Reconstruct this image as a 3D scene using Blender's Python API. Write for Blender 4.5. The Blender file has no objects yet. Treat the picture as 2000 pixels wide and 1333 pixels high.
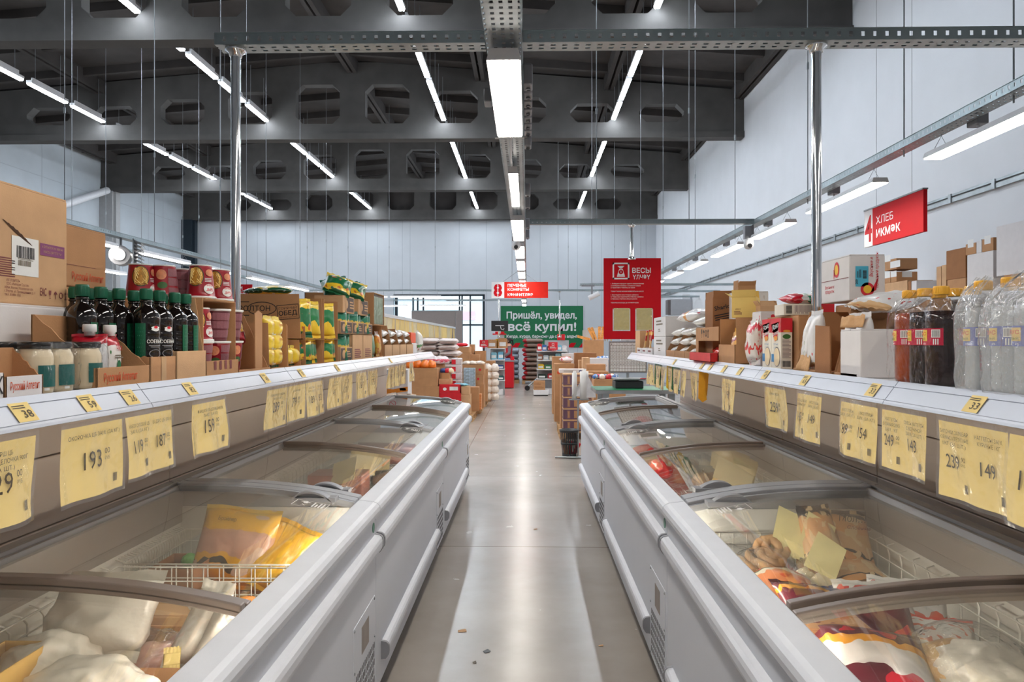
import bpy, bmesh, math, random
from mathutils import Vector, Matrix, Euler
random.seed(7)
R = math.radians
SC = bpy.context.scene
COL = SC.collection
# ---------------------------------------------------------------- camera, world, exposure
CAMH, FPX, PHI = 1.52, 1500.0, math.atan(30/1500.0)
cam_data = bpy.data.cameras.new('camera'); cam = bpy.data.objects.new('camera', cam_data); COL.objects.link(cam)
cam.location = (0, 0, CAMH); cam.rotation_euler = (R(90), 0, PHI)
cam_data.sensor_width = 36; cam_data.lens = 36*FPX/2000; cam_data.clip_start = .05; cam_data.clip_end = 200
SC.camera = cam
vs = SC.view_settings
vs.view_transform = 'Standard'; vs.look = 'None'; vs.gamma = 1; vs.use_curve_mapping = False
vs.exposure = 0.95
wd = bpy.data.worlds.new('overcast_sky'); SC.world = wd; wd.use_nodes = True
wd.node_tree.nodes['Background'].inputs[0].default_value = (.86, .93, 1, 1)
wd.node_tree.nodes['Background'].inputs[1].default_value = 1.6
STORE_E, CEIL_E = 15.0, 34.0           # emission of the store tray lamps and of the high ceiling lamps

def P(px, py, X=None, Y=None, Z=None):
    """point of the ray through photo pixel (px,py) on the plane X=, Y= or Z="""
    a, b = (px-1000)/FPX, -(py-666.5)/FPX
    d = Vector((a*math.cos(PHI)-math.sin(PHI), a*math.sin(PHI)+math.cos(PHI), b))
    t = X/d.x if X is not None else Y/d.y if Y is not None else (Z-CAMH)/d.z
    return Vector((0, 0, CAMH)) + d*t
def YX(px, X): return P(px, 600, X=X).y
def XY(px, Y): return P(px, 600, Y=Y).x
def ZY(py, Y, px=1000): return P(px, py, Y=Y).z

# ---------------------------------------------------------------- materials
def lin(c):
    o = []
    for v in c[:3]:
        v = v/255.0
        o.append(v/12.92 if v <= .04045 else ((v+.055)/1.055)**2.4)
    return (*o, 1.0)
MATS = {}
def mat(name, c, rough=.5, metal=0, var=.06, scale=14, bump=0, bscale=60, spec=.5, coat=0, emit=0, ecol=None, trans=0, alpha=1, stretch=None, sss=0):
    if name in MATS: return MATS[name]
    m = bpy.data.materials.new(name); m.use_nodes = True; MATS[name] = m
    nt = m.node_tree; b = nt.nodes['Principled BSDF']
    c = lin(c)
    b.inputs['Base Color'].default_value = c
    b.inputs['Roughness'].default_value = rough; b.inputs['Metallic'].default_value = metal
    b.inputs['Specular IOR Level'].default_value = spec
    b.inputs['Coat Weight'].default_value = coat; b.inputs['Coat Roughness'].default_value = .08
    if trans: b.inputs['Transmission Weight'].default_value = trans
    if alpha < 1: b.inputs['Alpha'].default_value = alpha
    if emit:
        b.inputs['Emission Color'].default_value = lin(ecol) if ecol else c
        b.inputs['Emission Strength'].default_value = emit
    if var or bump:
        tc = nt.nodes.new('ShaderNodeTexCoord'); src = tc.outputs['Object']
        if stretch:
            mp = nt.nodes.new('ShaderNodeMapping'); mp.inputs['Scale'].default_value = stretch
            nt.links.new(src, mp.inputs[0]); src = mp.outputs[0]
    if var:
        n = nt.nodes.new('ShaderNodeTexNoise'); n.inputs['Scale'].default_value = scale; n.inputs['Detail'].default_value = 4
        nt.links.new(src, n.inputs['Vector'])
        r = nt.nodes.new('ShaderNodeValToRGB')
        r.color_ramp.elements[0].position = .3; r.color_ramp.elements[1].position = .7
        r.color_ramp.elements[0].color = tuple(max(0, v*(1-var*2)) for v in c[:3])+(1,)
        r.color_ramp.elements[1].color = tuple(min(1, v*(1+var*1.2)) for v in c[:3])+(1,)
        nt.links.new(n.outputs['Fac'], r.inputs[0]); nt.links.new(r.outputs[0], b.inputs['Base Color'])
    if bump:
        n2 = nt.nodes.new('ShaderNodeTexNoise'); n2.inputs['Scale'].default_value = bscale; n2.inputs['Detail'].default_value = 3
        nt.links.new(src, n2.inputs['Vector'])
        bp = nt.nodes.new('ShaderNodeBump'); bp.inputs['Strength'].default_value = bump; bp.inputs['Distance'].default_value = .01
        nt.links.new(n2.outputs['Fac'], bp.inputs['Height']); nt.links.new(bp.outputs[0], b.inputs['Normal'])
    return m

def film(name, c=(255, 255, 255), rough=.12, opac=.12, gloss=.9, bump=.5, bscale=25):
    """thin clear plastic or glass: see-through sheet with a fresnel gloss and a slight milkiness"""
    if name in MATS: return MATS[name]
    m = bpy.data.materials.new(name); m.use_nodes = True; MATS[name] = m
    nt = m.node_tree; nt.nodes.remove(nt.nodes['Principled BSDF']); out = nt.nodes['Material Output']
    t = nt.nodes.new('ShaderNodeBsdfTransparent'); t.inputs[0].default_value = lin(c)
    d = nt.nodes.new('ShaderNodeBsdfDiffuse'); d.inputs[0].default_value = lin(c)
    g = nt.nodes.new('ShaderNodeBsdfGlossy'); g.inputs['Roughness'].default_value = rough
    f = nt.nodes.new('ShaderNodeFresnel'); ge = nt.nodes.new('ShaderNodeNewGeometry'); io = nt.nodes.new('ShaderNodeMapRange')
    io.inputs['To Min'].default_value = 1.45; io.inputs['To Max'].default_value = 1/1.45; nt.links.new(ge.outputs['Backfacing'], io.inputs[0]); nt.links.new(io.outputs[0], f.inputs[0])
    ml = nt.nodes.new('ShaderNodeMath'); ml.operation = 'MULTIPLY'; ml.inputs[1].default_value = gloss
    m1 = nt.nodes.new('ShaderNodeMixShader'); m1.inputs[0].default_value = opac
    m2 = nt.nodes.new('ShaderNodeMixShader')
    L = nt.links.new
    L(t.outputs[0], m1.inputs[1]); L(d.outputs[0], m1.inputs[2])
    L(f.outputs[0], ml.inputs[0]); L(ml.outputs[0], m2.inputs[0]); L(m1.outputs[0], m2.inputs[1]); L(g.outputs[0], m2.inputs[2])
    L(m2.outputs[0], out.inputs[0])
    if bump:
        tc = nt.nodes.new('ShaderNodeTexCoord'); n2 = nt.nodes.new('ShaderNodeTexNoise'); n2.inputs['Scale'].default_value = bscale
        bp = nt.nodes.new('ShaderNodeBump'); bp.inputs['Strength'].default_value = bump; bp.inputs['Distance'].default_value = .02
        L(tc.outputs['Object'], n2.inputs['Vector']); L(n2.outputs['Fac'], bp.inputs['Height'])
        L(bp.outputs[0], g.inputs['Normal']); L(bp.outputs[0], f.inputs['Normal'])
    return m

def bands(name, stops, axis=1, rough=.3, warp=.15, wscale=3.0, bump=.25, spots=None, bscale=18, coat=.3):
    """printed foil: colour bands along an axis of the bag, edges bent by noise; spots=(colour, scale, threshold)"""
    if name in MATS: return MATS[name]
    m = bpy.data.materials.new(name); m.use_nodes = True; MATS[name] = m
    nt = m.node_tree; b = nt.nodes['Principled BSDF']; L = nt.links.new
    b.inputs['Roughness'].default_value = rough; b.inputs['Coat Weight'].default_value = coat; b.inputs['Coat Roughness'].default_value = .1
    tc = nt.nodes.new('ShaderNodeTexCoord'); sp = nt.nodes.new('ShaderNodeSeparateXYZ'); L(tc.outputs['Generated'], sp.inputs[0])
    n = nt.nodes.new('ShaderNodeTexNoise'); n.inputs['Scale'].default_value = wscale; n.inputs['Detail'].default_value = 2
    L(tc.outputs['Generated'], n.inputs['Vector'])
    a = nt.nodes.new('ShaderNodeMath'); a.operation = 'SUBTRACT'; a.inputs[1].default_value = .5; L(n.outputs['Fac'], a.inputs[0])
    k = nt.nodes.new('ShaderNodeMath'); k.operation = 'MULTIPLY_ADD'; k.inputs[1].default_value = warp*2; L(a.outputs[0], k.inputs[0]); L(sp.outputs[axis], k.inputs[2])
    r = nt.nodes.new('ShaderNodeValToRGB'); r.color_ramp.interpolation = 'CONSTANT'
    el = r.color_ramp.elements
    while len(el) > 1: el.remove(el[-1])
    el[0].position = 0; el[0].color = lin(stops[0][1])
    for p, c in stops[1:]:
        e = el.new(p); e.color = lin(c)
    L(k.outputs[0], r.inputs[0]); src = r.outputs[0]
    if spots:
        c, s, th = spots
        v = nt.nodes.new('ShaderNodeTexNoise'); v.inputs['Scale'].default_value = s; v.inputs['Detail'].default_value = 1; L(tc.outputs['Generated'], v.inputs['Vector'])
        g = nt.nodes.new('ShaderNodeMath'); g.operation = 'GREATER_THAN'; g.inputs[1].default_value = th; L(v.outputs['Fac'], g.inputs[0])
        mx = nt.nodes.new('ShaderNodeMixRGB'); mx.inputs[2].default_value = lin(c); L(g.outputs[0], mx.inputs[0]); L(src, mx.inputs[1]); src = mx.outputs[0]
    L(src, b.inputs['Base Color'])
    if bump:
        n2 = nt.nodes.new('ShaderNodeTexNoise'); n2.inputs['Scale'].default_value = bscale
        L(tc.outputs['Object'], n2.inputs['Vector'])
        bp = nt.nodes.new('ShaderNodeBump'); bp.inputs['Strength'].default_value = bump; bp.inputs['Distance'].default_value = .02
        L(n2.outputs['Fac'], bp.inputs['Height']); L(bp.outputs[0], b.inputs['Normal'])
    return m

def floor_mat():
    m = mat('polished_concrete', (170, 162, 153), rough=.26, var=0)
    nt = m.node_tree; b = nt.nodes['Principled BSDF']; L = nt.links.new
    tc = nt.nodes.new('ShaderNodeTexCoord')
    n = nt.nodes.new('ShaderNodeTexNoise'); n.inputs['Scale'].default_value = 1.1; n.inputs['Detail'].default_value = 9; n.inputs['Roughness'].default_value = .6
    L(tc.outputs['Object'], n.inputs['Vector'])
    r = nt.nodes.new('ShaderNodeValToRGB'); r.color_ramp.elements[0].position = .32; r.color_ramp.elements[1].position = .72
    r.color_ramp.elements[0].color = lin((156, 146, 137)); r.color_ramp.elements[1].color = lin((178, 169, 160))
    L(n.outputs['Fac'], r.inputs[0])
    sp = nt.nodes.new('ShaderNodeSeparateXYZ'); L(tc.outputs['Object'], sp.inputs[0])
    def joint(sock, off, period, half):
        a = nt.nodes.new('ShaderNodeMath'); a.operation = 'ADD'; a.inputs[1].default_value = -off+60*period+half; L(sock, a.inputs[0])
        md = nt.nodes.new('ShaderNodeMath'); md.operation = 'MODULO'; md.inputs[1].default_value = period; L(a.outputs[0], md.inputs[0])
        lt = nt.nodes.new('ShaderNodeMath'); lt.operation = 'LESS_THAN'; lt.inputs[1].default_value = 2*half; L(md.outputs[0], lt.inputs[0])
        return lt.outputs[0]
    j1 = joint(sp.outputs[1], 5.67, 2.97, .005); j2 = joint(sp.outputs[0], -.83, 3.1, .005)
    mxm = nt.nodes.new('ShaderNodeMath'); mxm.operation = 'MAXIMUM'; L(j1, mxm.inputs[0]); L(j2, mxm.inputs[1])
    mx = nt.nodes.new('ShaderNodeMixRGB'); mx.inputs[2].default_value = lin((112, 90, 78)); L(mxm.outputs[0], mx.inputs[0]); L(r.outputs[0], mx.inputs[1])
    L(mx.outputs[0], b.inputs['Base Color'])
    n3 = nt.nodes.new('ShaderNodeTexNoise'); n3.inputs['Scale'].default_value = 5; n3.inputs['Detail'].default_value = 6; L(tc.outputs['Object'], n3.inputs['Vector'])
    mr = nt.nodes.new('ShaderNodeMapRange'); mr.inputs['To Min'].default_value = .21; mr.inputs['To Max'].default_value = .30
    L(n3.outputs['Fac'], mr.inputs[0]); L(mr.outputs[0], b.inputs['Roughness'])
    return m

def perforated(name, c, axis, period, duty, lo, hi, side=2):
    """galvanised tray sheet with real see-through slots: repeats along an axis, between lo and hi of the other object axis"""
    m = mat(name, c, rough=.38, metal=.75, var=.12, scale=3)
    nt = m.node_tree; b = nt.nodes['Principled BSDF']; L = nt.links.new; out = nt.nodes['Material Output']
    tc = nt.nodes.new('ShaderNodeTexCoord'); sp = nt.nodes.new('ShaderNodeSeparateXYZ'); L(tc.outputs['Object'], sp.inputs[0])
    def cyc(sock, per, du, off=0):
        a = nt.nodes.new('ShaderNodeMath'); a.operation = 'ADD'; a.inputs[1].default_value = 50*per+off; L(sock, a.inputs[0])
        md = nt.nodes.new('ShaderNodeMath'); md.operation = 'MODULO'; md.inputs[1].default_value = per; L(a.outputs[0], md.inputs[0])
        lt = nt.nodes.new('ShaderNodeMath'); lt.operation = 'LESS_THAN'; lt.inputs[1].default_value = du*per; L(md.outputs[0], lt.inputs[0]); return lt.outputs[0]
    a = cyc(sp.outputs[axis], period, duty); c2 = cyc(sp.outputs[side], (hi-lo), .42, lo)
    mu = nt.nodes.new('ShaderNodeMath'); mu.operation = 'MULTIPLY'; L(a, mu.inputs[0]); L(c2, mu.inputs[1])
    t = nt.nodes.new('ShaderNodeBsdfTransparent'); mx = nt.nodes.new('ShaderNodeMixShader')
    L(mu.outputs[0], mx.inputs[0]); L(b.outputs[0], mx.inputs[1]); L(t.outputs[0], mx.inputs[2]); L(mx.outputs[0], out.inputs[0])
    return m

# ---------------------------------------------------------------- text outlines
TXT = {}
def text_poly(s, bold):
    k = (s, bold)
    if k not in TXT and any(c in s for c in 'Әә'):      # the turned e of the Tatar alphabet
        x = 0; V = []; F = []
        adv = lambda q: max(a[0] for a in text_poly(q+'|', 0)[0])-max(a[0] for a in text_poly('|', 0)[0])
        for part in __import__('re').split('([Әә])', s):
            if not part: continue
            if part in 'Әә':
                sc = 1.33 if part == 'Ә' else 1.0; v, f = text_poly('e', bold)
                x1 = max(a[0] for a in v); o = len(V); V += [(x+.04+(x1-a[0])*sc, (.55-a[1])*sc) for a in v]; F += [tuple(i+o for i in q) for q in f]; x += (x1+.06)*sc
            else:
                v, f = text_poly(part, bold); o = len(V); V += [(x+a[0], a[1]) for a in v]; F += [tuple(i+o for i in q) for q in f]; x += adv(part)
        TXT[k] = (V, F)
    if k not in TXT:
        cu = bpy.data.curves.new('t', 'FONT'); cu.body = s; cu.size = 1; cu.resolution_u = 2; cu.offset = bold
        o = bpy.data.objects.new('t', cu); COL.objects.link(o)
        dg = bpy.context.evaluated_depsgraph_get(); e = o.evaluated_get(dg); me = e.to_mesh()
        v = [(a.co.x, a.co.y) for a in me.vertices]; f = [tuple(p.vertices) for p in me.polygons]
        e.to_mesh_clear(); bpy.data.objects.remove(o); bpy.data.curves.remove(cu)
        TXT[k] = (v, f)
    return TXT[k]

# ---------------------------------------------------------------- mesh builder
class MB:
    def __init__(s): s.v = []; s.f = []; s.mi = []; s.sm = []
    def add(s, vs, fs, mi=0, smooth=False):
        o = len(s.v); s.v += [tuple(v) for v in vs]
        for f in fs:
            s.f.append(tuple(i+o for i in f)); s.mi.append(mi); s.sm.append(smooth)
        return s
    def box(s, a, b, mi=0):
        (x0, y0, z0), (x1, y1, z1) = a, b
        return s.add([(x0,y0,z0),(x1,y0,z0),(x1,y1,z0),(x0,y1,z0),(x0,y0,z1),(x1,y0,z1),(x1,y1,z1),(x0,y1,z1)],
                     [(0,3,2,1),(4,5,6,7),(0,1,5,4),(1,2,6,5),(2,3,7,6),(3,0,4,7)], mi)
    def obox(s, c, size, rot=(0,0,0), mi=0):
        M = Euler(rot).to_matrix(); c = Vector(c); h = [q/2 for q in size]
        vs = [c+M@Vector((sx*h[0], sy*h[1], sz*h[2])) for sz in (-1,1) for sx, sy in ((-1,-1),(1,-1),(1,1),(-1,1))]
        return s.add(vs, [(0,3,2,1),(4,5,6,7),(0,1,5,4),(1,2,6,5),(2,3,7,6),(3,0,4,7)], mi)
    def quad(s, a, b, c, d, mi=0): return s.add([a,b,c,d], [(0,1,2,3)], mi)
    def prism(s, poly, a0, a1, axis='y', mi=0, smooth=False, caps=True):
        """extrude a closed 2-D outline along an axis; outline coords are the other two axes in order"""
        def m3(p, t): return {'x': (t, p[0], p[1]), 'y': (p[0], t, p[1]), 'z': (p[0], p[1], t)}[axis]
        n = len(poly); vs = [m3(p, a0) for p in poly]+[m3(p, a1) for p in poly]
        ar = sum(poly[i][0]*poly[(i+1)%n][1]-poly[(i+1)%n][0]*poly[i][1] for i in range(n))
        flip = (ar < 0) ^ (axis == 'y') ^ (a1 < a0)
        fs = [(i, (i+1)%n, n+(i+1)%n, n+i) for i in range(n)]
        cs = [tuple(reversed(range(n))), tuple(range(n, 2*n))] if caps else []
        if flip: fs = [f[::-1] for f in fs]; cs = [f[::-1] for f in cs]
        s.add(vs, fs, mi, smooth)
        if cs:
            o = len(s.v)-2*n
            for f in cs: s.f.append(tuple(i+o for i in f)); s.mi.append(mi); s.sm.append(False)
        return s
    def tube(s, pts, r, n=6, mi=0, closed=False, caps=True, smooth=True):
        pts = [Vector(p) for p in pts]; m = len(pts); rings = []
        up = Vector((0,0,1)); rr = r if isinstance(r, (list, tuple)) else [r]*m
        for i, p in enumerate(pts):
            a = pts[i-1] if (i > 0 or closed) else p; b = pts[(i+1)%m] if (i < m-1 or closed) else p
            t = (b-a).normalized()
            u = t.cross(up)
            if u.length < 1e-3: u = t.cross(Vector((1,0,0)))
            u.normalize(); w = u.cross(t)
            rings.append([p+(u*math.cos(2*math.pi*k/n)+w*math.sin(2*math.pi*k/n))*rr[i] for k in range(n)])
        vs = [v for rg in rings for v in rg]; fs = []
        for i in range(m if closed else m-1):
            a, b = i*n, ((i+1)%m)*n
            fs += [(a+k, b+k, b+(k+1)%n, a+(k+1)%n) for k in range(n)]
        s.add(vs, fs, mi, smooth)
        if caps and not closed: s.add(rings[0], [tuple(range(n))], mi); s.add(rings[-1], [tuple(reversed(range(n)))], mi)
        return s
    def lathe(s, prof, c=(0,0,0), n=20, mi=0, mis=None, smooth=True, sq=0, sx=1, sy=1):
        """revolve (radius, height) about the vertical; sq squares the section, mis gives a material per band"""
        vs = []
        for r, z in prof:
            for k in range(n):
                a = 2*math.pi*k/n; q = 1
                if sq: q = 1/max(abs(math.cos(a)), abs(math.sin(a)))**sq
                vs.append((c[0]+r*q*math.cos(a)*sx, c[1]+r*q*math.sin(a)*sy, c[2]+z))
        for i in range(len(prof)-1):
            o = len(s.v) if i == 0 else o
            if i == 0: s.v += vs
            for k in range(n):
                s.f.append((o+i*n+k, o+i*n+(k+1)%n, o+(i+1)*n+(k+1)%n, o+(i+1)*n+k)); s.mi.append(mis[i] if mis else mi); s.sm.append(smooth)
        for i, rev in ((0, True), (len(prof)-1, False)):
            if prof[i][0] > 1e-4:
                f = [o+i*n+k for k in range(n)]
                s.f.append(tuple(f[::-1] if rev else f)); s.mi.append(mis[min(i, len(prof)-2)] if mis else mi); s.sm.append(False)
        return s
    def text(s, t, o, right=(1,0,0), up=(0,0,1), size=.05, mi=0, bold=0.0, fit=None, align='C', sx=1.0, skew=0, lift=.0012):
        """lettering; o is the middle (align C) or left end (align L) of the baseline"""
        v, f = text_poly(t, bold)
        if not v: return s
        x0 = min(a[0] for a in v); x1 = max(a[0] for a in v); w = (x1-x0)
        k = size; kx = size*sx
        if fit: kx = fit/max(w, 1e-5)
        o = Vector(o); r = Vector(right).normalized(); u = Vector(up).normalized(); nn = r.cross(u)
        ox = -(x0+x1)/2 if align == 'C' else -x0
        return s.add([o+nn*lift+r*((a[0]+ox+a[1]*skew)*kx)+u*(a[1]*k) for a in v], f, mi)
    def build(s, name, mats, parent=None, loc=(0,0,0), rot=(0,0,0), bevel=0, seg=2, autosm=True):
        me = bpy.data.meshes.new(name); me.from_pydata(s.v, [], s.f)
        for m in (mats if isinstance(mats, (list, tuple)) else [mats]): me.materials.append(m)
        me.polygons.foreach_set('material_index', s.mi); me.polygons.foreach_set('use_smooth', s.sm)
        me.update()
        o = bpy.data.objects.new(name, me); COL.objects.link(o); o.location = loc; o.rotation_euler = rot
        if parent: o.parent = parent
        if bevel:
            b = o.modifiers.new('b', 'BEVEL'); b.width = bevel; b.segments = seg; b.limit_method = 'ANGLE'; b.angle_limit = R(40)
            b.harden_normals = False
        return o

def tag(o, label, cat, group=None, kind=None):
    o['label'] = label; o['category'] = cat
    if group: o['group'] = group
    if kind: o['kind'] = kind
    return o
def thing(name, label, cat, loc=(0,0,0), rz=0, group=None, rot=None):
    o = bpy.data.objects.new(name, None); COL.objects.link(o); o.empty_display_size = .05
    o.location = loc; o.rotation_euler = rot or (0, 0, rz)
    return tag(o, label, cat, group)
def struct(o): o['kind'] = 'structure'; return o
KIDS = {}
def dup(root, label=None, loc=None, rot=None, scale=None, group=None):
    kids = {}
    for o in bpy.data.objects:
        if o.parent: kids.setdefault(o.parent, []).append(o)
    def cp(o, par):
        c = o.copy(); COL.objects.link(c); c.parent = par
        for k in kids.get(o, []): cp(k, c)
        return c
    c = cp(root, None)
    if label: c['label'] = label
    if loc is not None: c.location = loc
    if rot is not None: c.rotation_euler = rot
    if scale is not None: c.scale = scale
    if group: c['group'] = group
    return c
ORD = ['first','second','third','fourth','fifth','sixth','seventh','eighth','ninth','tenth','eleventh','twelfth','thirteenth','fourteenth','fifteenth','sixteenth','seventeenth','eighteenth','nineteenth','twentieth']
LEFT, RIGHT = R(90), R(-90)       # front of an item on the left shelf looks +X, on the right shelf -X

# common materials
CARD = mat('cardboard', (188, 140, 98), rough=.85, var=.05, scale=9, bump=.08, bscale=220)
CARD2 = mat('cardboard_pale', (206, 165, 124), rough=.85, var=.05, scale=9, bump=.08, bscale=220)
CARD3 = mat('cardboard_dark', (158, 108, 68), rough=.85, var=.05, scale=9, bump=.08, bscale=220)
CARDW = mat('white_cardboard', (226, 222, 222), rough=.7, var=.02, bump=.04, bscale=200)
TAPE = mat('packing_tape', (196, 158, 116), rough=.25, var=.03)
WHITE = mat('white_paint', (228, 229, 232), rough=.45, var=.02)
PAPERW = mat('white_paper', (238, 238, 236), rough=.7, var=.02)
PAPERY = mat('yellow_price_paper', (240, 212, 136), rough=.7, var=.03, scale=6)
INK = mat('black_ink', (38, 36, 38), rough=.6, var=0)
INKG = mat('grey_ink', (120, 108, 90), rough=.6, var=0)
INKO = mat('orange_ink', (214, 84, 40), rough=.6, var=0)
INKM = mat('maroon_ink', (128, 62, 62), rough=.6, var=0)
INKR = mat('red_ink', (214, 30, 48), rough=.5, var=0)
SLEEVE = film('clear_sleeve', rough=.12, opac=.05, gloss=1.3, bump=.55, bscale=14)
WRAP = film('shrink_wrap', rough=.06, opac=.008, gloss=.5, bump=.7, bscale=34)
WRAPM = film('milky_wrap', c=(250, 251, 252), rough=.1, opac=.22, gloss=1.0, bump=.8, bscale=30)
CLEARBAG = film('clear_bag', rough=.12, opac=.05, gloss=1.3, bump=.8, bscale=30)
CHROME = mat('chrome', (240, 242, 245), rough=.11, metal=1, var=0)
GALV = mat('galvanised_steel', (176, 182, 184), rough=.36, metal=.8, var=.1, scale=5)
STEELG = mat('grey_steel', (150, 154, 158), rough=.4, metal=.4, var=.05)
BLACKP = mat('black_plastic', (34, 34, 37), rough=.4, var=.03)
GREYP = mat('grey_plastic', (146, 147, 152), rough=.38, var=.03)
WHITEP = mat('white_plastic', (232, 232, 234), rough=.35, var=.02)
REDP = mat('red_panel', (216, 18, 36), rough=.35, var=.02)
GREENP = mat('green_panel', (18, 118, 72), rough=.45, var=.03)
WOOD = mat('pallet_wood', (190, 152, 108), rough=.8, var=.14, scale=6, stretch=(1, 8, 8))
LAMPW = mat('warm_white_lamp', (255, 246, 234), var=0, emit=STORE_E, ecol=(255, 249, 240))
LAMPF = mat('freezer_lamp', (255, 240, 220), var=0, emit=26, ecol=(255, 246, 234))
LAMPC = mat('cool_white_lamp', (235, 248, 255), var=0, emit=CEIL_E, ecol=(234, 244, 255))
# ================================================================ shell of the hall
XR, XL, YB, YF = 5.03, -13.5, 30.12, -4.0
ZB = 6.26                     # underside of the roof beams
XC = -4.1                     # ridge
def roof_z(x): return ZB+1.85-.075*abs(x-XC)
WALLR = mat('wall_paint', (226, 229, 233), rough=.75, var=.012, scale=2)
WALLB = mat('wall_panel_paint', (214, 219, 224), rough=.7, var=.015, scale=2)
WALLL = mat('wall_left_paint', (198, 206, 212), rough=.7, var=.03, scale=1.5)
SEAM = mat('wall_seam', (184, 191, 197), rough=.8, var=0)
CONC = mat('roof_concrete', (66, 62, 60), rough=.85, var=.10, scale=2.5)
CONC2 = mat('beam_concrete', (86, 84, 82), rough=.85, var=.09, scale=2.0)
DARKM = mat('dark_frame', (30, 44, 54), rough=.5, var=.02)
b = MB(); b.box((XL-.3, YF-.3, -.2), (XR+.3, YB+.4, 0)); struct(b.build('floor', floor_mat()))
b = MB(); b.box((XR, YF-.2, 0), (XR+.25, YB+.3, 9)); struct(b.build('wall_right', WALLR))
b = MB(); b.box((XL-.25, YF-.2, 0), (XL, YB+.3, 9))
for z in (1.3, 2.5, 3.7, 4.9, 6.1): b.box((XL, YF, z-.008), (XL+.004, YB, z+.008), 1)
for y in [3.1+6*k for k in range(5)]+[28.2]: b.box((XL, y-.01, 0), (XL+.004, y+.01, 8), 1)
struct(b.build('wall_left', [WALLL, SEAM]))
b = MB(); b.box((XL-.3, YF-.3, 0), (XR+.3, YF, 9)); struct(b.build('wall_front', WALLR))
# back wall with window opening, vertical panel joints
WX0, WX1, WZ0, WZ1 = XY(768, YB), XY(947, YB), .12, ZY(575, YB)
b = MB()
b.box((XL-.2, YB, 0), (WX0, YB+.3, ZB+.12)); b.box((WX1, YB, 0), (XR+.2, YB+.3, ZB+.12)); b.box((XL-.2, YB-.03, ZB+.12), (XR+.2, YB+.3, 9), 2)
b.box((WX0, YB, 0), (WX1, YB+.3, WZ0)); b.box((WX0, YB, WZ1), (WX1, YB+.3, ZB+.12))
for px in (503, 577, 612, 649, 714, 737, 786, 801, 897, 950, 1000, 1055, 1128, 1175, 1262):
    x = XY(px, YB); z0 = WZ1 if WX0 < x < WX1 else 0
    b.box((x-.008, YB-.004, z0), (x+.008, YB, ZB), 1)
struct(b.build('wall_back', [WALLB, SEAM, CONC]))
# window: panes and dark frame
GLASS = film('window_glass', c=(235, 245, 248), rough=.02, opac=.02, gloss=1, bump=0)
w = MB(); w.box((WX0, YB+.14, WZ0), (WX1, YB+.15, WZ1)); struct(w.build('window_1', GLASS))
w = MB()
for px in (773, 806, 815, 826, 897, 902, 918, 945):
    x = XY(px, YB); t = .055 if px in (773, 945) else .028
    w.box((x-t, YB+.08, WZ0), (x+t, YB+.2, WZ1))
for z in (WZ0+.03, ZY(635, YB), WZ1-.03): w.box((WX0, YB+.09, z-.03), (WX1, YB+.19, z+.03))
o = w.build('trim_1', DARKM); struct(o)
# snowy yard and a pale house over the road
SNOW = mat('snow', (240, 244, 248), rough=.9, var=.03, scale=.5)
b = MB(); b.box((-60, YB+.5, -.4), (60, 120, -.3)); o = b.build('ground', SNOW); struct(o)
PALE = mat('pale_facade', (236, 236, 236), rough=.8, var=.04, scale=.3)
b = MB(); b.box((-22, 62, -.3), (16, 70, 9))
b.box((-21.9, 61.9, 8.4), (15.9, 62, 9), 1)
for i in range(11):
    for j in range(2): b.box((-21+i*3.3, 61.92, 1.2+j*3.4), (-19.2+i*3.3, 62, 3+j*3.4), 2)
b.box((-5.6, 61.8, 3.2), (-4.2, 61.95, 3.9), 3); b.box((-7.6, 61.8, 3.2), (-5.8, 61.95, 3.9), 4)  # sign colours bleached to stand for the overexposed daylight outside
tag(b.build('building', [PALE, WHITE, mat('pale_window', (214, 220, 224), rough=.3), mat('overexposed_red', (240, 176, 180)), mat('overexposed_green', (196, 222, 210))]),
    'pale building across the snowy yard, seen through the back window', 'building')
# roof: two slopes with cross ribs
b = MB()
for xa, xb in ((XL-.2, XC), (XC, XR+.2)):
    b.prism([(xa, roof_z(xa)), (xb, roof_z(xb)), (xb, roof_z(xb)+.2), (xa, roof_z(xa)+.2)], YF-.2, YB+.3, 'y')
y = YF+.4
while y < YB:
    for xa, xb in ((XL-.1, XC), (XC, XR+.1)):
        b.prism([(xa, roof_z(xa)-.17), (xb, roof_z(xb)-.17), (xb, roof_z(xb)+.02), (xa, roof_z(xa)+.02)], y-.05, y+.05, 'y')
    y += 1.48
for k in range(-3, 4):
    for dx in (-.07, .07):
        x = XC+k*3.0+dx
        if XL < x < XR: b.prism([(x-.045, roof_z(x)-.3), (x+.045, roof_z(x)-.3), (x+.045, roof_z(x)+.02), (x-.045, roof_z(x)+.02)], YF, YB, 'y')
struct(b.build('ceiling', CONC))
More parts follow.
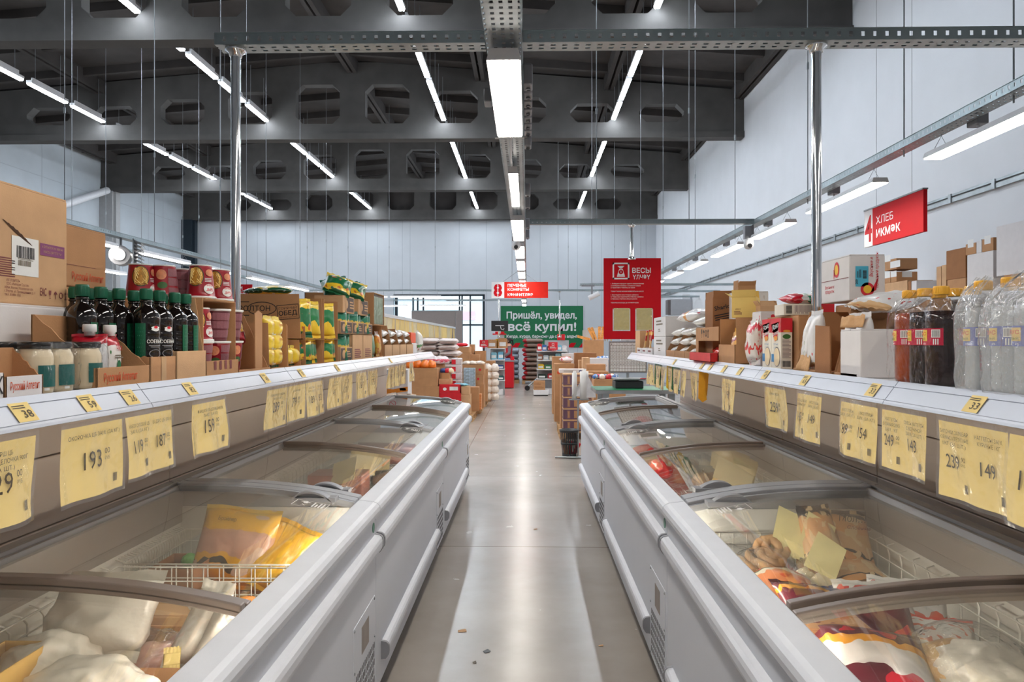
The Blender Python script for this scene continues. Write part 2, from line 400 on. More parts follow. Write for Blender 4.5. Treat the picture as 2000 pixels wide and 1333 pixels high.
# gabled roof beams with octagonal openings
def beam(i, Y, solid=False):
    me = bpy.data.meshes.new('ceiling_beam'); bm = bmesh.new()
    hw = .12; xa, xb = XL+.02, XR-.005
    outline = [(xa, ZB), (xb, ZB), (xb, ZB+1.02), (xb-.35, ZB+1.12), (XC+.6, ZB+1.80), (XC-.6, ZB+1.80), (xa+.35, ZB+1.12), (xa, ZB+1.02)]
    holes = []
    for k in range(-5, 6):
        xc = XC+ (k*1.62)
        if k == 0: continue
        xc = XC+math.copysign(.82+1.6*(abs(k)-1), k)
        if not (xa+1.2 < xc < xb-1.2): continue
        wv = .52; h = max(.42, .92-.16*(abs(k)-1)); z0 = ZB+.36; c = .17
        holes.append([(xc-wv+c, z0), (xc+wv-c, z0), (xc+wv, z0+c), (xc+wv, z0+h-c), (xc+wv-c, z0+h), (xc-wv+c, z0+h), (xc-wv, z0+h-c), (xc-wv, z0+c)])
    es = []
    for poly in [outline]+holes:
        vv = [bm.verts.new((x, Y-hw, z)) for x, z in poly]
        es += [bm.edges.new((vv[q], vv[(q+1) % len(vv)])) for q in range(len(vv))]
    g = bmesh.ops.triangle_fill(bm, use_beauty=True, use_dissolve=False, edges=es)
    fs = [f for f in g['geom'] if isinstance(f, bmesh.types.BMFace)]
    ex = bmesh.ops.extrude_face_region(bm, geom=fs)
    bmesh.ops.translate(bm, verts=[v for v in ex['geom'] if isinstance(v, bmesh.types.BMVert)], vec=(0, 2*hw, 0))
    bmesh.ops.recalc_face_normals(bm, faces=bm.faces)
    # wider bottom flange
    r = bmesh.ops.create_cube(bm, size=1)
    for v in r['verts']: v.co = Vector((xa+(v.co.x+.5)*(xb-xa), Y+v.co.y*.34, ZB+.058+v.co.z*.14))
    bm.to_mesh(me); bm.free(); me.materials.append(CONC2)
    o = bpy.data.objects.new('ceiling_beam', me); COL.objects.link(o); return struct(o)
BEAMS = [6.1, 12.1, 18.05, 24.15, 29.9]
for i, y in enumerate(BEAMS): beam(i, y)
# wall behind the last beam's openings takes the darker colour of the roof; columns by the left wall under the beams
COLM = mat('column_paint', (172, 172, 172), rough=.7, var=.03)
for y in BEAMS:
    b = MB(); b.box((XL, y-.2, 0), (XL+.42, y+.2, ZB)); b.box((XL+.42, y-.12, 0), (XL+.5, y+.12, ZB))
    struct(b.build('column_left', [COLM if y < 29 else DARKM]))
b = MB(); pa = P(160, 440, X=XL+.4); b.tube([(XL+.45, 18.6, 4.3), (XL+.45, 23.6, 6.2)], .11, 8)
struct(b.build('trim_2', WHITE))
# conduit along the right wall
b = MB(); b.box((XR-.035, YF, 3.155), (XR, YB, 3.205)); b.box((XR-.035, YF, 3.225), (XR, YB, 3.25))
for k in range(40): b.box((XR-.045, YF+.4+k*.85, 3.15), (XR-.03, YF+.46+k*.85, 3.255))
struct(b.build('trim_3', GALV))

# ================================================================ high ceiling lamps: four rows over three and a half bays
def strip_lamp(L):
    t = thing('ceiling_light', 'x', 'light')
    h = MB(); h.box((-.055, -L/2, .02), (.055, L/2, .075)); h.box((-.02, -L/2+.1, .075), (.02, L/2-.1, .16)); h.build('housing', WHITEP, t)
    d = MB(); d.prism([(-.05, .02), (-.04, -.012), (.04, -.012), (.05, .02)], -L/2+.01, L/2-.01, 'y'); d.build('diffuser', LAMPC, t)
    for y in (-L/2+.2, L/2-.2): w = MB(); w.tube([(0, y, .07), (0, y, .95)], .006, 5); w.build('hanger', STEELG, t)
    return t
rows = [(-9.96, 'far left row'), (-6.1, 'second row from the left'), (-1.95, 'third row from the left'), (2.0, 'fourth row from the left')]
proto = None
bayn = ['', 'the near bay', 'the second bay', 'the third bay', 'the last bay']
ends = [BEAMS[0]] + BEAMS[1:]
for rx, rn in rows:
    for bi, ye in enumerate(ends):
        if not bi: continue
        for k in range(4):
            y = ye-.2-.62-k*1.46
            lab = f'cool ceiling strip light, {ORD[3-k]} in {bayn[bi]}, {rn}'
            lab = lab.replace(' of ceiling strip lights', '')
            if proto is None: proto = strip_lamp(1.24); o = proto; o['label'] = lab; o['group'] = 'ceiling strip lights'
            else: o = dup(proto, lab, group='ceiling strip lights')
            o.location = (rx, y, 6.66)
# ================================================================ cable trays with lamps
TZ = 2.785
PERY = perforated('perforated_tray_long', (182, 187, 188), 1, .05, .45, .0, .036, 0)
PERX = perforated('perforated_tray_cross', (182, 187, 188), 0, .05, .42, .0, .036, 1)
PERS = perforated('perforated_tray_side', (178, 192, 196), 0, .05, .3, .0, .05, 2)
PERL = perforated('perforated_tray_flank', (178, 192, 196), 1, .05, .3, .0, .05, 2)
def tray_y(x, y0, y1, w, label, z=TZ, h=.05):
    t = thing('cable_tray', label, 'cable tray')
    b = MB(); b.box((x-w/2, y0, z), (x+w/2, y1, z+.003)); b.build('tray_bottom', PERY, t)
    for s in (-1, 1):
        b = MB(); b.box((x+s*w/2-.0015, y0, z), (x+s*w/2+.0015, y1, z+h)); b.box((x+s*w/2-.006, y0, z+h-.003), (x+s*w/2+.006, y1, z+h)); b.build('tray_side', PERL, t)
    return t
def tray_x(y, x0, x1, w, label, z=TZ, h=.05):
    t = thing('cable_tray', label, 'cable tray')
    b = MB(); b.box((x0, y-w/2, z), (x1, y+w/2, z+.003)); b.build('tray_bottom', PERX, t)
    for s in (-1, 1):
        b = MB(); b.box((x0, y+s*w/2-.0015, z), (x1, y+s*w/2+.0015, z+h)); b.box((x0, y+s*w/2-.006, z+h-.003), (x1, y+s*w/2+.006, z+h)); b.build('tray_side', PERS, t)
    return t
XT = -.1
YT = 3.3
ct = tray_y(XT, -3.5, 26, .15, 'long perforated cable tray running above the aisle between the freezers')
tray_x(YT, -1.335, XT-.08, .10, 'short perforated cross tray carried by the chrome pole on the left')
tray_x(YT, XT+.08, 2.42, .10, 'long perforated cross tray carried by the chrome pole on the right')
rt = tray_y(2.50, -2.5, 22, .10, 'perforated cable tray over the right aisle with sloping row of lamps')
tray_x(8.35, XT+.08, 2.44, .08, 'farther cross tray holding the red scales sign')
tray_y(-6.9, 6.8, 19.2, .12, 'cable tray over the far left aisle, higher than the one before it', z=3.05)
lt = tray_y(-5.0, 6.0, 20.5, .12, 'cable tray over the left aisle beyond the stacked cartons')
tray_x(21.3, -6.5, 4.4, .12, 'far cross tray in front of the windowed back wall', z=2.9)
tray_x(23.6, -6, -.2, .12, 'farthest cross tray low before the window', z=2.75)
tray_x(17.6, 1.2, XR, .1, 'cross tray at the far right under the end of the lamp row')
jb = MB()
for k, y in enumerate([3.62+.135*j for j in range(7)]+[4.75, 6.35, 6.95, 8.2, 9.0]):
    b = MB(); b.box((XT+.082, y, TZ-.055), (XT+.125, y+.105, TZ+.045))
    for zz in (-.02, .02): b.lathe([(.014, 0), (.012, .012)], (XT+.104, y+.05, TZ-.068), 10)
    b.build('junction_box', GREYP, ct, bevel=.006)
b = MB(); b.box((XT-.125, 3.95, TZ-.03), (XT-.085, 4.06, TZ+.04)); b.build('junction_box', GREYP, ct, bevel=.006)
b = MB(); b.tube([(XT, 4.7, TZ-.01), (XT-.01, 5.1, TZ-.05), (XT-.01, 5.4, TZ-.03)], .008); b.build('cable', WHITEP, ct)
b = MB(); b.box((XT-.1, 4.72, TZ-.012), (XT+.1, 4.76, TZ-.004)); b.build('clamp', GALV, ct)

def batten(L, w, h, label, loc, group, wires=.0, mtl=None):
    t = thing('tray_light', label, 'light', loc, 0, group)
    b = MB(); b.prism([(-w/2, 0), (-w/2*.82, h), (w/2*.82, h), (w/2, 0)], -L/2, L/2, 'y'); b.build('housing', WHITEP, t)
    d = MB(); d.box((-w/2+.006, -L/2+.006, -.006), (w/2-.006, L/2-.006, .001)); d.build('diffuser', mtl or LAMPW, t)
    if wires:
        for y in (-L/2+.1, L/2-.1):
            q = MB()
            for s in (-1, 1): q.tube([(s*w*.35, y, h), (0, y, h+wires)], .0015, 4)
            q.tube([(0, y, h+wires), (0, y, h+wires+.009)], .003, 5)
            q.build('hanger', STEELG, t)
    return t
G = 'lamps under the central tray'
cl = [(-2.3,-1.1,.145),(-.6,.6,.145),(1.2,2.6,.145),(3.22,4.42,.145),(5.4,6.72,.07),(7.5,9.0,.125),(9.6,10.9,.125),(11.4,12.7,.125),(13.2,14.4,.125),(15,16.2,.125),(16.8,18,.125),(19,20.2,.125),(22,23.2,.125),(24.6,25.8,.125)]  # last three are unseen lamps, added to brighten the checkout end
cn = ['behind the camera','over the camera','just ahead of the camera','biggest lamp at the crossing of the trays','narrow lamp beyond the biggest one','just before the round camera','just behind the round camera','third from the red eight sign','second from the red eight sign','behind the red eight sign','sixth beyond the round camera','added unseen over the checkouts','added unseen behind the checkouts','added unseen before the back wall']
for (a, c, w), n in zip(cl, cn):
    batten(c-a, w, .05, f'warm white lamp under the central tray, {n}', (XT, (a+c)/2, 2.70), G, wires=.025)
G = 'lamps under the right tray'
for k, (a, c) in enumerate([(-1,.3),(1.2,2.5),(3.35,4.79),(5.49,6.8),(7.34,8.5),(9.0,10.3),(10.9,12.1),(12.6,13.8),(14.4,15.6),(16.2,17.4),(18.4,19.6),(20.2,21.4)]):  # last two are lamps added for light, unseen behind the scales sign
    lab = f'white trough lamp under the right tray, {ORD[k-2]} counted from the corner of the picture' if k > 1 else f'white trough lamp under the right tray, {"behind" if k==0 else "beside"} the camera'
    t = batten(c-a, .12, .035, lab, (2.50, (a+c)/2, 2.645), G, wires=.08)
    j = MB(); j.box((.058, .35, .115), (.125, .46, .2)); j.build('junction_box', GREYP, t, bevel=.006)
    j = MB(); j.tube([(.09, .4, .12), (.09, .38, .07), (.03, .25, .03)], .008); j.build('cable', WHITEP, t)
G = 'lamps under the left tray'
for k, (a, c) in enumerate([(6.3,7.6),(8.0,9.2),(9.8,11.2),(11.8,13.0),(13.7,15.2),(15.9,17.3),(18,19.2)]):
    batten(c-a, .12, .04, f'white trough lamp under the left tray, {ORD[k]} counted from the cartons', (-5.0, (a+c)/2, 2.66), G, wires=.06)
G = 'lamps over the far left aisle'
for k, (a, c) in enumerate([(7.5,9),(11.4,13.0),(14.4,15.8),(17.2,18.6)]):
    batten(c-a, .12, .04, f'white trough lamp over the far left aisle, {ORD[k]} one', (-6.9, (a+c)/2, 2.66), G, wires=.3)
G = 'lamps across the checkouts'
for k, (x, y) in enumerate([(-4.6, 21.3), (-3.1, 21.3), (-4.4, 23.6), (-2.6, 23.6)]):
    t = batten(1.4, .12, .04, f'white lamp hung crosswise before the back window, {["upper left","upper right","lower left","lower right"][k]} of four', (x, y, 2.75 if y < 22 else 2.60), G, wires=.1)
    t.rotation_euler.z = R(90)
# chrome poles
for x, y, z0, z1, lab in ((-1.262, YT, 1.40, TZ, 'chrome pole standing among the noodle cups and holding the left cross tray'), (1.232, YT, 1.40, TZ, 'chrome pole rising behind the paper bags and holding the right cross tray'),
                       (XY(1234, 8.35), 8.35, 2.40, TZ, 'short chrome pole hanging from the farther tray above the scales sign'),
                       (XY(974, 21.3), 21.3, 1.62, 2.9, 'chrome pole at the near checkout below the red eight sign'), (XY(1093, 21.3), 21.3, 1.62, 2.9, 'chrome pole at the right checkout before the green banner')):
    t = thing('chrome_pole', lab, 'pole', (x, y, 0))
    b = MB(); b.tube([(0, 0, z0), (0, 0, z1)], .021, 24); b.build('tube', CHROME, t)
    b = MB(); b.lathe([(.045, 0), (.045, .012), (.03, .02), (.026, .035)], (0, 0, z0), 20); b.build('foot_flange', CHROME, t)
    b = MB(); b.lathe([(.026, -.035), (.03, -.02), (.045, -.012), (.045, 0)], (0, 0, z1), 20); b.build('top_flange', CHROME, t)
# suspension rods from the roof
G = 'thin suspension rods'
def rod(x, y, z0, lab, knob=None):
    zt = roof_z(x)
    t = thing('suspension_rod', lab, 'rod', (x, y, z0), 0, G)
    b = MB(); b.tube([(0, 0, 0), (0, 0, zt-z0)], .005, 5); b.build('wire', STEELG, t)
    b = MB(); b.tube([(0, 0, 1.2), (0, 0, 1.26)], .011, 6); b.build('turnbuckle', GALV, t)
for k, y in enumerate([4.0, 5.15, 6.9, 9.3, 11.5, 14.2, 17]): rod(2.50, y, TZ-.04, f'thin suspension rod of the right tray, {ORD[k]} away from the camera')
for k, (x, y) in enumerate([(.75, 8.35), (1.75, 8.35)]): rod(x, y, TZ, f'thin suspension rod of the farther cross tray, {["inner","outer"][k]} one')
for k, y in enumerate([5.6, 10.4, 13.5, 16.5]): rod(XT, y, TZ, f'thin suspension rod of the central tray, {ORD[k]} along it')
for k, y in enumerate([6.2, 8.2, 10.2, 12.4, 14.6, 16.8, 19]): rod(-5.0, y, TZ, f'thin suspension rod of the left tray, {ORD[k]} along it')
for k, (x, y) in enumerate([(-6.9, 7), (-6.9, 9.4), (-6.9, 11.5), (-6.9, 13.6), (-6.9, 16), (-8.6, 8.4), (-8.6, 12), (-8.6, 15.5), (-8.6, 19)]): rod(x, y, 2.9, f'thin suspension rod over the far left aisles, number {k+1} from the left wall of cartons')
for k, px in enumerate([600, 680, 760, 850, 1000, 1090, 1110, 1200]): rod(XY(px, 21.3), 21.3, 2.9, f'thin suspension rod of the far cross tray, {ORD[k]} across the back wall')
# round surveillance cameras, track spot
for px, py, Y, lab in ((1008, 481, 9.3, 'round white surveillance camera under the central tray'), (1462, 478, 8.5, 'round white surveillance camera under the right tray')):
    p = P(px, py, Y=Y)
    t = thing('surveillance_camera', lab, 'camera', (p.x, p.y, p.z))
    b = MB(); b.box((-.05, -.04, .06), (.05, .04, TZ-p.z)); b.build('bracket', GREYP, t, bevel=.008)
    b = MB(); b.lathe([(.0, -.055), (.03, -.048), (.05, -.025), (.056, 0), (.05, .035), (.045, .07)], (0, 0, 0), 18); b.build('body', WHITEP, t)
    b = MB(); b.tube([(0, -.045, -.012), (0, -.066, -.02)], .024, 14); b.build('lens', BLACKP, t)
p = P(1156, 579, Y=15)
t = thing('spotlight', 'white track spotlight tilted down beside the scales sign', 'light', p)
b = MB(); b.tube([(-.06, 0, -.04), (.14, 0, .06)], .05, 12); b.build('spot_body', WHITEP, t)
b = MB(); b.box((-.015, -.015, .03), (.015, .015, .2)); b.box((-.2, -.03, .19), (.05, .03, .22)); b.tube([(0, 0, .2), (0, 0, roof_z(p.x)-p.z)], .006, 5); b.build('arm', GREYP, t)
# fan heater / floodlight on the left tray
p = P(236, 500, X=-5.0)
t = thing('fan_heater', 'round grey fan heater hung below the left tray beside big carton', 'heater', p, R(20))
b = MB(); b.tube([(0, -.12, 0), (0, .12, 0)], .12, 18); b.build('drum', GREYP, t)
b = MB(); b.tube([(0, -.135, 0), (0, -.12, 0)], .07, 18); b.build('front_disc', WHITEP, t)
b = MB()
for k in range(8): b.obox((.2, 0, -.15+k*.045), (.1, .3, .012), (0, R(25), 0))
b.box((.15, -.16, -.2), (.165, .16, .2)); b.build('louvre', STEELG, t)
b = MB(); b.tube([(0, 0, .11), (0, 0, TZ-p.z)], .015, 6); b.tube([(-.1, 0, .12), (-.3, 0, .2), (-.42, 0, .05)], .012, 6); b.build('bracket', STEELG, t)
# ================================================================ chest freezers: one built, six placed
FZ_W = mat('freezer_white', (218, 221, 228), rough=.36, var=.01, scale=3, bump=.015, bscale=400)
FZ_R = mat('freezer_rail', (222, 224, 230), rough=.4, var=.012, bump=.06, bscale=500)
FZ_IN = mat('freezer_liner', (226, 224, 218), rough=.5, var=.015, scale=4)
FZ_FR = mat('lid_frame_grey', (158, 159, 163), rough=.42, var=.02)
FZ_BK = mat('back_rail_grey', (150, 146, 144), rough=.38, metal=.25, var=.03, scale=3, stretch=(1, .1, 1))
FZ_BAR = mat('lid_bar_taupe', (138, 124, 116), rough=.35, metal=.2, var=.02)
FZ_GL = film('lid_glass', c=(252, 253, 250), rough=.012, opac=.012, gloss=1.1, bump=0)
FL, FD = 2.478, .86
def lidz(u):
    t = max(0, min(1, (u-.085)/.695)); return .872+.066*(1-(1-t)**2.5)
US = [.085+.695*k/12 for k in range(13)]
def freezer():
    t = thing('chest_freezer', 'x', 'freezer')
    H = FL/2
    def ux(poly): return [(-u, z) for u, z in poly]
    b = MB()                                               # outer shell: front, back, ends, floor
    b.box((-.07, -H, .09), (-.014, H, .80)); b.box((-FD, -H, .09), (-.80, H, .80))
    b.box((-.80, -H, .09), (-.07, -H+.06, .80)); b.box((-.80, H-.06, .09), (-.07, H, .80)); b.box((-.80, -H+.06, .09), (-.07, H-.06, .3))
    b.build('body', FZ_W, t, bevel=.006)
    b = MB()
    b.box((-.082, -H+.062, .3), (-.07, H-.062, .85)); b.box((-.80, -H+.062, .3), (-.778, H-.062, .87))
    b.box((-.80, -H+.06, .3), (-.07, -H+.072, .86)); b.box((-.80, H-.072, .3), (-.07, H-.06, .86)); b.box((-.80, -H+.06, .296), (-.07, H-.06, .304))
    b.build('liner', FZ_IN, t)
    rail = [(.004, .812), (-.004, .822), (-.006, .838), (-.002, .852), (.008, .862), (.022, .868), (.055, .872), (.082, .875), (.088, .87), (.088, .80), (.02, .80)]
    b = MB(); b.prism(ux(rail), -H+.001, H-.001, 'y'); b.build('front_rail', FZ_R, t, bevel=.002)
    for nm, z0 in (('upper_bumper', .668), ('lower_bumper', .186)):
        y0, y1 = (-H+.018, H-.012) if nm == 'upper_bumper' else (-H+.115, H-.42)
        pr = [(.014, z0), (-.004, z0+.002), (-.012, z0+.012), (-.012, z0+.016), (-.0155, z0+.018), (-.018, z0+.03), (-.018, z0+.05), (-.014, z0+.062), (-.006, z0+.069), (.014, z0+.073)]
        b = MB(); b.prism(ux(pr), y0, y1, 'y'); bp = b.build(nm, FZ_R, t, bevel=.002)
        for ye in (y0, y1):
            c = MB(); c.prism(ux([(u*1.1-.0012, z0+.037+(z-z0-.037)*1.06) for u, z in pr]), ye-.008, ye+.008, 'y'); c.build('end_cap', GREYP, bp)
    b = MB(); b.box((-FD+.03, -H+.05, .02), (-.08, H-.05, .1)); b.build('plinth', BLACKP, t)
    for y in (-H+.15, H-.15):
        for u in (.12, .74): b = MB(); b.tube([(-u, y-.015, .025), (-u, y+.015, .025)], .025, 12); b.build('castor', BLACKP, t)
    # ventilation panel at one end of the front
    y0, y1 = H-.405, H-.03
    b = MB(); b.box((-.0145, y0, .1), (-.0115, y1, .50)); v = b.build('vent_panel', FZ_W, t, bevel=.001)
    b = MB(); b.box((-.0125, y0+.13, .36), (-.0105, y1-.12, .46)); b.build('recess', mat('recess_grey', (150, 140, 132), rough=.5), v)
    b = MB()
    for r in range(6):
        for k in range(14):
            yy = y0+.03+k*.0245+(.006 if r % 2 else 0); b.box((-.0125, yy, .125+r*.034), (-.0105, yy+.008, .148+r*.034))
    b.build('slots', BLACKP, v)
    b = MB()
    for yy in (y0+.01, y1-.01):
        for z in (.11, .49, .34): b.lathe([(.006, 0), (.004, .003)], (0, 0, 0), 8); b.v[-16:] = [(-.0115+z_, yy+x_, z+y_) for x_, y_, z_ in b.v[-16:]]
    b.build('screws', STEELG, v)
    b = MB(); b.lathe([(.02, 0), (.02, .002)], (0, 0, 0), 18); b.v = [(-.014+z, H-.05+x, .775+y) for x, y, z in b.v]; b.build('round_badge', mat('badge_green', (28, 128, 92), rough=.3), t)
    # curved end frames and sloping back frame
    for s in (-1, 1):
        ya, yb = (H-.062, H-.002) if s > 0 else (-H+.002, -H+.062)
        out = [(u, lidz(u)+.012) for u in US]+[(.80, .955), (.80, .80)]+[(.085, .80)]
        b = MB(); b.prism(ux(out), ya, yb, 'y'); b.build('end_frame', FZ_FR, t, bevel=.003)
    bk = [(.772, .80), (.772, .925), (.782, .945), (.792, .945), (.795, .938), (.81, .938), (.814, .950), (.828, .950), (.832, .942), (.86, .948), (.866, .93), (.866, .80)]
    b = MB(); b.prism(ux(bk), -H+.001, H-.001, 'y'); b.build('back_rail', FZ_BK, t, bevel=.0015)
    b = MB(); b.box((-.094, -H+.08, .795), (-.084, H-.08, .81)); b.build('light_strip', LAMPF, t)
    # two sliding lids; the far one rides a little higher
    for s in (-1, 1):
        dz = .0 if s < 0 else .010
        ya, yb = (-H+.064, .035) if s < 0 else (-.035, H-.064)
        g = MB()
        pts = [(-u, lidz(u)-.012+dz) for u in US]
        lo = [(x, z-.004) for x, z in pts]
        n = len(pts)
        for row, fl in ((pts, 0), (lo, 1)):
            g.add([(x, y, z) for y in (ya, yb) for x, z in row], [(i, i+1, n+i+1, n+i)[::(-1 if not fl else 1)] for i in range(n-1)], 0, True)
        for y in (ya, yb): g.add([(x, y, z) for x, z in pts+lo[::-1]], [tuple(range(2*n))])
        lid = g.build('sliding_lid', FZ_GL, t)
        ymid, yend = (yb, ya) if s < 0 else (ya, yb)
        f = MB()
        top = [(-u, lidz(u)-.008+dz+.012) for u in US]; bot = [(-u, lidz(u)-.02+dz-.008) for u in US]
        f.prism(top+bot[::-1], min(ymid, ymid+s*.028), max(ymid, ymid+s*.028), 'y'); f.build('lid_bar', FZ_BAR, lid, bevel=.004)
        f = MB()
        f.prism([(x, z-.004) for x, z in top]+[(x, z+.004) for x, z in bot[::-1]], min(yend, yend-s*.02), max(yend, yend-s*.02), 'y')
        f.build('lid_edge', FZ_FR, lid)
        # half-moon handle and its printed sticker
        yc = yend-s*.045; u0, u1 = .155, .305
        arc = [(u0+(u1-u0)*k/12, lidz(u0+(u1-u0)*k/12)+dz-.008+.03*math.sin(math.pi*k/12)**.7) for k in range(13)]
        h = MB(); h.prism(ux(arc+[(u, lidz(u)-.01+dz) for u, z in arc[::-1]]), yc-.012, yc+.012, 'y')
        h.prism(ux([(u, z+.002) for u, z in arc]+[(u, z-.006) for u, z in arc[::-1]]), yc-.03, yc+.014, 'y', smooth=True)
        h.box((-u1-.01, yc-.03, lidz(u1)-.012+dz), (-u0+.01, yc+.03, lidz(u0)-.004+dz)); h.build('handle', GREYP, lid, bevel=.003)
        st = MB(); ys = yend-s*.135; u0, u1 = .16, .285
        def sp(u, y): return Vector((-u, y, lidz(u)-.010+dz))
        def q(ua, ub, y_0, y_1, mi=0): st.add([sp(ua, y_0), sp(ub, y_0), sp(ub, y_1), sp(ua, y_1)], [(0, 1, 2, 3)], mi)
        w = .0022
        q(u0, u1, ys-.045, ys-.045+w); q(u0, u1, ys+.045-w, ys+.045); q(u0, u0+w, ys-.045, ys+.045); q(u1-w, u1, ys-.045, ys+.045)
        for k in range(4): q(u0+.012+k*.012, u0+.018+k*.012, ys-.035, ys+(.035 if k != 2 else .01))
        ua = .245; st.add([sp(ua, ys+.036), sp(ua-.022, ys+.018), sp(ua-.008, ys+.018), sp(ua-.008, ys+.004), sp(ua+.008, ys+.004), sp(ua+.008, ys+.018), sp(ua+.022, ys+.018)], [tuple(range(7))])
        for k in range(3):
            a = k*math.pi/3; dx, dy = .016*math.cos(a), .014*math.sin(a); c0 = (ua, ys-.022)
            st.add([sp(c0[0]-dx-.0015, c0[1]-dy), sp(c0[0]-dx+.0015, c0[1]-dy), sp(c0[0]+dx+.0015, c0[1]+dy), sp(c0[0]+dx-.0015, c0[1]+dy)], [(0, 1, 2, 3)])
        st.build('sticker', PAPERW, lid)
    return t
FY = [1.861, 4.342, 6.823]
XFL, XFR = -.600, .548
fz = None
for side, x, rz in (('left', XFL, 0), ('right', XFR, R(180))):
    for k, y in enumerate(FY):
        lab = ['white chest freezer nearest the camera', 'white chest freezer in the middle of the row', 'white chest freezer at the far end of the row'][k]+f', {side} of the aisle'
        if fz is None: fz = freezer(); o = fz; o['label'] = lab; o['group'] = 'glass-lidded chest freezers'
        else: o = dup(fz, lab, group='glass-lidded chest freezers')
        o.location = (x, y, 0); o.rotation_euler = (0, 0, rz)
# wire baskets hanging in the freezers
WIRE = mat('white_wire', (240, 236, 228), rough=.35, var=0)
def basket():
    t = MB(); x0, x1, y0, y1, z0, z1 = -.31, .31, -.55, .55, 0, .17
    r = .0026
    for z, e in ((z1, 0), (z1-.045, .002), (z1-.1, .004), (z0, .006)):
        a, c = x0+e, x1-e; p, q = y0+e, y1-e
        t.tube([(a, p, z), (c, p, z), (c, q, z), (a, q, z)], r*(1.3 if z == z1 else 1), 5, closed=True)
    n = 24
    for k in range(n+1):
        y = y0+.02+(y1-y0-.04)*k/n
        t.tube([(x0-.028, y-.012, z1+.012), (x0-.004, y-.012, z1+.006), (x0, y, z1-.02), (x0, y, z0), (x1, y, z0), (x1, y, z1)], r, 4)
    for k in range(12):
        x = x0+.02+(x1-x0-.04)*k/11
        t.tube([(x, y0, z1), (x, y0, z0), (x, y1, z0), (x, y1, z1)], r, 4)
    return t
BZ = .607
bk0 = None
for side, xf, s in (('left', XFL, -1), ('right', XFR, 1)):
    for k, y in enumerate(FY):
        for h, dy, sy_ in ((('long near', -.245, 1.6), ('short far', .905, .43)) if side == 'left' else (('single', 0, 2.06),)):
            lab = f'{h} white wire basket inside the {["nearest", "middle", "farthest"][k]} freezer on the {side}'
            if bk0 is None: bk0 = basket().build('wire_basket', WIRE); o = bk0
            else: o = dup(bk0)
            tag(o, lab, 'basket', 'wire baskets in the freezers')
            o.location = (xf+s*.435, y+dy, BZ); o.scale = (1, sy_, 1); o.rotation_euler = (0, 0, 0 if s < 0 else R(180))

# ================================================================ shelf units over the freezers
SH_P = mat('shelf_panel', (212, 196, 184), rough=.5, var=.015, scale=2)
SH_S = mat('shelf_steel', (206, 206, 208), rough=.45, var=.02)
RAIL = mat('price_rail', (196, 202, 216), rough=.3, var=.01, coat=.2)
SZ = 1.40            # top of the shelf
XLIP, XSH, XBK = 1.005, 1.052, 1.545
def shelf_unit(s, lab, seam0, n0, n1, yend):
    t = thing('shelf_unit', lab, 'shelf unit', (0, 0, 0))
    ys = [seam0+1.25*k for k in range(n0, n1+1)]
    for k in range(len(ys)-1):
        ya, yb = ys[k], min(ys[k+1], yend)
        if yb <= ya: continue
        b = MB(); b.box((s*XSH if s > 0 else -XBK, ya+.001, SZ-.03), (s*XBK if s > 0 else -XSH, yb-.001, SZ)); b.build('shelf_board', SH_S, t, bevel=.003)
        pl = [(s*XSH, SZ+.004), (s*(XSH-.004), SZ+.006), (s*XLIP, SZ-.052), (s*(XLIP-.002), SZ-.058), (s*(XLIP+.006), SZ-.06), (s*XSH, SZ-.012)]
        b = MB(); b.prism(pl, ya+.002, yb-.002, 'y')
        mp = lambda f: (s*(XSH-.004+(XLIP-XSH+.004)*f), SZ+.006-.058*f)
        for f in (.28, .9):
            (xa, za), (xb, zb) = mp(f-.015), mp(f+.015)
            b.prism([(xa-s*.002, za+.002), (xb-s*.002, zb+.002), (xb+s*.002, zb-.002), (xa+s*.002, za-.002)], ya+.002, yb-.002, 'y')
        b.build('price_rail', RAIL, t)
    yb0 = [seam0+.005+1.25*k+(.0 if s < 0 else -.02) for k in range(n0, n1+1)]
    off = (3.262 if s < 0 else 3.40)-seam0
    for k in range(n0, n1+1):
        ya, yb = seam0+off+1.25*(k-1)-.0, seam0+off+1.25*k
        yb = min(yb, yend)
        if yb <= ya: continue
        for z0, z1 in ((.70, .924), (.928, 1.150), (1.154, SZ-.03)):
            b = MB(); b.box((s*XBK-.012, ya+.002, z0), (s*XBK+.012, yb-.002, z1)); b.build('back_panel', SH_P, t, bevel=.003)
        b = MB(); b.box((s*(XBK+.05)-.03, ya-.02, 0), (s*(XBK+.05)+.03, ya+.02, SZ+.0)); b.build('upright', STEELG, t)
    b = MB(); b.box((s*(XBK+.02)-.01, ys[0], .1), (s*(XBK+.02)+.01, yend, SZ-.03)); b.build('backing', DARKM, t)
    return t
shelf_unit(-1, 'long steel shelf with slanted price rail above the freezers left of the aisle', 2.04, -2, 6, 8.35)
shelf_unit(1, 'long steel shelf with slanted price rail above the freezers right of the aisle', 2.19, -2, 6, 7.75)
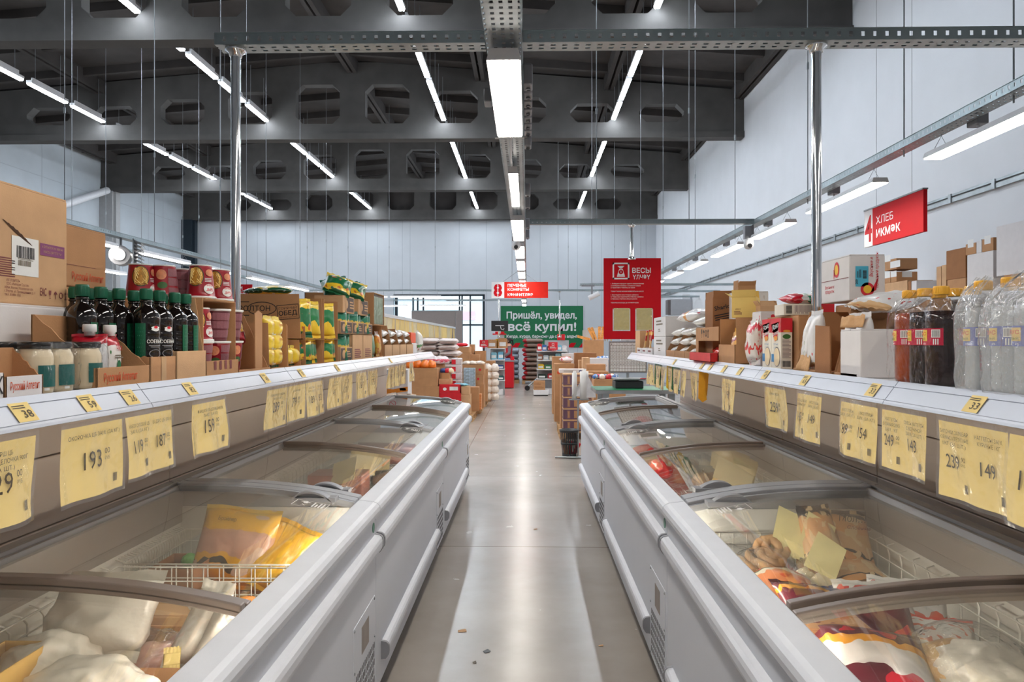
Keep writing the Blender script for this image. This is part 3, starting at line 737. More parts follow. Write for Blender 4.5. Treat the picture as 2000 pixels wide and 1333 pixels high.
# ================================================================ yellow price sheets hanging below the rails, small labels on the rails
TAGI = mat('tag_numerals', (72, 60, 44), rough=.6, var=0)
TAGS = mat('tag_small_print', (122, 102, 62), rough=.6, var=0)
def tagsheet(side, ya, yb, texts, lab, h=.172, z1=1.334, seed=0, clip=True):
    """texts: list of (price, kopecks, [title lines]) side by side; front view local x along the sheet"""
    rnd = random.Random(seed*13+5)
    w = yb-ya; s = -1 if side == 'left' else 1
    t = thing('price_sheet', lab, 'price sheet', (s*(XLIP+.006), (ya+yb)/2, z1), LEFT if s < 0 else RIGHT, 'yellow price sheets')
    a1, p1, a2, p2 = rnd.uniform(.003, .009), rnd.uniform(0, 6), rnd.uniform(.002, .006), rnd.uniform(0, 6)
    tilt = rnd.uniform(-.012, .012)
    def dfm(mb):
        mb.v = [(x, y+(a1*math.sin(x*19+p1)+a2*math.sin(x*41+z*17+p2)+tilt)*min(1, -z/h*1.3), z) for x, y, z in mb.v]; return mb
    def sheet(x0, x1, z0, z1_, y, nx=14, nz=6):
        m = MB(); vs = [(x0+(x1-x0)*i/nx, y, z0+(z1_-z0)*j/nz) for j in range(nz+1) for i in range(nx+1)]
        m.add(vs, [(j*(nx+1)+i, j*(nx+1)+i+1, (j+1)*(nx+1)+i+1, (j+1)*(nx+1)+i) for j in range(nz) for i in range(nx)], 0, True); return m
    dfm(sheet(-w/2, w/2, -h, -.008, 0)).build('paper', PAPERY, t)
    dfm(sheet(-w/2-.006, w/2+.006, -h-.008, .003, -.0035)).build('sleeve', SLEEVE, t)
    n = len(texts); L = MB()
    for i, (pr, kop, lines) in enumerate(texts):
        cw = w/n; cx = -w/2+cw*(i+.5); sz = .058 if n == 1 else .046
        if w < .12: sz = .04
        L.text(pr, (cx-.012, -.0022, -h*.62), size=sz, mi=0, fit=min(cw*.42, sz*1.25))
        if kop: L.text(kop, (cx+min(cw*.27, .05), -.0022, -h*.62+sz*.45), size=sz*.34, mi=0, fit=sz*.36); L.text('РУБ', (cx+min(cw*.27, .05), -.0022, -h*.62+sz*.2), size=sz*.2, mi=1, fit=sz*.36)
        for j, ln in enumerate(lines): L.text(ln, (cx, -.0022, -.036-j*.0145), size=.0125, mi=1 if n > 1 else 0, fit=min(cw*.86, len(ln)*.0083))
        bx = cx+cw*.32 if n == 1 else cx+cw*.22
        for k in range(5): L.box((bx+k*.0032, -.0024, -h+.02), (bx+k*.0032+.002, -.0022, -h+.04), 0)
    dfm(L).build('lettering', [TAGI, TAGS], t)
    return t
def T(side, pa, pb, texts, lab, **k):
    X = -XLIP if side == 'left' else XLIP
    ya, yb = sorted((YX(pa, X), YX(pb, X)))
    return tagsheet(side, ya, yb, texts, lab, **k)
TL = ['МЯСО ПТИЦЫ', 'ЗАМ. (ЗА КГ.)']
sh = [
 ('left', -70, 76, [('129', '00', ['ФАРШ ЦБ', 'ЗАМ.РАЗДЕЛОЧКА 900Г', '(ЗА ШТ.)'])], 'yellow price sheet reading 129 at the near end of the left shelf'),
 ('left', 126, 243, [('193', '00', ['ОКОРОЧКА ЦБ ЗАМ. (ЗА КГ.)'])], 'yellow price sheet reading 193 under the left shelf'),
 ('left', 248, 338, [('119', '00', ['НАБОР СУПОВОЙ ЦБ', 'ЗАМ. (ЗА КГ)']), ('187', '02', ['БЕДРО ЦБ ЗАМ.'])], 'yellow double price sheet reading 119 and 187'),
 ('left', 379, 442, [('159', '00', ['ФАРШ КУР. ПО-ДОМАШНЕМУ', 'ПАКЕТ (ЗА КГ)'])], 'yellow price sheet reading 159 hanging alone'),
 ('left', 526, 565, [('289', '00', ['ПЕЛЬМЕНИ ИЗ ГОВЯДИНЫ', 'ЗАМ. (ЗА КГ.)'])], 'yellow price sheet reading 289'),
 ('left', 566, 599, [('79', '00', ['ВАРЕНИКИ ЗАМ.'])], 'yellow price sheet reading 79'),
 ('left', 600, 632, [('189', '00', TL), ('83', '', TL)], 'yellow double price sheet reading 189 and 83'),
 ('left', 646, 690, [('493', '', TL), ('278', '00', TL)], 'yellow double price sheet reading 493 and 278'),
 ('left', 698, 717, [('169', '00', TL)], 'narrow yellow price sheet left of the 175 one'),
 ('left', 722, 739, [('175', '00', TL)], 'narrow yellow price sheet reading 175'),
 ('left', 761, 772, [('98', '', TL)], 'yellow price sheet in front of the orange and white carton, first of three'),
 ('left', 772.5, 783, [('112', '', TL)], 'yellow price sheet in front of the orange and white carton, middle of three'),
 ('left', 783.5, 794, [('89', '', TL)], 'yellow price sheet in front of the orange and white carton, last of three'),
 ('left', 801, 807, [('64', '', TL)], 'yellow strip hanging last at the far end of the left rail'),
 ('right', 2085, 1967, [('139', '00', ['БИТОЧКИ', 'КУРИНЫЕ'])], 'yellow price sheet cut by the picture edge, with heading beginning БИТ'),
 ('right', 1963, 1828, [('239', '90', ['БИТОЧКИ ЗАМ.БАР', 'КУРИНЫЕ АППЕТИТНЫЕ', '1КГ (ЗА ШТ.)']), ('149', '', ['НАГГЕТСЫ ЗАМ.', 'КУРИНЫЕ 1КГ'])], 'yellow double price sheet reading 239 and 149'),
 ('right', 1805, 1719, [('249', '00', ['НАГГЕТСЫ', 'В ПАНИРОВКЕ', 'ЗАМ. 1КГ']), ('143', '', ['СМЕСЬ НАГГЕТСЫ', 'С ВЕТЧИНОЙ', 'ЗАМ.(ЗА ШТ)'])], 'yellow double price sheet reading 249 and 143'),
 ('right', 1710, 1640, [('189', '00', TL), ('154', '', TL)], 'yellow double price sheet reading 189 and 154'),
 ('right', 1602, 1555, [('145', '00', ['КОТЛЕТЫ ДОМАШНИЕ', 'КУРИНЫЕ 1КГ']), ('149', '', TL)], 'yellow double price sheet reading 145 and 149'),
 ('right', 1530, 1491, [('259', '00', ['БЛИНЫ С МЯСОМ'])], 'yellow price sheet reading 259'),
 ('right', 1434, 1408, [('198', '00', TL)], 'yellow price sheet reading 198 hanging alone'),
 ('right', 1360, 1346, [('124', '', TL)], 'yellow price sheet next to the orange edged strip'),
 ('right', 1338, 1329, [('96', '', TL)], 'narrow yellow price sheet, seventh from the scales'),
 ('right', 1327, 1314, [('88', '', TL)], 'narrow yellow price sheet, sixth from the scales'),
 ('right', 1311, 1303, [('75', '', TL)], 'narrow yellow price sheet, fifth from the scales'),
 ('right', 1300, 1290.5, [('99', '', TL)], 'narrow yellow price sheet, fourth from the scales'),
 ('right', 1289.5, 1283, [('54', '', TL)], 'narrow yellow price sheet, third from the scales'),
 ('right', 1282, 1275.5, [('67', '', TL)], 'narrow yellow price sheet, second from the scales'),
 ('right', 1274, 1265, [('81', '', TL)], 'narrow yellow price sheet, first from the scales'),
]
for k, (sd, a, c, tx, lab) in enumerate(sh):
    big = sd == 'left' and c < 120
    T(sd, a, c, tx, lab, seed=k, h=.175 if k in (0, 1) else .19 if k in (14, 15) else .163 if sd == 'left' else .17)
# coloured strips among the far sheets
ORANGE = mat('orange_strip', (226, 158, 30), rough=.5); YEL = mat('bright_yellow_strip', (240, 200, 60), rough=.5)
for px, m, lab in ((1364.5, ORANGE, 'orange strip hanging edge-on beside a price sheet below the right rail'), (1301.7, YEL, 'bright yellow strip between narrow price sheets near the scales'), (1312.4, GREENP, 'green strip between narrow price sheets near the scales'), (1279, GREENP, 'short green strip among the first price sheets near the scales')):
    y = YX(px, XLIP); b = MB()
    b.prism([(0, .0), (.03, -.01), (.045, -.17), (.02, -.185), (-.004, -.16)], -.004, .004, 'y'); b.prism([(.035, 0), (.06, -.02), (.05, -.15), (.03, -.12)], .012, .02, 'y')
    o = b.build('hanging_strip', m, loc=(XLIP+.002, y, 1.345)); tag(o, lab, 'strip')
# small shelf labels on the slanted rail
def slabel(side, px, txt, lab, w=.062):
    s = -1 if side == 'left' else 1
    fm = .55; xm = s*(XSH-.004+(XLIP-XSH+.004)*fm); zm = SZ+.006-.058*fm
    y = YX(px, xm)
    nx, nz = -s*.058, .043; l = math.hypot(nx, nz); n = Vector((nx/l, 0, nz/l))
    rt = Vector((0, -s, 0)); up = n.cross(rt) if False else Vector((s*.043/l, 0, .058/l))
    o0 = Vector((xm, y, zm))+n*.0028
    t = thing('shelf_label', lab, 'price label', o0, 0, 'yellow labels on the price rails')
    def pt(a, c, e=0): return rt*a+up*c+n*e
    b = MB(); h = .046
    b.quad(pt(-w/2, -h/2), pt(w/2, -h/2), pt(w/2, h/2), pt(-w/2, h/2)); b.build('paper', PAPERY, t)
    b = MB()
    if txt: b.text(txt, pt(.008, -.014), rt, up, .026, 0, fit=.03)
    for k in range(2): b.add([pt(-w*.42, .014-k*.005, .001), pt(w*.2, .014-k*.005, .001), pt(w*.2, .016-k*.005, .001), pt(-w*.42, .016-k*.005, .001)], [(0, 1, 2, 3)])
    b.build('lettering', TAGI, t)
for sd, px, tx, lab in [('left', 44, '38', 'yellow rail label reading 38 under the glass jars'), ('left', 172, '59', 'yellow rail label reading 59'), ('left', 252, '26', 'yellow rail label reading 26 at a rail joint'), ('left', 370, '82', 'yellow rail label reading 82 below the noodle cups'),
    ('left', 517, '45', 'faded rail label below the brown cartons of yellow packets'), ('left', 588, '31', 'faded rail label below the green and yellow packets'), ('left', 658, '29', 'faded rail label below the small brown boxes'), ('left', 762, '', 'small faded label toward the far end of the left rail'),
    ('right', 1905, '33', 'yellow rail label reading 33 under the clear bottles'), ('right', 1706, '33', 'yellow rail label reading 33 at a rail joint below the dark bottles'), ('right', 1573, '65', 'yellow rail label reading 65 below the torn paper bags'), ('right', 1496, '47', 'faded rail label below the red and white packs'),
    ('right', 1446, '', 'faded rail label, second from a rail joint, below the brown box'), ('right', 1415, '', 'faded rail label below the brown box of bright packets'), ('right', 1388, '', 'faded rail label below the red tray'), ('right', 1372, '', 'faded rail label just past a rail joint'), ('right', 1318, '', 'faded rail label below the silver packets')]:
    slabel(sd, px, tx, lab)
# scraps on the floor
def scrap(px, py, w, d, m, lab, rz):
    p = P(px, py, Z=0); b = MB()
    b.add([(-w/2, -d/2, .002), (w/2, -d/2*.7, .003), (w/2*.8, d/2, .006), (-w/2, d/2*.8, .002)], [(0, 1, 2, 3)])
    b.add([(-w/2, -d/2, .001), (w/2, -d/2*.7, .001), (w/2*.8, d/2, .001), (-w/2, d/2*.8, .001)], [(3, 2, 1, 0)])
    o = b.build('paper_scrap', m, loc=(p.x, p.y, .0006), rot=(0, 0, rz)); tag(o, lab, 'scrap')
scrap(903, 1234, .045, .035, CARD2, 'square brown paper scrap on the aisle floor', .1)
scrap(951, 1274, .034, .03, BLACKP, 'small dark crumpled scrap on the aisle floor', .6)
scrap(927, 1296, .016, .02, INKG, 'tiny grey scrap nearest the camera on the aisle floor', .3)
scrap(1174, 1263, .024, .014, CARD2, 'tiny brown scrap near the freezers on the right', .0)
scrap(1046, 1035, .03, .02, CARD3, 'brown crumb beyond the floor joint in the aisle', .2)
# ================================================================ builders for goods (front of every item: local y = 0 looking -y; x to the viewer's right)
from mathutils import noise as NZ
SZ += .0008
def face_frame(f, w, d, h):
    return {'F': (Vector((0, 0, 0)), Vector((1, 0, 0)), w), 'L': (Vector((-w/2, d/2, 0)), Vector((0, -1, 0)), d), 'R': (Vector((w/2, d/2, 0)), Vector((0, 1, 0)), d)}[f]
def prints(t, w, d, h, items, lift=.0012):
    """items: (face, text or shape, x, z, size, material[, options])"""
    L = MB(); ms = []
    for it in items:
        f, s, x, z, sz, m = it[:6]; op = it[6] if len(it) > 6 else {}
        if m not in ms: ms.append(m)
        mi = ms.index(m); o, r, _ = face_frame(f, w, d, h); n = r.cross(Vector((0, 0, 1)))
        p = o+r*x+Vector((0, 0, z))
        up = Vector((0, 0, 1)); rr = r
        if op.get('rot'):
            a = R(op['rot']); rr = r*math.cos(a)+up*math.sin(a); up = up*math.cos(a)-r*math.sin(a)
        lf = n*(lift+op.get('e', 0))
        if s == '#rect':
            a, c = sz; q = [p+lf+rr*i*a/2+up*j*c/2 for i, j in ((-1, -1), (1, -1), (1, 1), (-1, 1))]; L.add(q, [(0, 1, 2, 3)], mi)
        elif s == '#disc':
            a, c = sz; L.add([p+lf+rr*a/2*math.cos(k*math.pi/12)+up*c/2*math.sin(k*math.pi/12) for k in range(24)], [tuple(range(24))], mi)
        elif s == '#ring':
            a, c, th = sz; v = []
            for k in range(24):
                for e in (0, th): v.append(p+lf+rr*(a/2-e)*math.cos(k*math.pi/12)+up*(c/2-e)*math.sin(k*math.pi/12))
            L.add(v, [(2*k, 2*((k+1) % 24), 2*((k+1) % 24)+1, 2*k+1) for k in range(24)], mi)
        elif s == '#frame':
            a, c, th = sz
            for i0, j0, i1, j1 in ((-a/2, -c/2, a/2, -c/2+th), (-a/2, c/2-th, a/2, c/2), (-a/2, -c/2, -a/2+th, c/2), (a/2-th, -c/2, a/2, c/2)):
                L.add([p+lf+rr*i+up*j for i, j in ((i0, j0), (i1, j0), (i1, j1), (i0, j1))], [(0, 1, 2, 3)], mi)
        elif s == '#bars':
            a, c = sz; k = -a/2; rnd = random.Random(3)
            while k < a/2-.001:
                b = rnd.choice((.0008, .0014, .002))*a/.04; L.add([p+lf+rr*i+up*j for i, j in ((k, -c/2), (k+b, -c/2), (k+b, c/2), (k, c/2))], [(0, 1, 2, 3)], mi); k += b+rnd.choice((.0008, .0015))*a/.04
        elif s == '#lines':
            a, c, n_ = sz
            for k in range(n_):
                zz = c/2-c*(k+.5)/n_; ww = a*(1 if k % 3 else .8); hh = c/n_*.24
                L.add([p+lf+rr*i+up*j for i, j in ((-a/2, zz-hh), (-a/2+ww, zz-hh), (-a/2+ww, zz+hh), (-a/2, zz+hh))], [(0, 1, 2, 3)], mi)
        elif s == '#poly':
            L.add([p+lf+rr*i+up*j for i, j in sz], [tuple(range(len(sz)))], mi)
        else: L.text(s, p+n*op.get('e', 0), rr, up, sz, mi, bold=op.get('b', 0), fit=op.get('fit'), align=op.get('al', 'C'), skew=op.get('sk', 0), lift=lift)
    if L.v: return L.build('print', ms, t)
def pack_marks(x, z, m, s=.03, f='F'):
    """the usual transport marks: glass, umbrella, arrows"""
    o = [(f, '#poly', x, z, [(-s*.25, s*.5), (s*.25, s*.5), (s*.18, 0), (s*.04, -s*.1), (s*.04, -s*.42), (s*.2, -s*.5), (-s*.2, -s*.5), (-s*.04, -s*.42), (-s*.04, -s*.1), (-s*.18, 0)], m)]
    o += [(f, '#poly', x+s*1.1, z, [(-s*.4, s*.1), (0, s*.5), (s*.4, s*.1), (s*.05, s*.1), (s*.05, -s*.5), (-s*.05, -s*.5), (-s*.05, s*.1)], m)]
    o += [(f, '#ring', x+s*2.2, z, (s*.8, s*.8, s*.12), m)]
    for k in (0, 1): o += [(f, '#poly', x+s*(3.1+.4*k), z, [(-s*.05, -s*.4), (s*.05, -s*.4), (s*.05, s*.2), (s*.16, s*.2), (0, s*.5), (-s*.16, s*.2), (-s*.05, s*.2)], m)]
    o += [(f, '#rect', x+s*3.3, z-s*.46, (s*.9, s*.08), m)]
    return o
def carton(label, w, d, h, loc, rz=0, m=None, pr=(), name='carton', cat='box', group=None, tape=True, rot=None, flaps=True, rim=False):
    t = thing(name, label, cat, loc, rz, group, rot)
    b = MB(); b.box((-w/2, 0, 0), (w/2, d, h-.004 if flaps else h)); b.build('walls', m or CARD, t, bevel=min(.004, w*.03))
    if flaps:
        b = MB(); g = .0015
        if w >= d: b.box((-w/2+.002, .002, h-.004), (w/2-.002, d/2-g, h)); b.box((-w/2+.002, d/2+g, h-.004), (w/2-.002, d-.002, h))
        else: b.box((-w/2+.002, .002, h-.004), (-g, d-.002, h)); b.box((g, .002, h-.004), (w/2-.002, d-.002, h))
        b.build('top_flap', m or CARD, t)
    if tape:
        b = MB(); q = .024
        if w >= d:
            b.box((-w/2-.0008, d/2-q, h), (w/2+.0008, d/2+q, h+.0008)); b.box((-w/2-.001, d/2-q, h-.06), (-w/2, d/2+q, h)); b.box((w/2, d/2-q, h-.06), (w/2+.001, d/2+q, h))
        else:
            b.box((-q, -.0008, h), (q, d+.0008, h+.0008)); b.box((-q, -.001, h-.06), (q, 0, h))
        b.build('tape', TAPE, t)
    if pr: prints(t, w, d, h, pr)
    return t
def tray(label, w, d, hf, hb, loc, rz, m=None, cut=.35, pr=(), name='display_tray', fm=None, group=None, sides=(1, 1), notch=None, flapback=None):
    """open display carton: low front hf, tall back hb, side walls sloping from the back down to the front"""
    m = m or CARD; th = .004
    t = thing(name, label, 'display box', loc, rz, group)
    b = MB(); b.box((-w/2, 0, 0), (w/2, d, th)); b.build('base', m, t)
    b = MB()
    if notch:
        a = w*.18; b.prism([(-w/2, 0), (w/2, 0), (w/2, hf*1.5), (w/2-a, hf), (-w/2+a, hf), (-w/2, hf*1.5)], 0, th, 'y')
    else: b.box((-w/2, 0, 0), (w/2, th, hf))
    b.build('front_wall', fm or m, t, bevel=.001)
    b = MB(); b.box((-w/2, d-th, 0), (w/2, d, hb)); b.build('back_wall', m, t, bevel=.001)
    for s, sh in zip((-1, 1), sides):
        hs = hf+(hb-hf)*sh
        n = 7; y0, y1 = .01, d*cut; edge = []
        for k in range(n+1):
            f = k/n; edge.append((y0+(y1-y0)*f, hf+(hs-hf)*f+(.003 if k % 2 else -.002)*(0 < k < n)))
        poly = [(0, 0), (d, 0), (d, hs)]+edge[::-1]+[(0, hf)]
        b = MB(); xx = s*w/2; b.prism(poly, min(xx, xx-s*th), max(xx, xx-s*th), 'x'); b.build('side_wall', m, t)
    if pr: prints(t, w, d, hf, pr)
    return t
def openbox(label, w, d, h, loc, rz=0, m=None, pr=(), flap=.08, fa=(70, 60, 115, 50), name='open_carton', group=None, inner=None):
    """open-topped carton with four flaps standing out at angles fa"""
    m = m or CARD; th = .004; t = thing(name, label, 'box', loc, rz, group)
    b = MB(); b.box((-w/2, 0, 0), (w/2, d, th)); b.box((-w/2, 0, 0), (w/2, th, h)); b.box((-w/2, d-th, 0), (w/2, d, h)); b.box((-w/2, th, 0), (-w/2+th, d-th, h)); b.box((w/2-th, th, 0), (w/2, d-th, h)); b.build('walls', m, t, bevel=.0015)
    for k, a in enumerate(fa):
        if a is None: continue
        a = R(a); dx, dz = math.cos(a)*flap, math.sin(a)*flap
        b = MB()
        if k == 0: b.prism([(0, h), (th, h), (th-dx, h+dz), (-dx, h+dz)], -w/2+.003, w/2-.003, 'x')
        if k == 1: b.prism([(d, h), (d-th, h), (d-th+dx, h+dz), (d+dx, h+dz)], -w/2+.003, w/2-.003, 'x')
        if k == 2: b.prism([(-w/2, h), (-w/2+th, h), (-w/2+th-dx, h+dz), (-w/2-dx, h+dz)], .003, d-.003, 'y')
        if k == 3: b.prism([(w/2, h), (w/2-th, h), (w/2-th+dx, h+dz), (w/2+dx, h+dz)], .003, d-.003, 'y')
        b.build('flap', m, t)
    if pr: prints(t, w, d, h, pr)
    return t
def pillow(w, h, t, seed=0, crimp=.018, nu=14, nv=16, wr=.18, taper=0, pw=2.6):
    """filled packet standing on its bottom seal: x width, z height, y thickness"""
    b = MB(); rnd = random.Random(seed); ox = rnd.uniform(0, 50)
    def pt(i, j, s):
        u, v = i/nu, j/nv
        x = (u-.5)*w; z = v*h
        e = (1-abs(2*u-1)**pw); g = 1-abs(2*v-1)**3.2
        T = t/2*(max(0, e)**.55)*(max(0, g)**.6)
        pin = 1-.10*(1-abs(2*u-1))*0-.07*math.sin(math.pi*v)*(t/w)
        x *= pin*(1-taper*v)
        q = NZ.noise(Vector((u*4+ox, v*4, s*3)))*.55+NZ.noise(Vector((u*11+ox, v*9, s*5)))*.45
        T *= 1+wr*q*1.6
        y = s*T+.25*t*wr*NZ.noise(Vector((u*2+ox, v*2, 9)))
        z += .012*w*math.sin(u*9+ox)*(abs(2*v-1)**4)
        return (x, y, z)
    F = {}
    vs = []
    for s in (-1, 1):
        for j in range(nv+1):
            for i in range(nu+1):
                if s > 0 and (i in (0, nu) or j in (0, nv)): F[s, i, j] = F[-1, i, j]; continue
                F[s, i, j] = len(vs); vs.append(pt(i, j, s))
    fs = []
    for s in (-1, 1):
        for j in range(nv):
            for i in range(nu):
                q = (F[s, i, j], F[s, i+1, j], F[s, i+1, j+1], F[s, i, j+1]); fs.append(q if s < 0 else q[::-1])
    b.add(vs, fs, 0, True)
    if crimp:
        for v, sg in ((0, -1), (1, 1)):
            row = [vs[F[-1, i, nv if v else 0]] for i in range(nu+1)]
            out = [(x*1.01, y+.003*math.sin(i*2.1+ox), z+sg*crimp) for i, (x, y, z) in enumerate(row)]
            b.add(row+out, [(i, i+1, nu+2+i, nu+1+i) if sg > 0 else (i, nu+1+i, nu+2+i, i+1) for i in range(nu)], 0, True)
    return b
def bag(label, w, h, t, m, loc, rot=(0, 0, 0), name='food_bag', cat='bag', group=None, seed=0, pr=None, crimp=.015, inner=None, wr=.2, taper=0):
    T_ = thing(name, label, cat, loc, 0, group, rot)
    pillow(w, h, t, seed, crimp, wr=wr, taper=taper).build('bag_film', m, T_)
    if inner: inner(T_)
    if pr: prints(T_, w, t, h, [(i[0], i[1], i[2], i[3], i[4], i[5], dict(i[6] if len(i) > 6 else {}, e=t*.46)) for i in pr])
    return T_
def lump(w, d, h, seed=0, rough=.3, n=12, flat=True, freq=2.2, sharp=0):
    """irregular lump resting on z = 0"""
    bm = bmesh.new(); bmesh.ops.create_icosphere(bm, subdivisions=5 if n > 12 else 4 if n > 10 else 3, radius=1)
    o = Vector((seed*3.1, seed*1.7, seed*.9)); fq = 2.4
    for v in bm.verts:
        c = v.co.copy(); q = NZ.noise(c*freq+o)*.6+NZ.noise(c*freq*2.3+o)*.3
        if sharp: q = q*.5+(.3-abs(NZ.noise(c*1.5+o*2)))*sharp*1.3+(.2-abs(NZ.noise(c*3.1-o)))*sharp*.45+(.2-abs(NZ.noise(c*7+o)))*sharp*.14
        c *= 1+rough*q
        if flat and c.z < -.55: c.z = -.55-(c.z+.55)*.1
        v.co = Vector((c.x*w/2, c.y*d/2, (c.z+.58)*h/1.6))
    b = MB(); idx = {v: i for i, v in enumerate(bm.verts)}
    b.add([v.co for v in bm.verts], [[idx[v] for v in f.verts] for f in bm.faces], 0, True); bm.free()
    return b
def cup(label, loc, rz, up=False, group='instant noodle cups', kind=0):
    """noodle cup: wide rim, tapering wall with printed picture"""
    t = thing('noodle_cup', label, 'cup', loc, rz, group)
    h, rt, rb = .112, .047, .036
    prof = [(rb-.004, .004), (rb, 0), (rb+.0005, .008)]+[(rb+(rt-rb)*k/6, .008+(h-.012)*k/6) for k in range(1, 7)]+[(rt+.003, h-.003), (rt+.003, h+.001), (rt-.003, h+.001), (rt-.004, h-.004), (0, h-.004)]
    flip = (lambda p: [(r, h-z) for r, z in p][::-1]) if up else (lambda p: p)
    b = MB(); b.lathe(flip(prof), n=28); b.build('cup_wall', CUP_R if kind != 2 else CUP_B, t)
    b = MB(); rim = [(rt+.0005, h-.006), (rt+.0042, h-.004), (rt+.0042, h+.0016), (rt, h+.0022), (0, h+.0024)]; b.lathe(flip(rim), n=28); b.build('rim', PAPERW, t)
    if up:
        b = MB(); b.lathe([(rb+.001, h-.004), (rb+.001, h), (0, h)], n=28); b.build('base_ring', PAPERW, t)
    def wrap(mb, ang0):      # lay a flat drawing (x along arc, z up) on the cone
        o = []
        for x, y, z in mb.v:
            zz = h-z if up else z
            r = rb+(rt-rb)*max(0, min(1, zz/h))+.0012-y
            a = ang0-math.pi/2+x/.042; o.append((r*math.cos(a), r*math.sin(a), z))
        mb.v = o; return mb
    P_ = MB()
    def D(s, x, z, sz, m_): 
        y = -.0003*len({i for i in P_.mi}); q = [(x+f*sz[0]/2*math.cos(k*math.pi/10), y, z+f*sz[1]/2*math.sin(k*math.pi/10)) for f in (.3, .65, 1) for k in range(20)]
        P_.add([(x, y, z)]+q, [(0, 1+k, 1+(k+1) % 20) for k in range(20)], m_)
        for r in (1, 21): P_.add([q[r-1+k] for k in range(20)]+[q[r+19+k] for k in range(20)], [(k, 20+k, 20+(k+1) % 20, (k+1) % 20) for k in range(20)], m_)
    up_ = up
    if kind == 0:      # noodles picture + speech patch
        D(0, -.026, .072 if up else .06, (.056, .068), 1); D(0, -.026, .072 if up else .06, (.050, .062), 0)
        for k in range(9): P_.tube([(-.026+.019*math.cos(a*.9+k), -.0016, (.072 if up else .06)+.026*math.sin(a*1.1+k*.7)) for a in range(6)], .0016, 4, 3)
        D(0, .018, .03 if up else .03, (.036, .034), 2)
        for ln, z_, s_ in (('БИГ', .026, .013), ('ЛАНЧ', .040, .009)):
            P_.text(ln, (.018, -.0006, z_+.006 if up else .058-z_), (-1, 0, 0) if up else (1, 0, 0), (0, 0, -1) if up else (0, 0, 1), s_, 4, bold=.02, lift=.0006)
        D(0, .022, .085 if up else .085, (.03, .024), 5)
        for k in range(3): P_.add([(.004, -.0003, .064-k*.005), (.03, -.0003, .064-k*.005), (.03, -.0003, .066-k*.005), (.004, -.0003, .066-k*.005)], [(0, 1, 2, 3)], 2)
    elif kind == 1:    # bowl picture beside three text panels
        D(0, -.022, .08, (.034, .034), 5); D(0, -.018, .045, (.03, .022), 6)
        for z in (.026, .058, .088): P_.add([(.0, 0, z-.014), (.05, 0, z-.014), (.05, 0, z+.012), (.0, 0, z+.012)], [(0, 1, 2, 3)], 7)
    else:
        for z in (.026, .058, .088): P_.add([(-.05, 0, z-.014), (.05, 0, z-.014), (.05, 0, z+.012), (-.05, 0, z+.012)], [(0, 1, 2, 3)], 7)
    # cut the wide panels into strips so that they follow the wall
    Q = MB()
    for f, mi in zip(P_.f, P_.mi):
        vs = [P_.v[i] for i in f]
        if len(vs) == 4 and max(v[0] for v in vs)-min(v[0] for v in vs) > .015:
            xa, xb = min(v[0] for v in vs), max(v[0] for v in vs); za, zb = min(v[2] for v in vs), max(v[2] for v in vs)
            for k in range(8):
                x0, x1 = xa+(xb-xa)*k/8, xa+(xb-xa)*(k+1)/8; Q.add([(x0, 0, za), (x1, 0, za), (x1, 0, zb), (x0, 0, zb)], [(0, 1, 2, 3)], mi)
        else: Q.add(vs, [tuple(range(len(vs)))], mi)
    wrap(Q, 0).build('print', [mat('noodle_yellow', (204, 146, 56), rough=.5, var=.2, scale=120), mat('dark_green_ring', (52, 58, 40)), PAPERW, mat('noodle_light', (250, 220, 140), var=0), INKR, mat('broth_orange', (232, 150, 110), var=.15, scale=60), mat('herb_green', (70, 110, 60)), mat('mauve_panel', (142, 88, 96), rough=.6, var=.06, scale=200)], t)
    return t
CUP_R = mat('cup_red', (158, 22, 38), rough=.35, var=.03); CUP_B = mat('cup_maroon', (112, 48, 56), rough=.4, var=.03)
SOY = mat('soy_sauce', (22, 16, 15), rough=.08, var=0, coat=.6); SOYG = mat('soy_label_green', (16, 96, 66), rough=.4, var=.02); CAPG = mat('cap_green', (22, 98, 72), rough=.35, var=.02)
def wraptext(mb, rx, ry, a0, n=4):
    """bend a flat drawing round a bottle"""
    o = []
    for x, y, z in mb.v:
        a = a0-math.pi/2+x/((rx+ry)/2); e = .0012-y; o.append(((rx+e)*math.cos(a), (ry+e)*math.sin(a), z))
    mb.v = o; return mb
def strips(mb, x0, x1, z0, z1, mi, n=10):
    for k in range(n):
        a, b = x0+(x1-x0)*k/n, x0+(x1-x0)*(k+1)/n; mb.add([(a, 0, z0), (b, 0, z0), (b, 0, z1), (a, 0, z1)], [(0, 1, 2, 3)], mi)
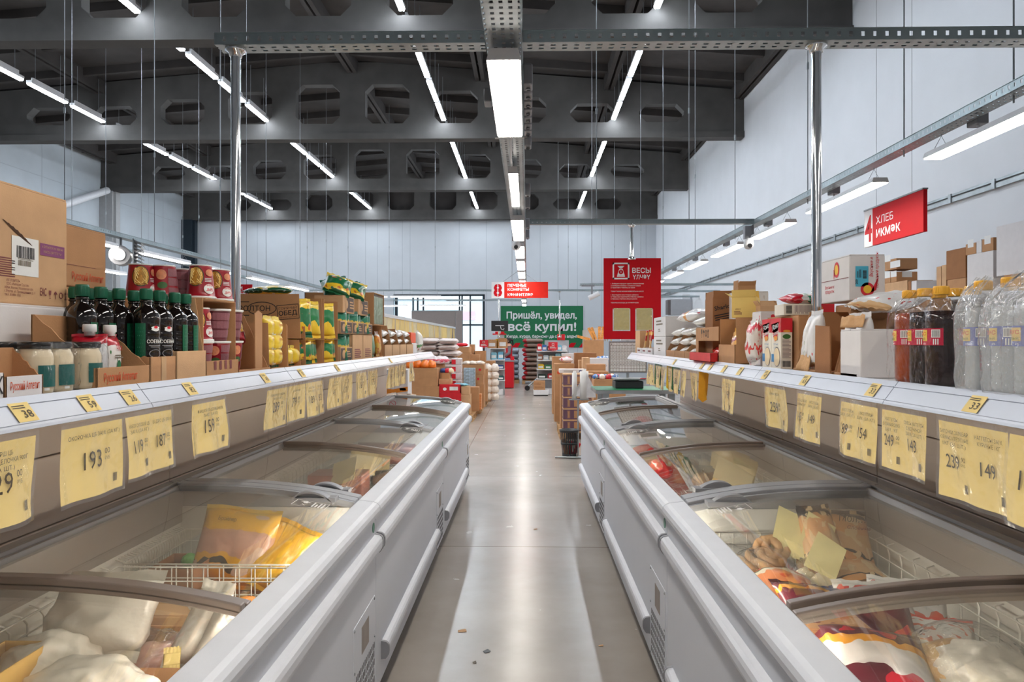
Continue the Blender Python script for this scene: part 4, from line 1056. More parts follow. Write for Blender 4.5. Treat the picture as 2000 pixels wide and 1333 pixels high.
def soy_bottle(label, loc, rz, face=0):
    t = thing('soy_bottle', label, 'bottle', loc, rz, 'soy sauce bottles')
    h = .235; pr = [(.030, 0), (.035, .004), (.0365, .012), (.0345, .020), (.0365, .03)]
    for k in range(7): z = .045+k*.0155; pr += [(.0365, z), (.0352, z+.005), (.0365, z+.010)]
    pr += [(.0365, .165), (.0375, .175), (.036, .19), (.028, .205), (.0165, .215), (.0145, .222), (.0145, .236)]
    b = MB(); b.lathe(pr, n=24, sq=.12); b.build('bottle_body', SOY, t)
    b = MB(); cp = [(.0165, .234), (.0172, .237), (.0172, .262), (.0162, .266), (0, .2665)]; b.lathe(cp, n=28)
    for k in range(28):
        a = 2*math.pi*k/28; b.obox((.0173*math.cos(a), .0173*math.sin(a), .249), (.0012, .0012, .022), (0, 0, a))
    b.build('cap', CAPG, t)
    b = MB(); b.lathe([(.0152, .226), (.0172, .227), (.0172, .231), (.0152, .232)], n=24); b.build('neck_ring', SOY, t)
    L = MB()
    strips(L, -.052, -.022, .045, .165, 0)                       # green side panel
    L.text('СОЕВЫЙ', (.006, -.0006, .108), size=.014, mi=1, fit=.05, bold=.01)
    for z, w_ in ((.100, .04), (.096, .03)): strips(L, .006-w_/2, .006+w_/2, z, z+.0016, 2, 6)
    L.add([(.006+.016*math.cos(k*math.pi/6)*(1 if k % 2 else .75), -.0004, .15+.008*math.sin(k*math.pi/6)) for k in range(12)], [tuple(range(12))], 1)
    L.add([(.006+.006*math.cos(k*math.pi/5), -.001, .154+.004*math.sin(k*math.pi/5)) for k in range(10)], [tuple(range(10))], 3)
    for k in range(12):
        a, c = k*math.pi/6, (k+1)*math.pi/6
        L.add([(.006+r_*math.cos(q), -.0004, .078+r_*.6*math.sin(q)) for r_, q in ((.02, a), (.02, c), (.0175, c), (.0175, a))], [(0, 1, 2, 3)], 2)
    for k in range(9): strips(L, -.049, -.027-(k % 3)*.003, .15-k*.011, .153-k*.011, 4, 3)
    wraptext(L, .0372, .0372, face).build('label', [SOYG, PAPERW, GREYP, INKR, mat('soy_fine_print', (120, 190, 160))], t)
    return t
# ================================================================ goods on the left shelf
XF = -1.06
def LZ(px, py, X): return P(px, py, X=X).z
def LP(pa, pb, X=XF):
    ya, yb = YX(pa, X), YX(pb, X); return (X, (ya+yb)/2), yb-ya
BRAND = 'Русский Аппетит'
# big cartons at the near end
ye = YX(145, -1.275)
carton('white carton lying under the biggest brown carton on the left shelf', ye-1.25, .24, .212, (-1.275, (ye+1.25)/2, SZ), LEFT, CARDW, tape=False)
ye = YX(131, -1.285); w = ye-1.32; z0 = SZ+.2125; h = LZ(131, 392, -1.285)-z0
INKP = mat('purple_band', (132, 58, 110), rough=.6)
x1 = lambda px: YX(px, -1.285)-(ye+1.32)/2
zz = lambda px, py: LZ(px, py, -1.285)-z0
big = carton('biggest brown carton with a barcode sticker and purple band, top left of the photo', w, .235, h, (-1.285, (ye+1.32)/2, z0), LEFT, CARD2, tape=False, pr=[
    ('F', '#rect', x1(49), zz(49, 502), (.105, .098), PAPERW), ('F', '#bars', x1(49), zz(49, 494), (.07, .03), INK, {'e': .0006}), ('F', '#bars', x1(47), zz(47, 515), (.05, .014), INKG, {'e': .0006}), ('F', '#lines', x1(49), zz(49, 507), (.06, .006, 2), INKG, {'e': .0006}),
    ('F', '#rect', x1(102), zz(102, 491), (.106, .032), INKP), ('F', '6 БУТЫЛОК по 1000 мл', x1(102), zz(102, 490)+.003, .009, CARD2, {'fit': .09, 'e': .0006}), ('F', 'МАССА БРУТТО 7 кг', x1(102), zz(102, 490)-.010, .009, CARD2, {'fit': .078, 'e': .0006}),
    ('F', 'ИЗГОТОВИТЕЛЬ:', x1(12), zz(12, 549), .009, INKM, {'al': 'L', 'fit': .05}), ('F', 'ООО «Империя Соусов»', x1(12), zz(12, 556), .009, INKM, {'al': 'L', 'fit': .085}), ('F', '143964, Россия, Московская обл.', x1(8), zz(8, 563), .009, INKM, {'al': 'L', 'fit': .11}), ('F', 'г. Реутов, ул. Промышленная, д. 1', x1(8), zz(8, 570), .009, INKM, {'al': 'L', 'fit': .115}), ('F', 'тел. 8 800 555', x1(8), zz(8, 577), .009, INKM, {'al': 'L', 'fit': .06}),
    ('F', '#lines', x1(10), zz(10, 521), (.07, .05, 9), INKM), ('F', 'EAC', x1(84), zz(84, 578), .03, INKM, {'fit': .026, 'b': .01})]+pack_marks(x1(97), zz(97, 576), INKM, .022))
g = MB(); pa, pb = Vector((x1(4), -.001, zz(4, 428))), Vector((x1(62), -.001, zz(62, 481)))
n = 14; top = []; bot = []
for k in range(n+1):
    p = pa.lerp(pb, k/n); th = .004*math.sin(math.pi*k/n)+.0006; top.append((p.x, -.0013, p.z+th*(1+.5*(k % 2)))); bot.append((p.x, -.0013, p.z-th))
g.add(top+bot, [(k+1, k, n+1+k, n+2+k) for k in range(n)]); g.build('gash', mat('gash_brown', (70, 42, 22), rough=.9), big)
xx = -1.36; y0, y1 = 2.19, YX(207, xx); zt = LZ(207, 457, xx); zm = LZ(200, 567, xx)
carton('lower brown carton standing behind the green-capped bottles', y1-y0, .17, zm-SZ-.002, (xx, (y0+y1)/2, SZ), LEFT, CARD, tape=False)
carton('brown carton with orange print behind the biggest carton and the bottles', y1-y0, .17, zt-zm, (xx, (y0+y1)/2, zm), LEFT, CARD, tape=False, pr=[('F', BRAND, .03, .022, .032, INKO, {'fit': .17, 'b': .01}), ('F', '#rect', -.03, .065, (.2, .0012), INKM)])
# jars in shrink film with a small torn tray in front
GLJ = film('jar_glass', c=(250, 250, 248), rough=.03, opac=.0, gloss=1.0, bump=0); JC = mat('mayonnaise_cream', (232, 214, 184), rough=.45, var=.02, scale=30); LIDB = mat('jar_lid_black', (34, 33, 34), rough=.25, metal=.3, var=0); JL = mat('jar_label_green', (12, 92, 88), rough=.35, var=.02)
def jar(label, loc, rz):
    t = thing('glass_jar', label, 'jar', loc, rz, 'jars of cream sauce')
    pr = [(.030, 0), (.0345, .003), (.036, .010), (.036, .082), (.034, .090), (.0315, .094), (.0315, .105)]
    b = MB(); b.lathe([(0, .001)]+pr, n=28); b.build('sauce', JC, t)
    b = MB(); b.lathe([(r+.0012, z) for r, z in pr], n=28); b.build('glass', GLJ, t)
    b = MB(); b.lathe([(.033, .101), (.0345, .102), (.0345, .114), (.033, .116), (.026, .1155), (0, .1155)], n=32); b.build('lid', LIDB, t)
    L = MB(); strips(L, -.030, .024, .016, .064, 0); strips(L, -.018, -.006, .008, .014, 1, 4); wraptext(L, .0374, .0374, .35).build('label', [JL, PAPERW], t)
    return t
jy = [1.70, 1.775, 1.895]
jn = ['third from the ketchup', 'second from the ketchup', 'beside the ketchup']
j0 = None
for r_, X in ((0, -1.103), (1, -1.178)):
    for k, y in enumerate(jy):
        lab = f'cream sauce jar with black lid and green label, {"front" if r_ == 0 else "back"} row, {jn[k]}'
        if j0 is None: j0 = jar(lab, (X, y, SZ+.001), LEFT-.4); 
        else: dup(j0, lab, (X, y, SZ+.001), (0, 0, LEFT-.4))
def shrink(label, x0, x1, y0, y1, z0, z1, seed, nm='shrink_wrap'):
    b = lump(1, 1, 1, seed, .0, flat=False); o = []
    for x, y, z in b.v:
        v = Vector((x*2, y*2, (z-.3625)*3.2)).normalized(); k = 1/max(abs(v.x), abs(v.y), abs(v.z))**.82; v = v*k
        q = NZ.noise(v*3+Vector((seed, 0, 0)))*.035; v *= .97+q
        o.append(((x0+x1)/2+v.x*(x1-x0)/2, (y0+y1)/2+v.y*(y1-y0)/2, max(z0+.0015, (z0+z1)/2+v.z*(z1-z0)/2)))
    b.v = o; t = b.build(nm, WRAP); tag(t, label, 'plastic wrap'); return t
shrink('clear shrink film round the four nearest jars', -1.222, -1.06, 1.655, 1.83, SZ, SZ+.122, 3)
shrink('clear torn shrink film round the pair of jars beside the ketchup', -1.222, -1.06, 1.85, 1.945, SZ, SZ+.122, 8)
(X, y), w = LP(13, 86)
tray('small white-fronted tray with orange lettering in front of the jars', w, .07, .046, .105, (-1.062, y, SZ), LEFT, CARD, cut=.95, fm=CARDW, pr=[('F', BRAND, .0, .017, .024, INKO, {'fit': w*.78, 'b': .01})])
tray('brown torn tray at the photo edge, left of the small white-fronted tray', .16, .07, .055, .11, (-1.062, y-w/2-.084, SZ), LEFT, CARD, cut=.9, fm=CARDW, pr=[('F', 'Х', .06, .012, .05, INK)])
# ketchup
(X, y), w = LP(191, 294)
tray('brown display tray with orange lettering holding ketchup pouches', w, .165, .052, .185, (-1.062, y, SZ), LEFT, CARD, cut=.95, pr=[('F', BRAND, -.02, .016, .03, INKO, {'fit': w*.62, 'b': .01})], notch=None)
KET = bands('ketchup_foil', [(0, (196, 20, 44)), (.22, (236, 232, 228)), (.78, (186, 18, 40))], 2, warp=.06, wscale=5, spots=((60, 120, 60), 5, .68))
KETG = bands('ketchup_back_foil', [(0, (186, 18, 40)), (.12, (206, 206, 208)), (.82, (170, 14, 36))], 2, warp=.05, wscale=6)
def pouch(label, loc, rz, m, txt=None):
    t = thing('ketchup_pouch', label, 'pouch', loc, rz, 'ketchup pouches')
    pillow(.088, .125, .045, 4, crimp=.006, wr=.1, taper=.08).build('pouch_foil', m, t)
    b = MB(); b.lathe([(.013, .127), (.013, .136), (.0165, .137), (.0165, .154), (.015, .156), (0, .156)], n=18); b.build('cap', WHITEP, t)
    if txt: prints(t, .09, .05, .12, [('F', txt, .0, .088, .017, INKR, {'b': .02, 'e': .024}), ('F', '#lines', 0, .072, (.05, .012, 2), INKG, {'e': .023}), ('F', '#disc', .0, .05, (.022, .024), GREENP, {'e': .023})])
    else: prints(t, .09, .05, .12, [('F', '#lines', 0, .06, (.05, .05, 8), INKG, {'e': .024}), ('F', '#disc', -.005, .107, (.016, .01), INKR, {'e': .021})])
pouch('ketchup pouch with its grey back turned out, white cap, in the brown tray', (-1.115, 1.935, SZ+.006), R(38), KETG)
pouch('ketchup pouch turned sideways with red and white front, beside the grey backed one', (-1.118, 2.035, SZ+.006), LEFT+.1, KET, 'ЧКА')
# soy sauce
(X, ya), wa = LP(295, 345); (X, yb), wb = LP(346, 404)
tray('plain brown tray with a tape strip under the nearest soy bottles', wa, .30, .074, .10, (-1.062, ya, SZ), LEFT, CARD, cut=.25, pr=[('F', '#rect', .0, .037, (.03, .074), TAPE)], sides=(0, 0))
tray('plain pale tray with a tall side wall under the far soy bottles', wb, .30, .088, .26, (-1.062, yb, SZ), LEFT, CARD2, cut=.12, sides=(.1, 1))
k = 0
pos = [(-1.105, 2.205, 'front'), (-1.105, 2.285, 'front'), (-1.105, 2.385, 'front'), (-1.105, 2.462, 'front'), (-1.19, 2.03, 'near'), (-1.19, 2.12, 'near'), (-1.182, 2.2, 'second'), (-1.182, 2.285, 'second'), (-1.182, 2.385, 'second'), (-1.182, 2.462, 'second'), (-1.262, 2.12, 'back'), (-1.262, 2.2, 'back'), (-1.262, 2.285, 'back')]
cnt = {}; s0 = None
for X, y, row in pos:
    cnt[row] = cnt.get(row, 0)+1
    lab = f'black soy sauce bottle with green cap, {ORD[cnt[row]-1]} in the {row} row' if row != 'near' else f'black soy sauce bottle with green cap behind the ketchup tray, {"nearer" if cnt[row]==1 else "farther"} one'
    z = SZ+.005 if y > 2.17 else SZ+.004
    fa = LEFT-.55 if row == 'front' and y < 2.35 else LEFT+.9
    if s0 is None: s0 = soy_bottle(lab, (X, y, z), fa)
    else: dup(s0, lab, (X, y, z), (0, 0, fa))
# noodle cups
(X, y), w = LP(404, 467)
cc = tray('brown carton open in front with two layers of noodle cups', w, .2, .052, .262, (-1.062, y, SZ), LEFT, CARD, cut=.06, pr=[('F', '#rect', (-.07+.045*k), .036, (.02, .03), INKM) for k in range(4)], sides=(1, 1))
yA, yB = y-w/2+.06, y+w/2-.055
for k, (X, yy, z, up, kd, lab) in enumerate([(-1.115, yA, SZ+.005, False, 1, 'lower near noodle cup in the open brown carton'), (-1.115, yB-.02, SZ+.005, False, 1, 'lower far noodle cup in the open brown carton'),
     (-1.115, yA, SZ+.1195, True, 0, 'upper near noodle cup in the open brown carton, upside down'), (-1.115, yB-.02, SZ+.1195, False, 2, 'upper far noodle cup in the open brown carton, dark side out')]):
    cup(lab, (X, yy, z), LEFT+(-.6 if kd == 0 else -.8), up, kind=kd)
carton('plain carton hidden behind the soy bottles carrying upturned noodle cups', .5, .2, .256, (-1.275, 2.68, SZ), LEFT, CARD, tape=False)
carton('flat brown carton lid across the noodle carton', w-.03, .12, .006, (-1.07, y, SZ+.258), LEFT, CARD, tape=False, flaps=False)
zc = SZ+.2655
for X, px, kd, rz, lab in ((-1.262, 275, 0, -.48, 'upturned noodle cup nearest the camera, above the soy bottle caps'), (-1.205, 320, 1, -.8, 'upturned noodle cup with grey panels, second from the camera'), (-1.20, 357, 2, -1.0, 'upturned noodle cup with plain mauve side, third from the camera'),
        (-1.115, 392, 0, -.95, 'upturned noodle cup with red front, fourth from the camera'), (-1.118, 428, 0, -.95, 'upturned noodle cup beside the chrome pole')):
    yy = YX(px, X)
    z = zc if X > -1.15 else SZ+.257
    cup(lab, (X, yy, z), LEFT+rz, True, kind=kd)
# second cup carton
(X, y), w = LP(468, 529)
tray('brown carton with torn flaps and a few noodle cups', w, .22, .012, .225, (-1.062, y, SZ), LEFT, CARD, cut=.5, sides=(.2, 1))
b = MB(); b.prism([(-.04, 0), (.05, 0), (.05, .225), (.0, .235), (-.045, .22)], 0, .004, 'y'); tag(b.build('cardboard_flap', CARD, loc=(-1.068, y+.05, SZ+.005), rot=(0, 0, LEFT+.05)), 'loose brown flap standing before the torn carton', 'flap')
cup('noodle cup with grey panels standing at the torn carton', (-1.12, y-w/2+.055, SZ+.006), LEFT, False, kind=1)
cup('dark noodle cup standing upon another at the torn carton', (-1.12, y-w/2+.055, SZ+.1215), LEFT, False, kind=2)
t = cup('tipped noodle cup leaning in the torn carton', (-1.13, y-w/2+.15, SZ+.11), LEFT, False, kind=0); t.rotation_euler = (R(-24), R(20), LEFT)
YNOOD = bands('yellow_noodle_foil', [(0, (24, 92, 60)), (.14, (240, 206, 60)), (.86, (246, 222, 110))], 2, warp=.05, wscale=4, spots=((240, 238, 230), 3, .64))
for k, (x, y) in enumerate(((-1.22, 3.72), (-1.36, 3.76))): bag(f'yellow noodle packet lying on top of the printed carton, {["aisle side","wall side"][k]} one', .15, .19, .045, YNOOD, (x, y, SZ+.366), (R(-86), 0, R(20-50*k)), 'noodle_packet', 'packet', seed=3+k)
# trays of yellow noodle bricks
(X, y1_), w1 = LP(531, 567); (X, y2_), w2 = LP(568, 603)
for nm, y, w, hb in (('nearer', y1_, w1, .195), ('farther', y2_, w2, .19)):
    tray(f'brown carton tray of yellow noodle packets, {nm} of two', w-.004, .19, .006, hb, (-1.062, y, SZ), LEFT, CARD, cut=.08, sides=(1, 1))
def brick(label, loc, rz):
    bag(label, .105, .075, .055, YNOOD, loc, (0, 0, rz), 'noodle_packet', 'packet', 'yellow noodle packets', seed=int(loc[1]*100) % 17, crimp=.012, wr=.15, pr=[('F', 'РОЛТОН', 0, .045, .012, INKR, {'fit': .04})])
for r_ in range(3):
    for c in range(2):
        if r_ == 2 and c == 1: pass
        brick(f'yellow noodle packet, {["bottom","middle","top"][r_]} layer, {["near","far"][c]} column of the nearer tray', (-1.105, y1_-w1/2+.068+c*.108, SZ+.014+r_*.063), LEFT)
for c in range(2): brick(f'yellow noodle packet lying at the bottom of the farther tray, {["near","far"][c]} one', (-1.105, y2_-w2/2+.068+c*.112, SZ+.012), LEFT)
# 2 x 2 boxes of green and yellow packets
GY = bands('green_yellow_foil', [(0, (22, 96, 60)), (.16, (236, 196, 44)), (.34, (20, 112, 66)), (.72, (242, 206, 52))], 2, warp=.16, wscale=2.5, spots=((206, 110, 50), 4, .66))
YG = bands('yellow_green_foil', [(0, (238, 200, 48)), (.4, (28, 122, 70)), (.75, (240, 206, 60))], 2, warp=.2, wscale=2.2)
(X, ya), wa = LP(592, 636); (X, yb), wb = LP(637, 664)
for c, (y, w) in enumerate(((ya, wa), (yb, wb))):
    for r_ in range(2):
        nm = f'{["lower","upper"][r_]} {["near","far"][c]}'; hh = (.125, .215)[r_]
        tt = tray(f'{nm} brown carton of green and yellow soup packets'+(', side printed with oval logo' if r_ and not c else ''), w-.004, .37 if not c else .2, .004, hh, (-1.062+(.0 if not r_ else 0), y, SZ+r_*.127), LEFT, CARD, cut=.05, sides=(1, 1))
        if r_ and not c: prints(tt, w-.004, .37, hh, [('L', 'РОЛТОН', -.045, .135, .034, INK, {'fit': .15, 'b': .01}), ('L', '#ring', -.01, .146, (.14, .065, .004), INK), ('L', '#rect', -.13, .178, (.12, .004), INK), ('L', '#rect', -.13, .114, (.12, .004), INK),
            ('L', '#frame', .115, .13, (.105, .07, .003), INK, {'rot': 5}), ('L', 'ГОРЯЧИЙ', .114, .143, .015, INK, {'fit': .085, 'rot': 5}), ('L', 'ОБЕД', .115, .115, .03, INK, {'fit': .088, 'rot': 5, 'b': .02}), ('L', 'СРАЗУ ГОТОВО', .116, .102, .008, INK, {'fit': .085, 'rot': 5})])
        nn = (3 if c == 0 else 2) if not r_ else (2 if c == 0 else 1)
        for k in range(nn):
            bag(f'green and yellow soup packet, {ORD[k]} in the {nm} carton', .13, .098 if not r_ else .165, .04, (GY, YG)[(k+c) % 2], (-1.10-k*.012, y-w/2+.09+k*(w-.18)/max(1, nn-1) if nn > 1 else y-.02, SZ+r_*.127+.021), (R(-6), 0, R(48)+.15*k), 'soup_packet', 'packet', 'green and yellow soup packets', seed=k+3*c+r_, crimp=.014)
# small display boxes with dark printed fronts
DKB = mat('dark_brown_print', (78, 58, 48), rough=.6)
GRN = bands('green_packet_foil', [(0, (16, 104, 78)), (.35, (226, 190, 70)), (.5, (20, 124, 92)), (.8, (14, 100, 76))], 2, warp=.25, wscale=3)
(X, ym), wm = LP(665, 728); cw = wm/3
for c in range(3):
    y = ym-wm/2+cw*(c+.5)
    for r_, (z, hf) in enumerate(((0, .085), (.16, .075))):
        top_only = c == 2
        pp = [('F', '#rect', 0, hf*.5, (cw*.9, hf*.82), DKB), ('F', '#disc', -cw*.22, hf*.5, (cw*.24, hf*.6), CARD2, {'e': .0006}), ('F', '#lines', cw*.16, hf*.5, (cw*.36, hf*.5, 3), CARD2, {'e': .0006})]
        if r_ == 0 and c: pp = [('F', '#lines', 0, hf*.5, (cw*.6, hf*.7, 5), INKM)]; hf = .158
        tray(f'small brown box with printed front, {["lower","upper"][r_]} row, {ORD[c]} from the camera', cw-.006, .18, hf, .157 if r_ == 0 else .12, (-1.062, y, SZ+z), LEFT, CARD2, cut=.5, pr=pp)
        if r_ == 1 or c == 0:
            for k in range(2): bag(f'green seasoning packet, {["near","far"][k]} one in the {["lower","upper"][r_]} box {ORD[c]} from the camera', .12, .13 if r_ == 0 else .11, .035, GRN, (-1.09-.02*k, y-cw*.2+cw*.4*k, SZ+z+.02), (R(-8), 0, R(48)-.2*k), 'seasoning_packet', 'packet', 'green seasoning packets', seed=c*5+r_*2+k)
y = ym-wm/2+cw*.9
for c, yy in enumerate((ym-cw*.75, ym+cw*.6)):
    carton(f'small brown box with dark printed front on the top row, {["near","far"][c]} one', cw*.95, .17, .1, (-1.065, yy, SZ+.285), LEFT, CARD2, tape=False, pr=[('F', '#rect', .03, .05, (cw*.6, .085), DKB), ('F', '#disc', -.06, .05, (.07, .05), CARD2, {'e': .0006}), ('F', '#lines', .07, .05, (.1, .05, 3), CARD2, {'e': .0006})])
    for k in range(2): bag(f'green soup packet lying on the top row box, {["near","far"][c]} box, {["first","second"][k]}', .16, .15, .06, GRN if k else GY, (-1.12-.03*k, yy-.09+.16*k, SZ+.387+.016), (R(-48), R(18-30*k), R(18)), 'soup_packet', 'packet', 'green packets on the top row', seed=c+7*k)
# flat long carton and wrapped stack
carton('plain brown carton standing under the wrapped green packs', .38, .16, .228, (-1.36, 5.46, SZ), LEFT, CARD, tape=False)
(X, y), w = LP(729, 749)
tray('open brown carton under the film wrapped green stack', w-.01, .2, .01, .23, (-1.062, y, SZ), LEFT, CARD, cut=.05)
GW = mat('pale_green_packs', (150, 182, 150), rough=.5, var=.12, scale=30)
t = thing('wrapped_carton', 'big brown carton set crosswise, its open end showing film wrapped green packs', 'box', (-1.055, y, SZ+.232), LEFT)
b = MB(); b.box((-w/2, .0, 0), (w/2, .48, .004)); b.box((-w/2, .0, .218), (w/2, .48, .222)); b.box((-w/2, .0, .004), (-w/2+.004, .48, .218)); b.box((w/2-.004, .0, .004), (w/2, .48, .218)); b.box((-w/2, .476, .004), (w/2, .48, .218)); b.build('carton_walls', CARD, t)
b = MB()
for k in range(6): b.box((-w/2+.01+k*(w-.02)/6, .006, .006), (-w/2+.01+(k+.9)*(w-.02)/6, .3, .2))
b.build('packs', GW, t, bevel=.006)
b = MB(); b.box((-w/2+.006, .001, .005), (w/2-.006, .004, .21)); b.build('wrapping', WRAP, t)
bag('green packet standing in the open carton below the wrapped stack', .12, .15, .04, mat('dull_green_foil', (92, 138, 98), rough=.3, coat=.3), (-1.085, y-.1, SZ+.022), (R(-5), 0, LEFT), 'noodle_packet', 'packet', seed=2)
bag('clear bag of orange pasta beside the green packet', .12, .15, .05, bands('pasta_bag', [(0, (214, 170, 70)), (.5, (226, 150, 40)), (.8, (222, 220, 210))], 2, spots=((180, 60, 40), 5, .62)), (-1.085, y+.1, SZ+.024), (R(-4), 0, LEFT), 'pasta_bag', 'bag', seed=6)
# trays of silver and brown packets at the far end
SILV = bands('silver_packet', [(0, (196, 190, 182)), (.3, (226, 222, 216)), (.55, (186, 168, 146)), (.8, (232, 230, 226))], 0, warp=.3, wscale=3, rough=.25)
ed = [752, 767, 782, 795, 808]
for k in range(4):
    (X, y), w = LP(ed[k], ed[k+1]-.7)
    tray(f'brown carton tray of pale packets, {ORD[k]} of four before the flour sacks', w, .2, .09, .24-.02*k, (-1.062, y, SZ), LEFT, CARD, fm=CARD2, cut=.2)
    for j in range(3):
        bag(f'pale packet, {["bottom","middle","top"][j]} in the {ORD[k]} tray before the flour sacks', .165, .2, .062, SILV, (-1.168, y-.1+.02*j, SZ+.045+j*.066), (R(-86), R(4*j), R(0)), 'grain_packet', 'packet', 'pale packets in the far left trays', seed=k*3+j)
(X, y), w = LP(809, 818)
carton('bright orange box at the far end of the left shelf', .3, .1, .1, (-1.09, y, SZ+.1), LEFT, mat('orange_box', (240, 84, 24), rough=.4), tape=False)
carton('pale box carrying the bright orange box', .3, .12, .098, (-1.08, y, SZ), LEFT, CARDW, tape=False)
bag('white flour packet at the far end of the left shelf', .2, .2, .1, bands('flour_paper', [(0, (226, 224, 214)), (.25, (90, 140, 80)), (.35, (230, 228, 220))], 2, warp=.1, spots=((210, 80, 50), 3, .7)), (-1.14, 7.95, SZ+.015), (0, 0, LEFT), 'flour_packet', 'packet', seed=9)
# ================================================================ goods on the right shelf
XG = 1.06
def RP(pa, pb, X=XG):
    ya, yb = YX(pa, X), YX(pb, X); return (X, (ya+yb)/2), abs(yb-ya)
CAPY = mat('cap_yellow', (246, 186, 60), rough=.4, var=.02)
def liquid(name, c, dens):
    m = bpy.data.materials.new(name); m.use_nodes = True; b = m.node_tree.nodes['Principled BSDF']
    b.inputs['Base Color'].default_value = lin(c); b.inputs['Roughness'].default_value = .06; b.inputs['Transmission Weight'].default_value = dens; b.inputs['IOR'].default_value = 1.33
    b.inputs['Coat Weight'].default_value = .6; return m
LQ_D = liquid('dark_cola_liquid', (44, 7, 6), .3); LQ_A = liquid('amber_liquid', (200, 80, 14), .5)
PET = film('bottle_plastic', c=(250, 251, 252), rough=.05, opac=.01, gloss=.8, bump=.2)
LQ_C = film('clear_liquid', c=(250, 252, 253), rough=.08, opac=.34, gloss=1.2, bump=.3)
def vinegar(label, loc, rz, liq, lab_c, group):
    t = thing('vinegar_bottle', label, 'bottle', loc, rz, group)
    pr = [(.030, 0), (.036, .004), (.0395, .014), (.0395, .105)]
    for k in range(5): z = .11+k*.011; pr += [(.0395, z), (.0383, z+.004), (.0395, z+.008)]
    pr += [(.0395, .17), (.0392, .196), (.036, .208), (.024, .226), (.0155, .234), (.0145, .245)]
    liqp = [(r-.0012, z+.001) for r, z in pr if z < .2]+[(0, .2)]
    b = MB(); b.lathe([(0, .001)]+liqp, n=24); b.build('liquid', liq, t)
    b = MB(); b.lathe(pr, n=24); b.build('bottle_wall', PET, t)
    b = MB(); b.lathe([(.0185, .240), (.0192, .242), (.0192, .260), (.018, .2625), (0, .263)], n=28)
    for k in range(24): a = 2*math.pi*k/24; b.obox((.0193*math.cos(a), .0193*math.sin(a), .251), (.001, .0012, .015), (0, 0, a))
    b.build('cap', CAPY, t)
    L = MB(); strips(L, -.055, .045, .108, .152, 0, 16)
    L.v = [(x, y-.0008, z) for x, y, z in L.v]
    Q = MB(); strips(Q, -.05, .006, .119, .148, 1, 9); strips(Q, .018, .038, .128, .149, 2, 4)
    for k in range(7): strips(Q, .02+k*.0025, .0212+k*.0025, .130, .147, 3, 1)
    Q.text('УКСУС', (-.020, -.0016, .134), size=.012, mi=4, fit=.05, bold=.012); Q.text('СТОЛОВЫЙ', (-.02, -.0016, .122), size=.007, mi=5, fit=.045, bold=.01)
    Q.text('6%', (.0, -.0016, .1105), size=.006, mi=2, fit=.009)
    for k in range(3): strips(Q, .022+k*.005, .0245+k*.005, .110, .125, 2, 1)
    Q.v = [(x, y-.0016, z) for x, y, z in Q.v]
    L.add(Q.v, [], 0); o = len(L.v)-len(Q.v)
    for f, mi in zip(Q.f, Q.mi): L.f.append(tuple(i+o for i in f)); L.mi.append(mi); L.sm.append(False)
    wraptext(L, .0392, .0392, .15).build('label', [lab_c, mat('label_yellow', (244, 206, 84), rough=.4), PAPERW, INK, mat('label_orange', (222, 84, 20)), mat('label_olive', (112, 120, 40))], t)
    return t
LRED = mat('label_crimson', (196, 18, 62), rough=.4, var=.02); LBLU = mat('label_blue', (70, 84, 168), rough=.4, var=.02)
v0 = v1 = va = None
for c, X in enumerate((1.082, 1.163)):
    for k, y in enumerate((2.03, 2.112, 2.196)):
        row = ('front', 'back')[c]; nm = ('nearest', 'middle', 'farthest')[k]
        if k == 2 and c == 0: va = vinegar('amber bottle with yellow cap and crimson label, front row beside the white carton', (X, y, SZ), RIGHT-.1, LQ_A, LRED, 'dark bottles with yellow caps'); continue
        lab = f'dark red-brown bottle with yellow cap and crimson label, {nm} in the {row} row'
        if v0 is None: v0 = vinegar(lab, (X, y, SZ), RIGHT-.1, LQ_D, LRED, 'dark bottles with yellow caps')
        else: dup(v0, lab, (X, y, SZ))
for c, X in enumerate((1.085, 1.167, 1.249)):
    for k, y in enumerate((1.50, 1.582, 1.664, 1.746, 1.85)):
        row = ('front', 'middle', 'back')[c]; nm = f'{ORD[4-k]} toward the camera'
        lab = f'clear bottle with yellow cap and blue label, {row} row, {nm}'
        if v1 is None: v1 = vinegar(lab, (X, y, SZ), RIGHT+.05, LQ_C, LBLU, 'clear bottles in shrink film')
        else: dup(v1, lab, (X, y, SZ))
def packwrap(label, x0, x1, y0, y1, z0, z1, ztop, seed):
    b = MB(); rnd = random.Random(seed); n = 22
    per = []
    for k in range(4*n):
        s, f = divmod(k, n); f /= n
        per.append([(x0+(x1-x0)*f, y0), (x1, y0+(y1-y0)*f), (x1-(x1-x0)*f, y1), (x0, y1-(y1-y0)*f)][s])
    cx, cy = (x0+x1)/2, (y0+y1)/2; rings = []
    for z, k in ((z0+.002, .97), (z0+.03, 1), (z0+.08, .995), (z0+.13, 1.0), (z1-.03, 1), (z1, .975), (z1+(ztop-z1)*.5, .86), (ztop-.012, .70), (ztop, .62)):
        r = []
        for i, (x, y) in enumerate(per):
            q = NZ.noise(Vector((x*28, y*28, z*16+seed)))*.012+ .006*math.sin(i*1.7+z*20)*(z > z1)
            kk = k+q*2; 
            r.append((cx+(x-cx)*kk, cy+(y-cy)*kk, z+q*.5))
        rings.append(r)
    m = 4*n; b.add([p for r in rings for p in r], [(j*m+i, j*m+(i+1) % m, (j+1)*m+(i+1) % m, (j+1)*m+i) for j in range(len(rings)-1) for i in range(m)], 0, True)
    o = b.build('shrink_wrap', WRAPM if 'clear bottles' in label else WRAP); tag(o, label, 'plastic wrap')
packwrap('clear shrink film around the pack of dark bottles', 1.038, 1.207, 1.985, 2.24, SZ, SZ+.20, SZ+.258, 4)
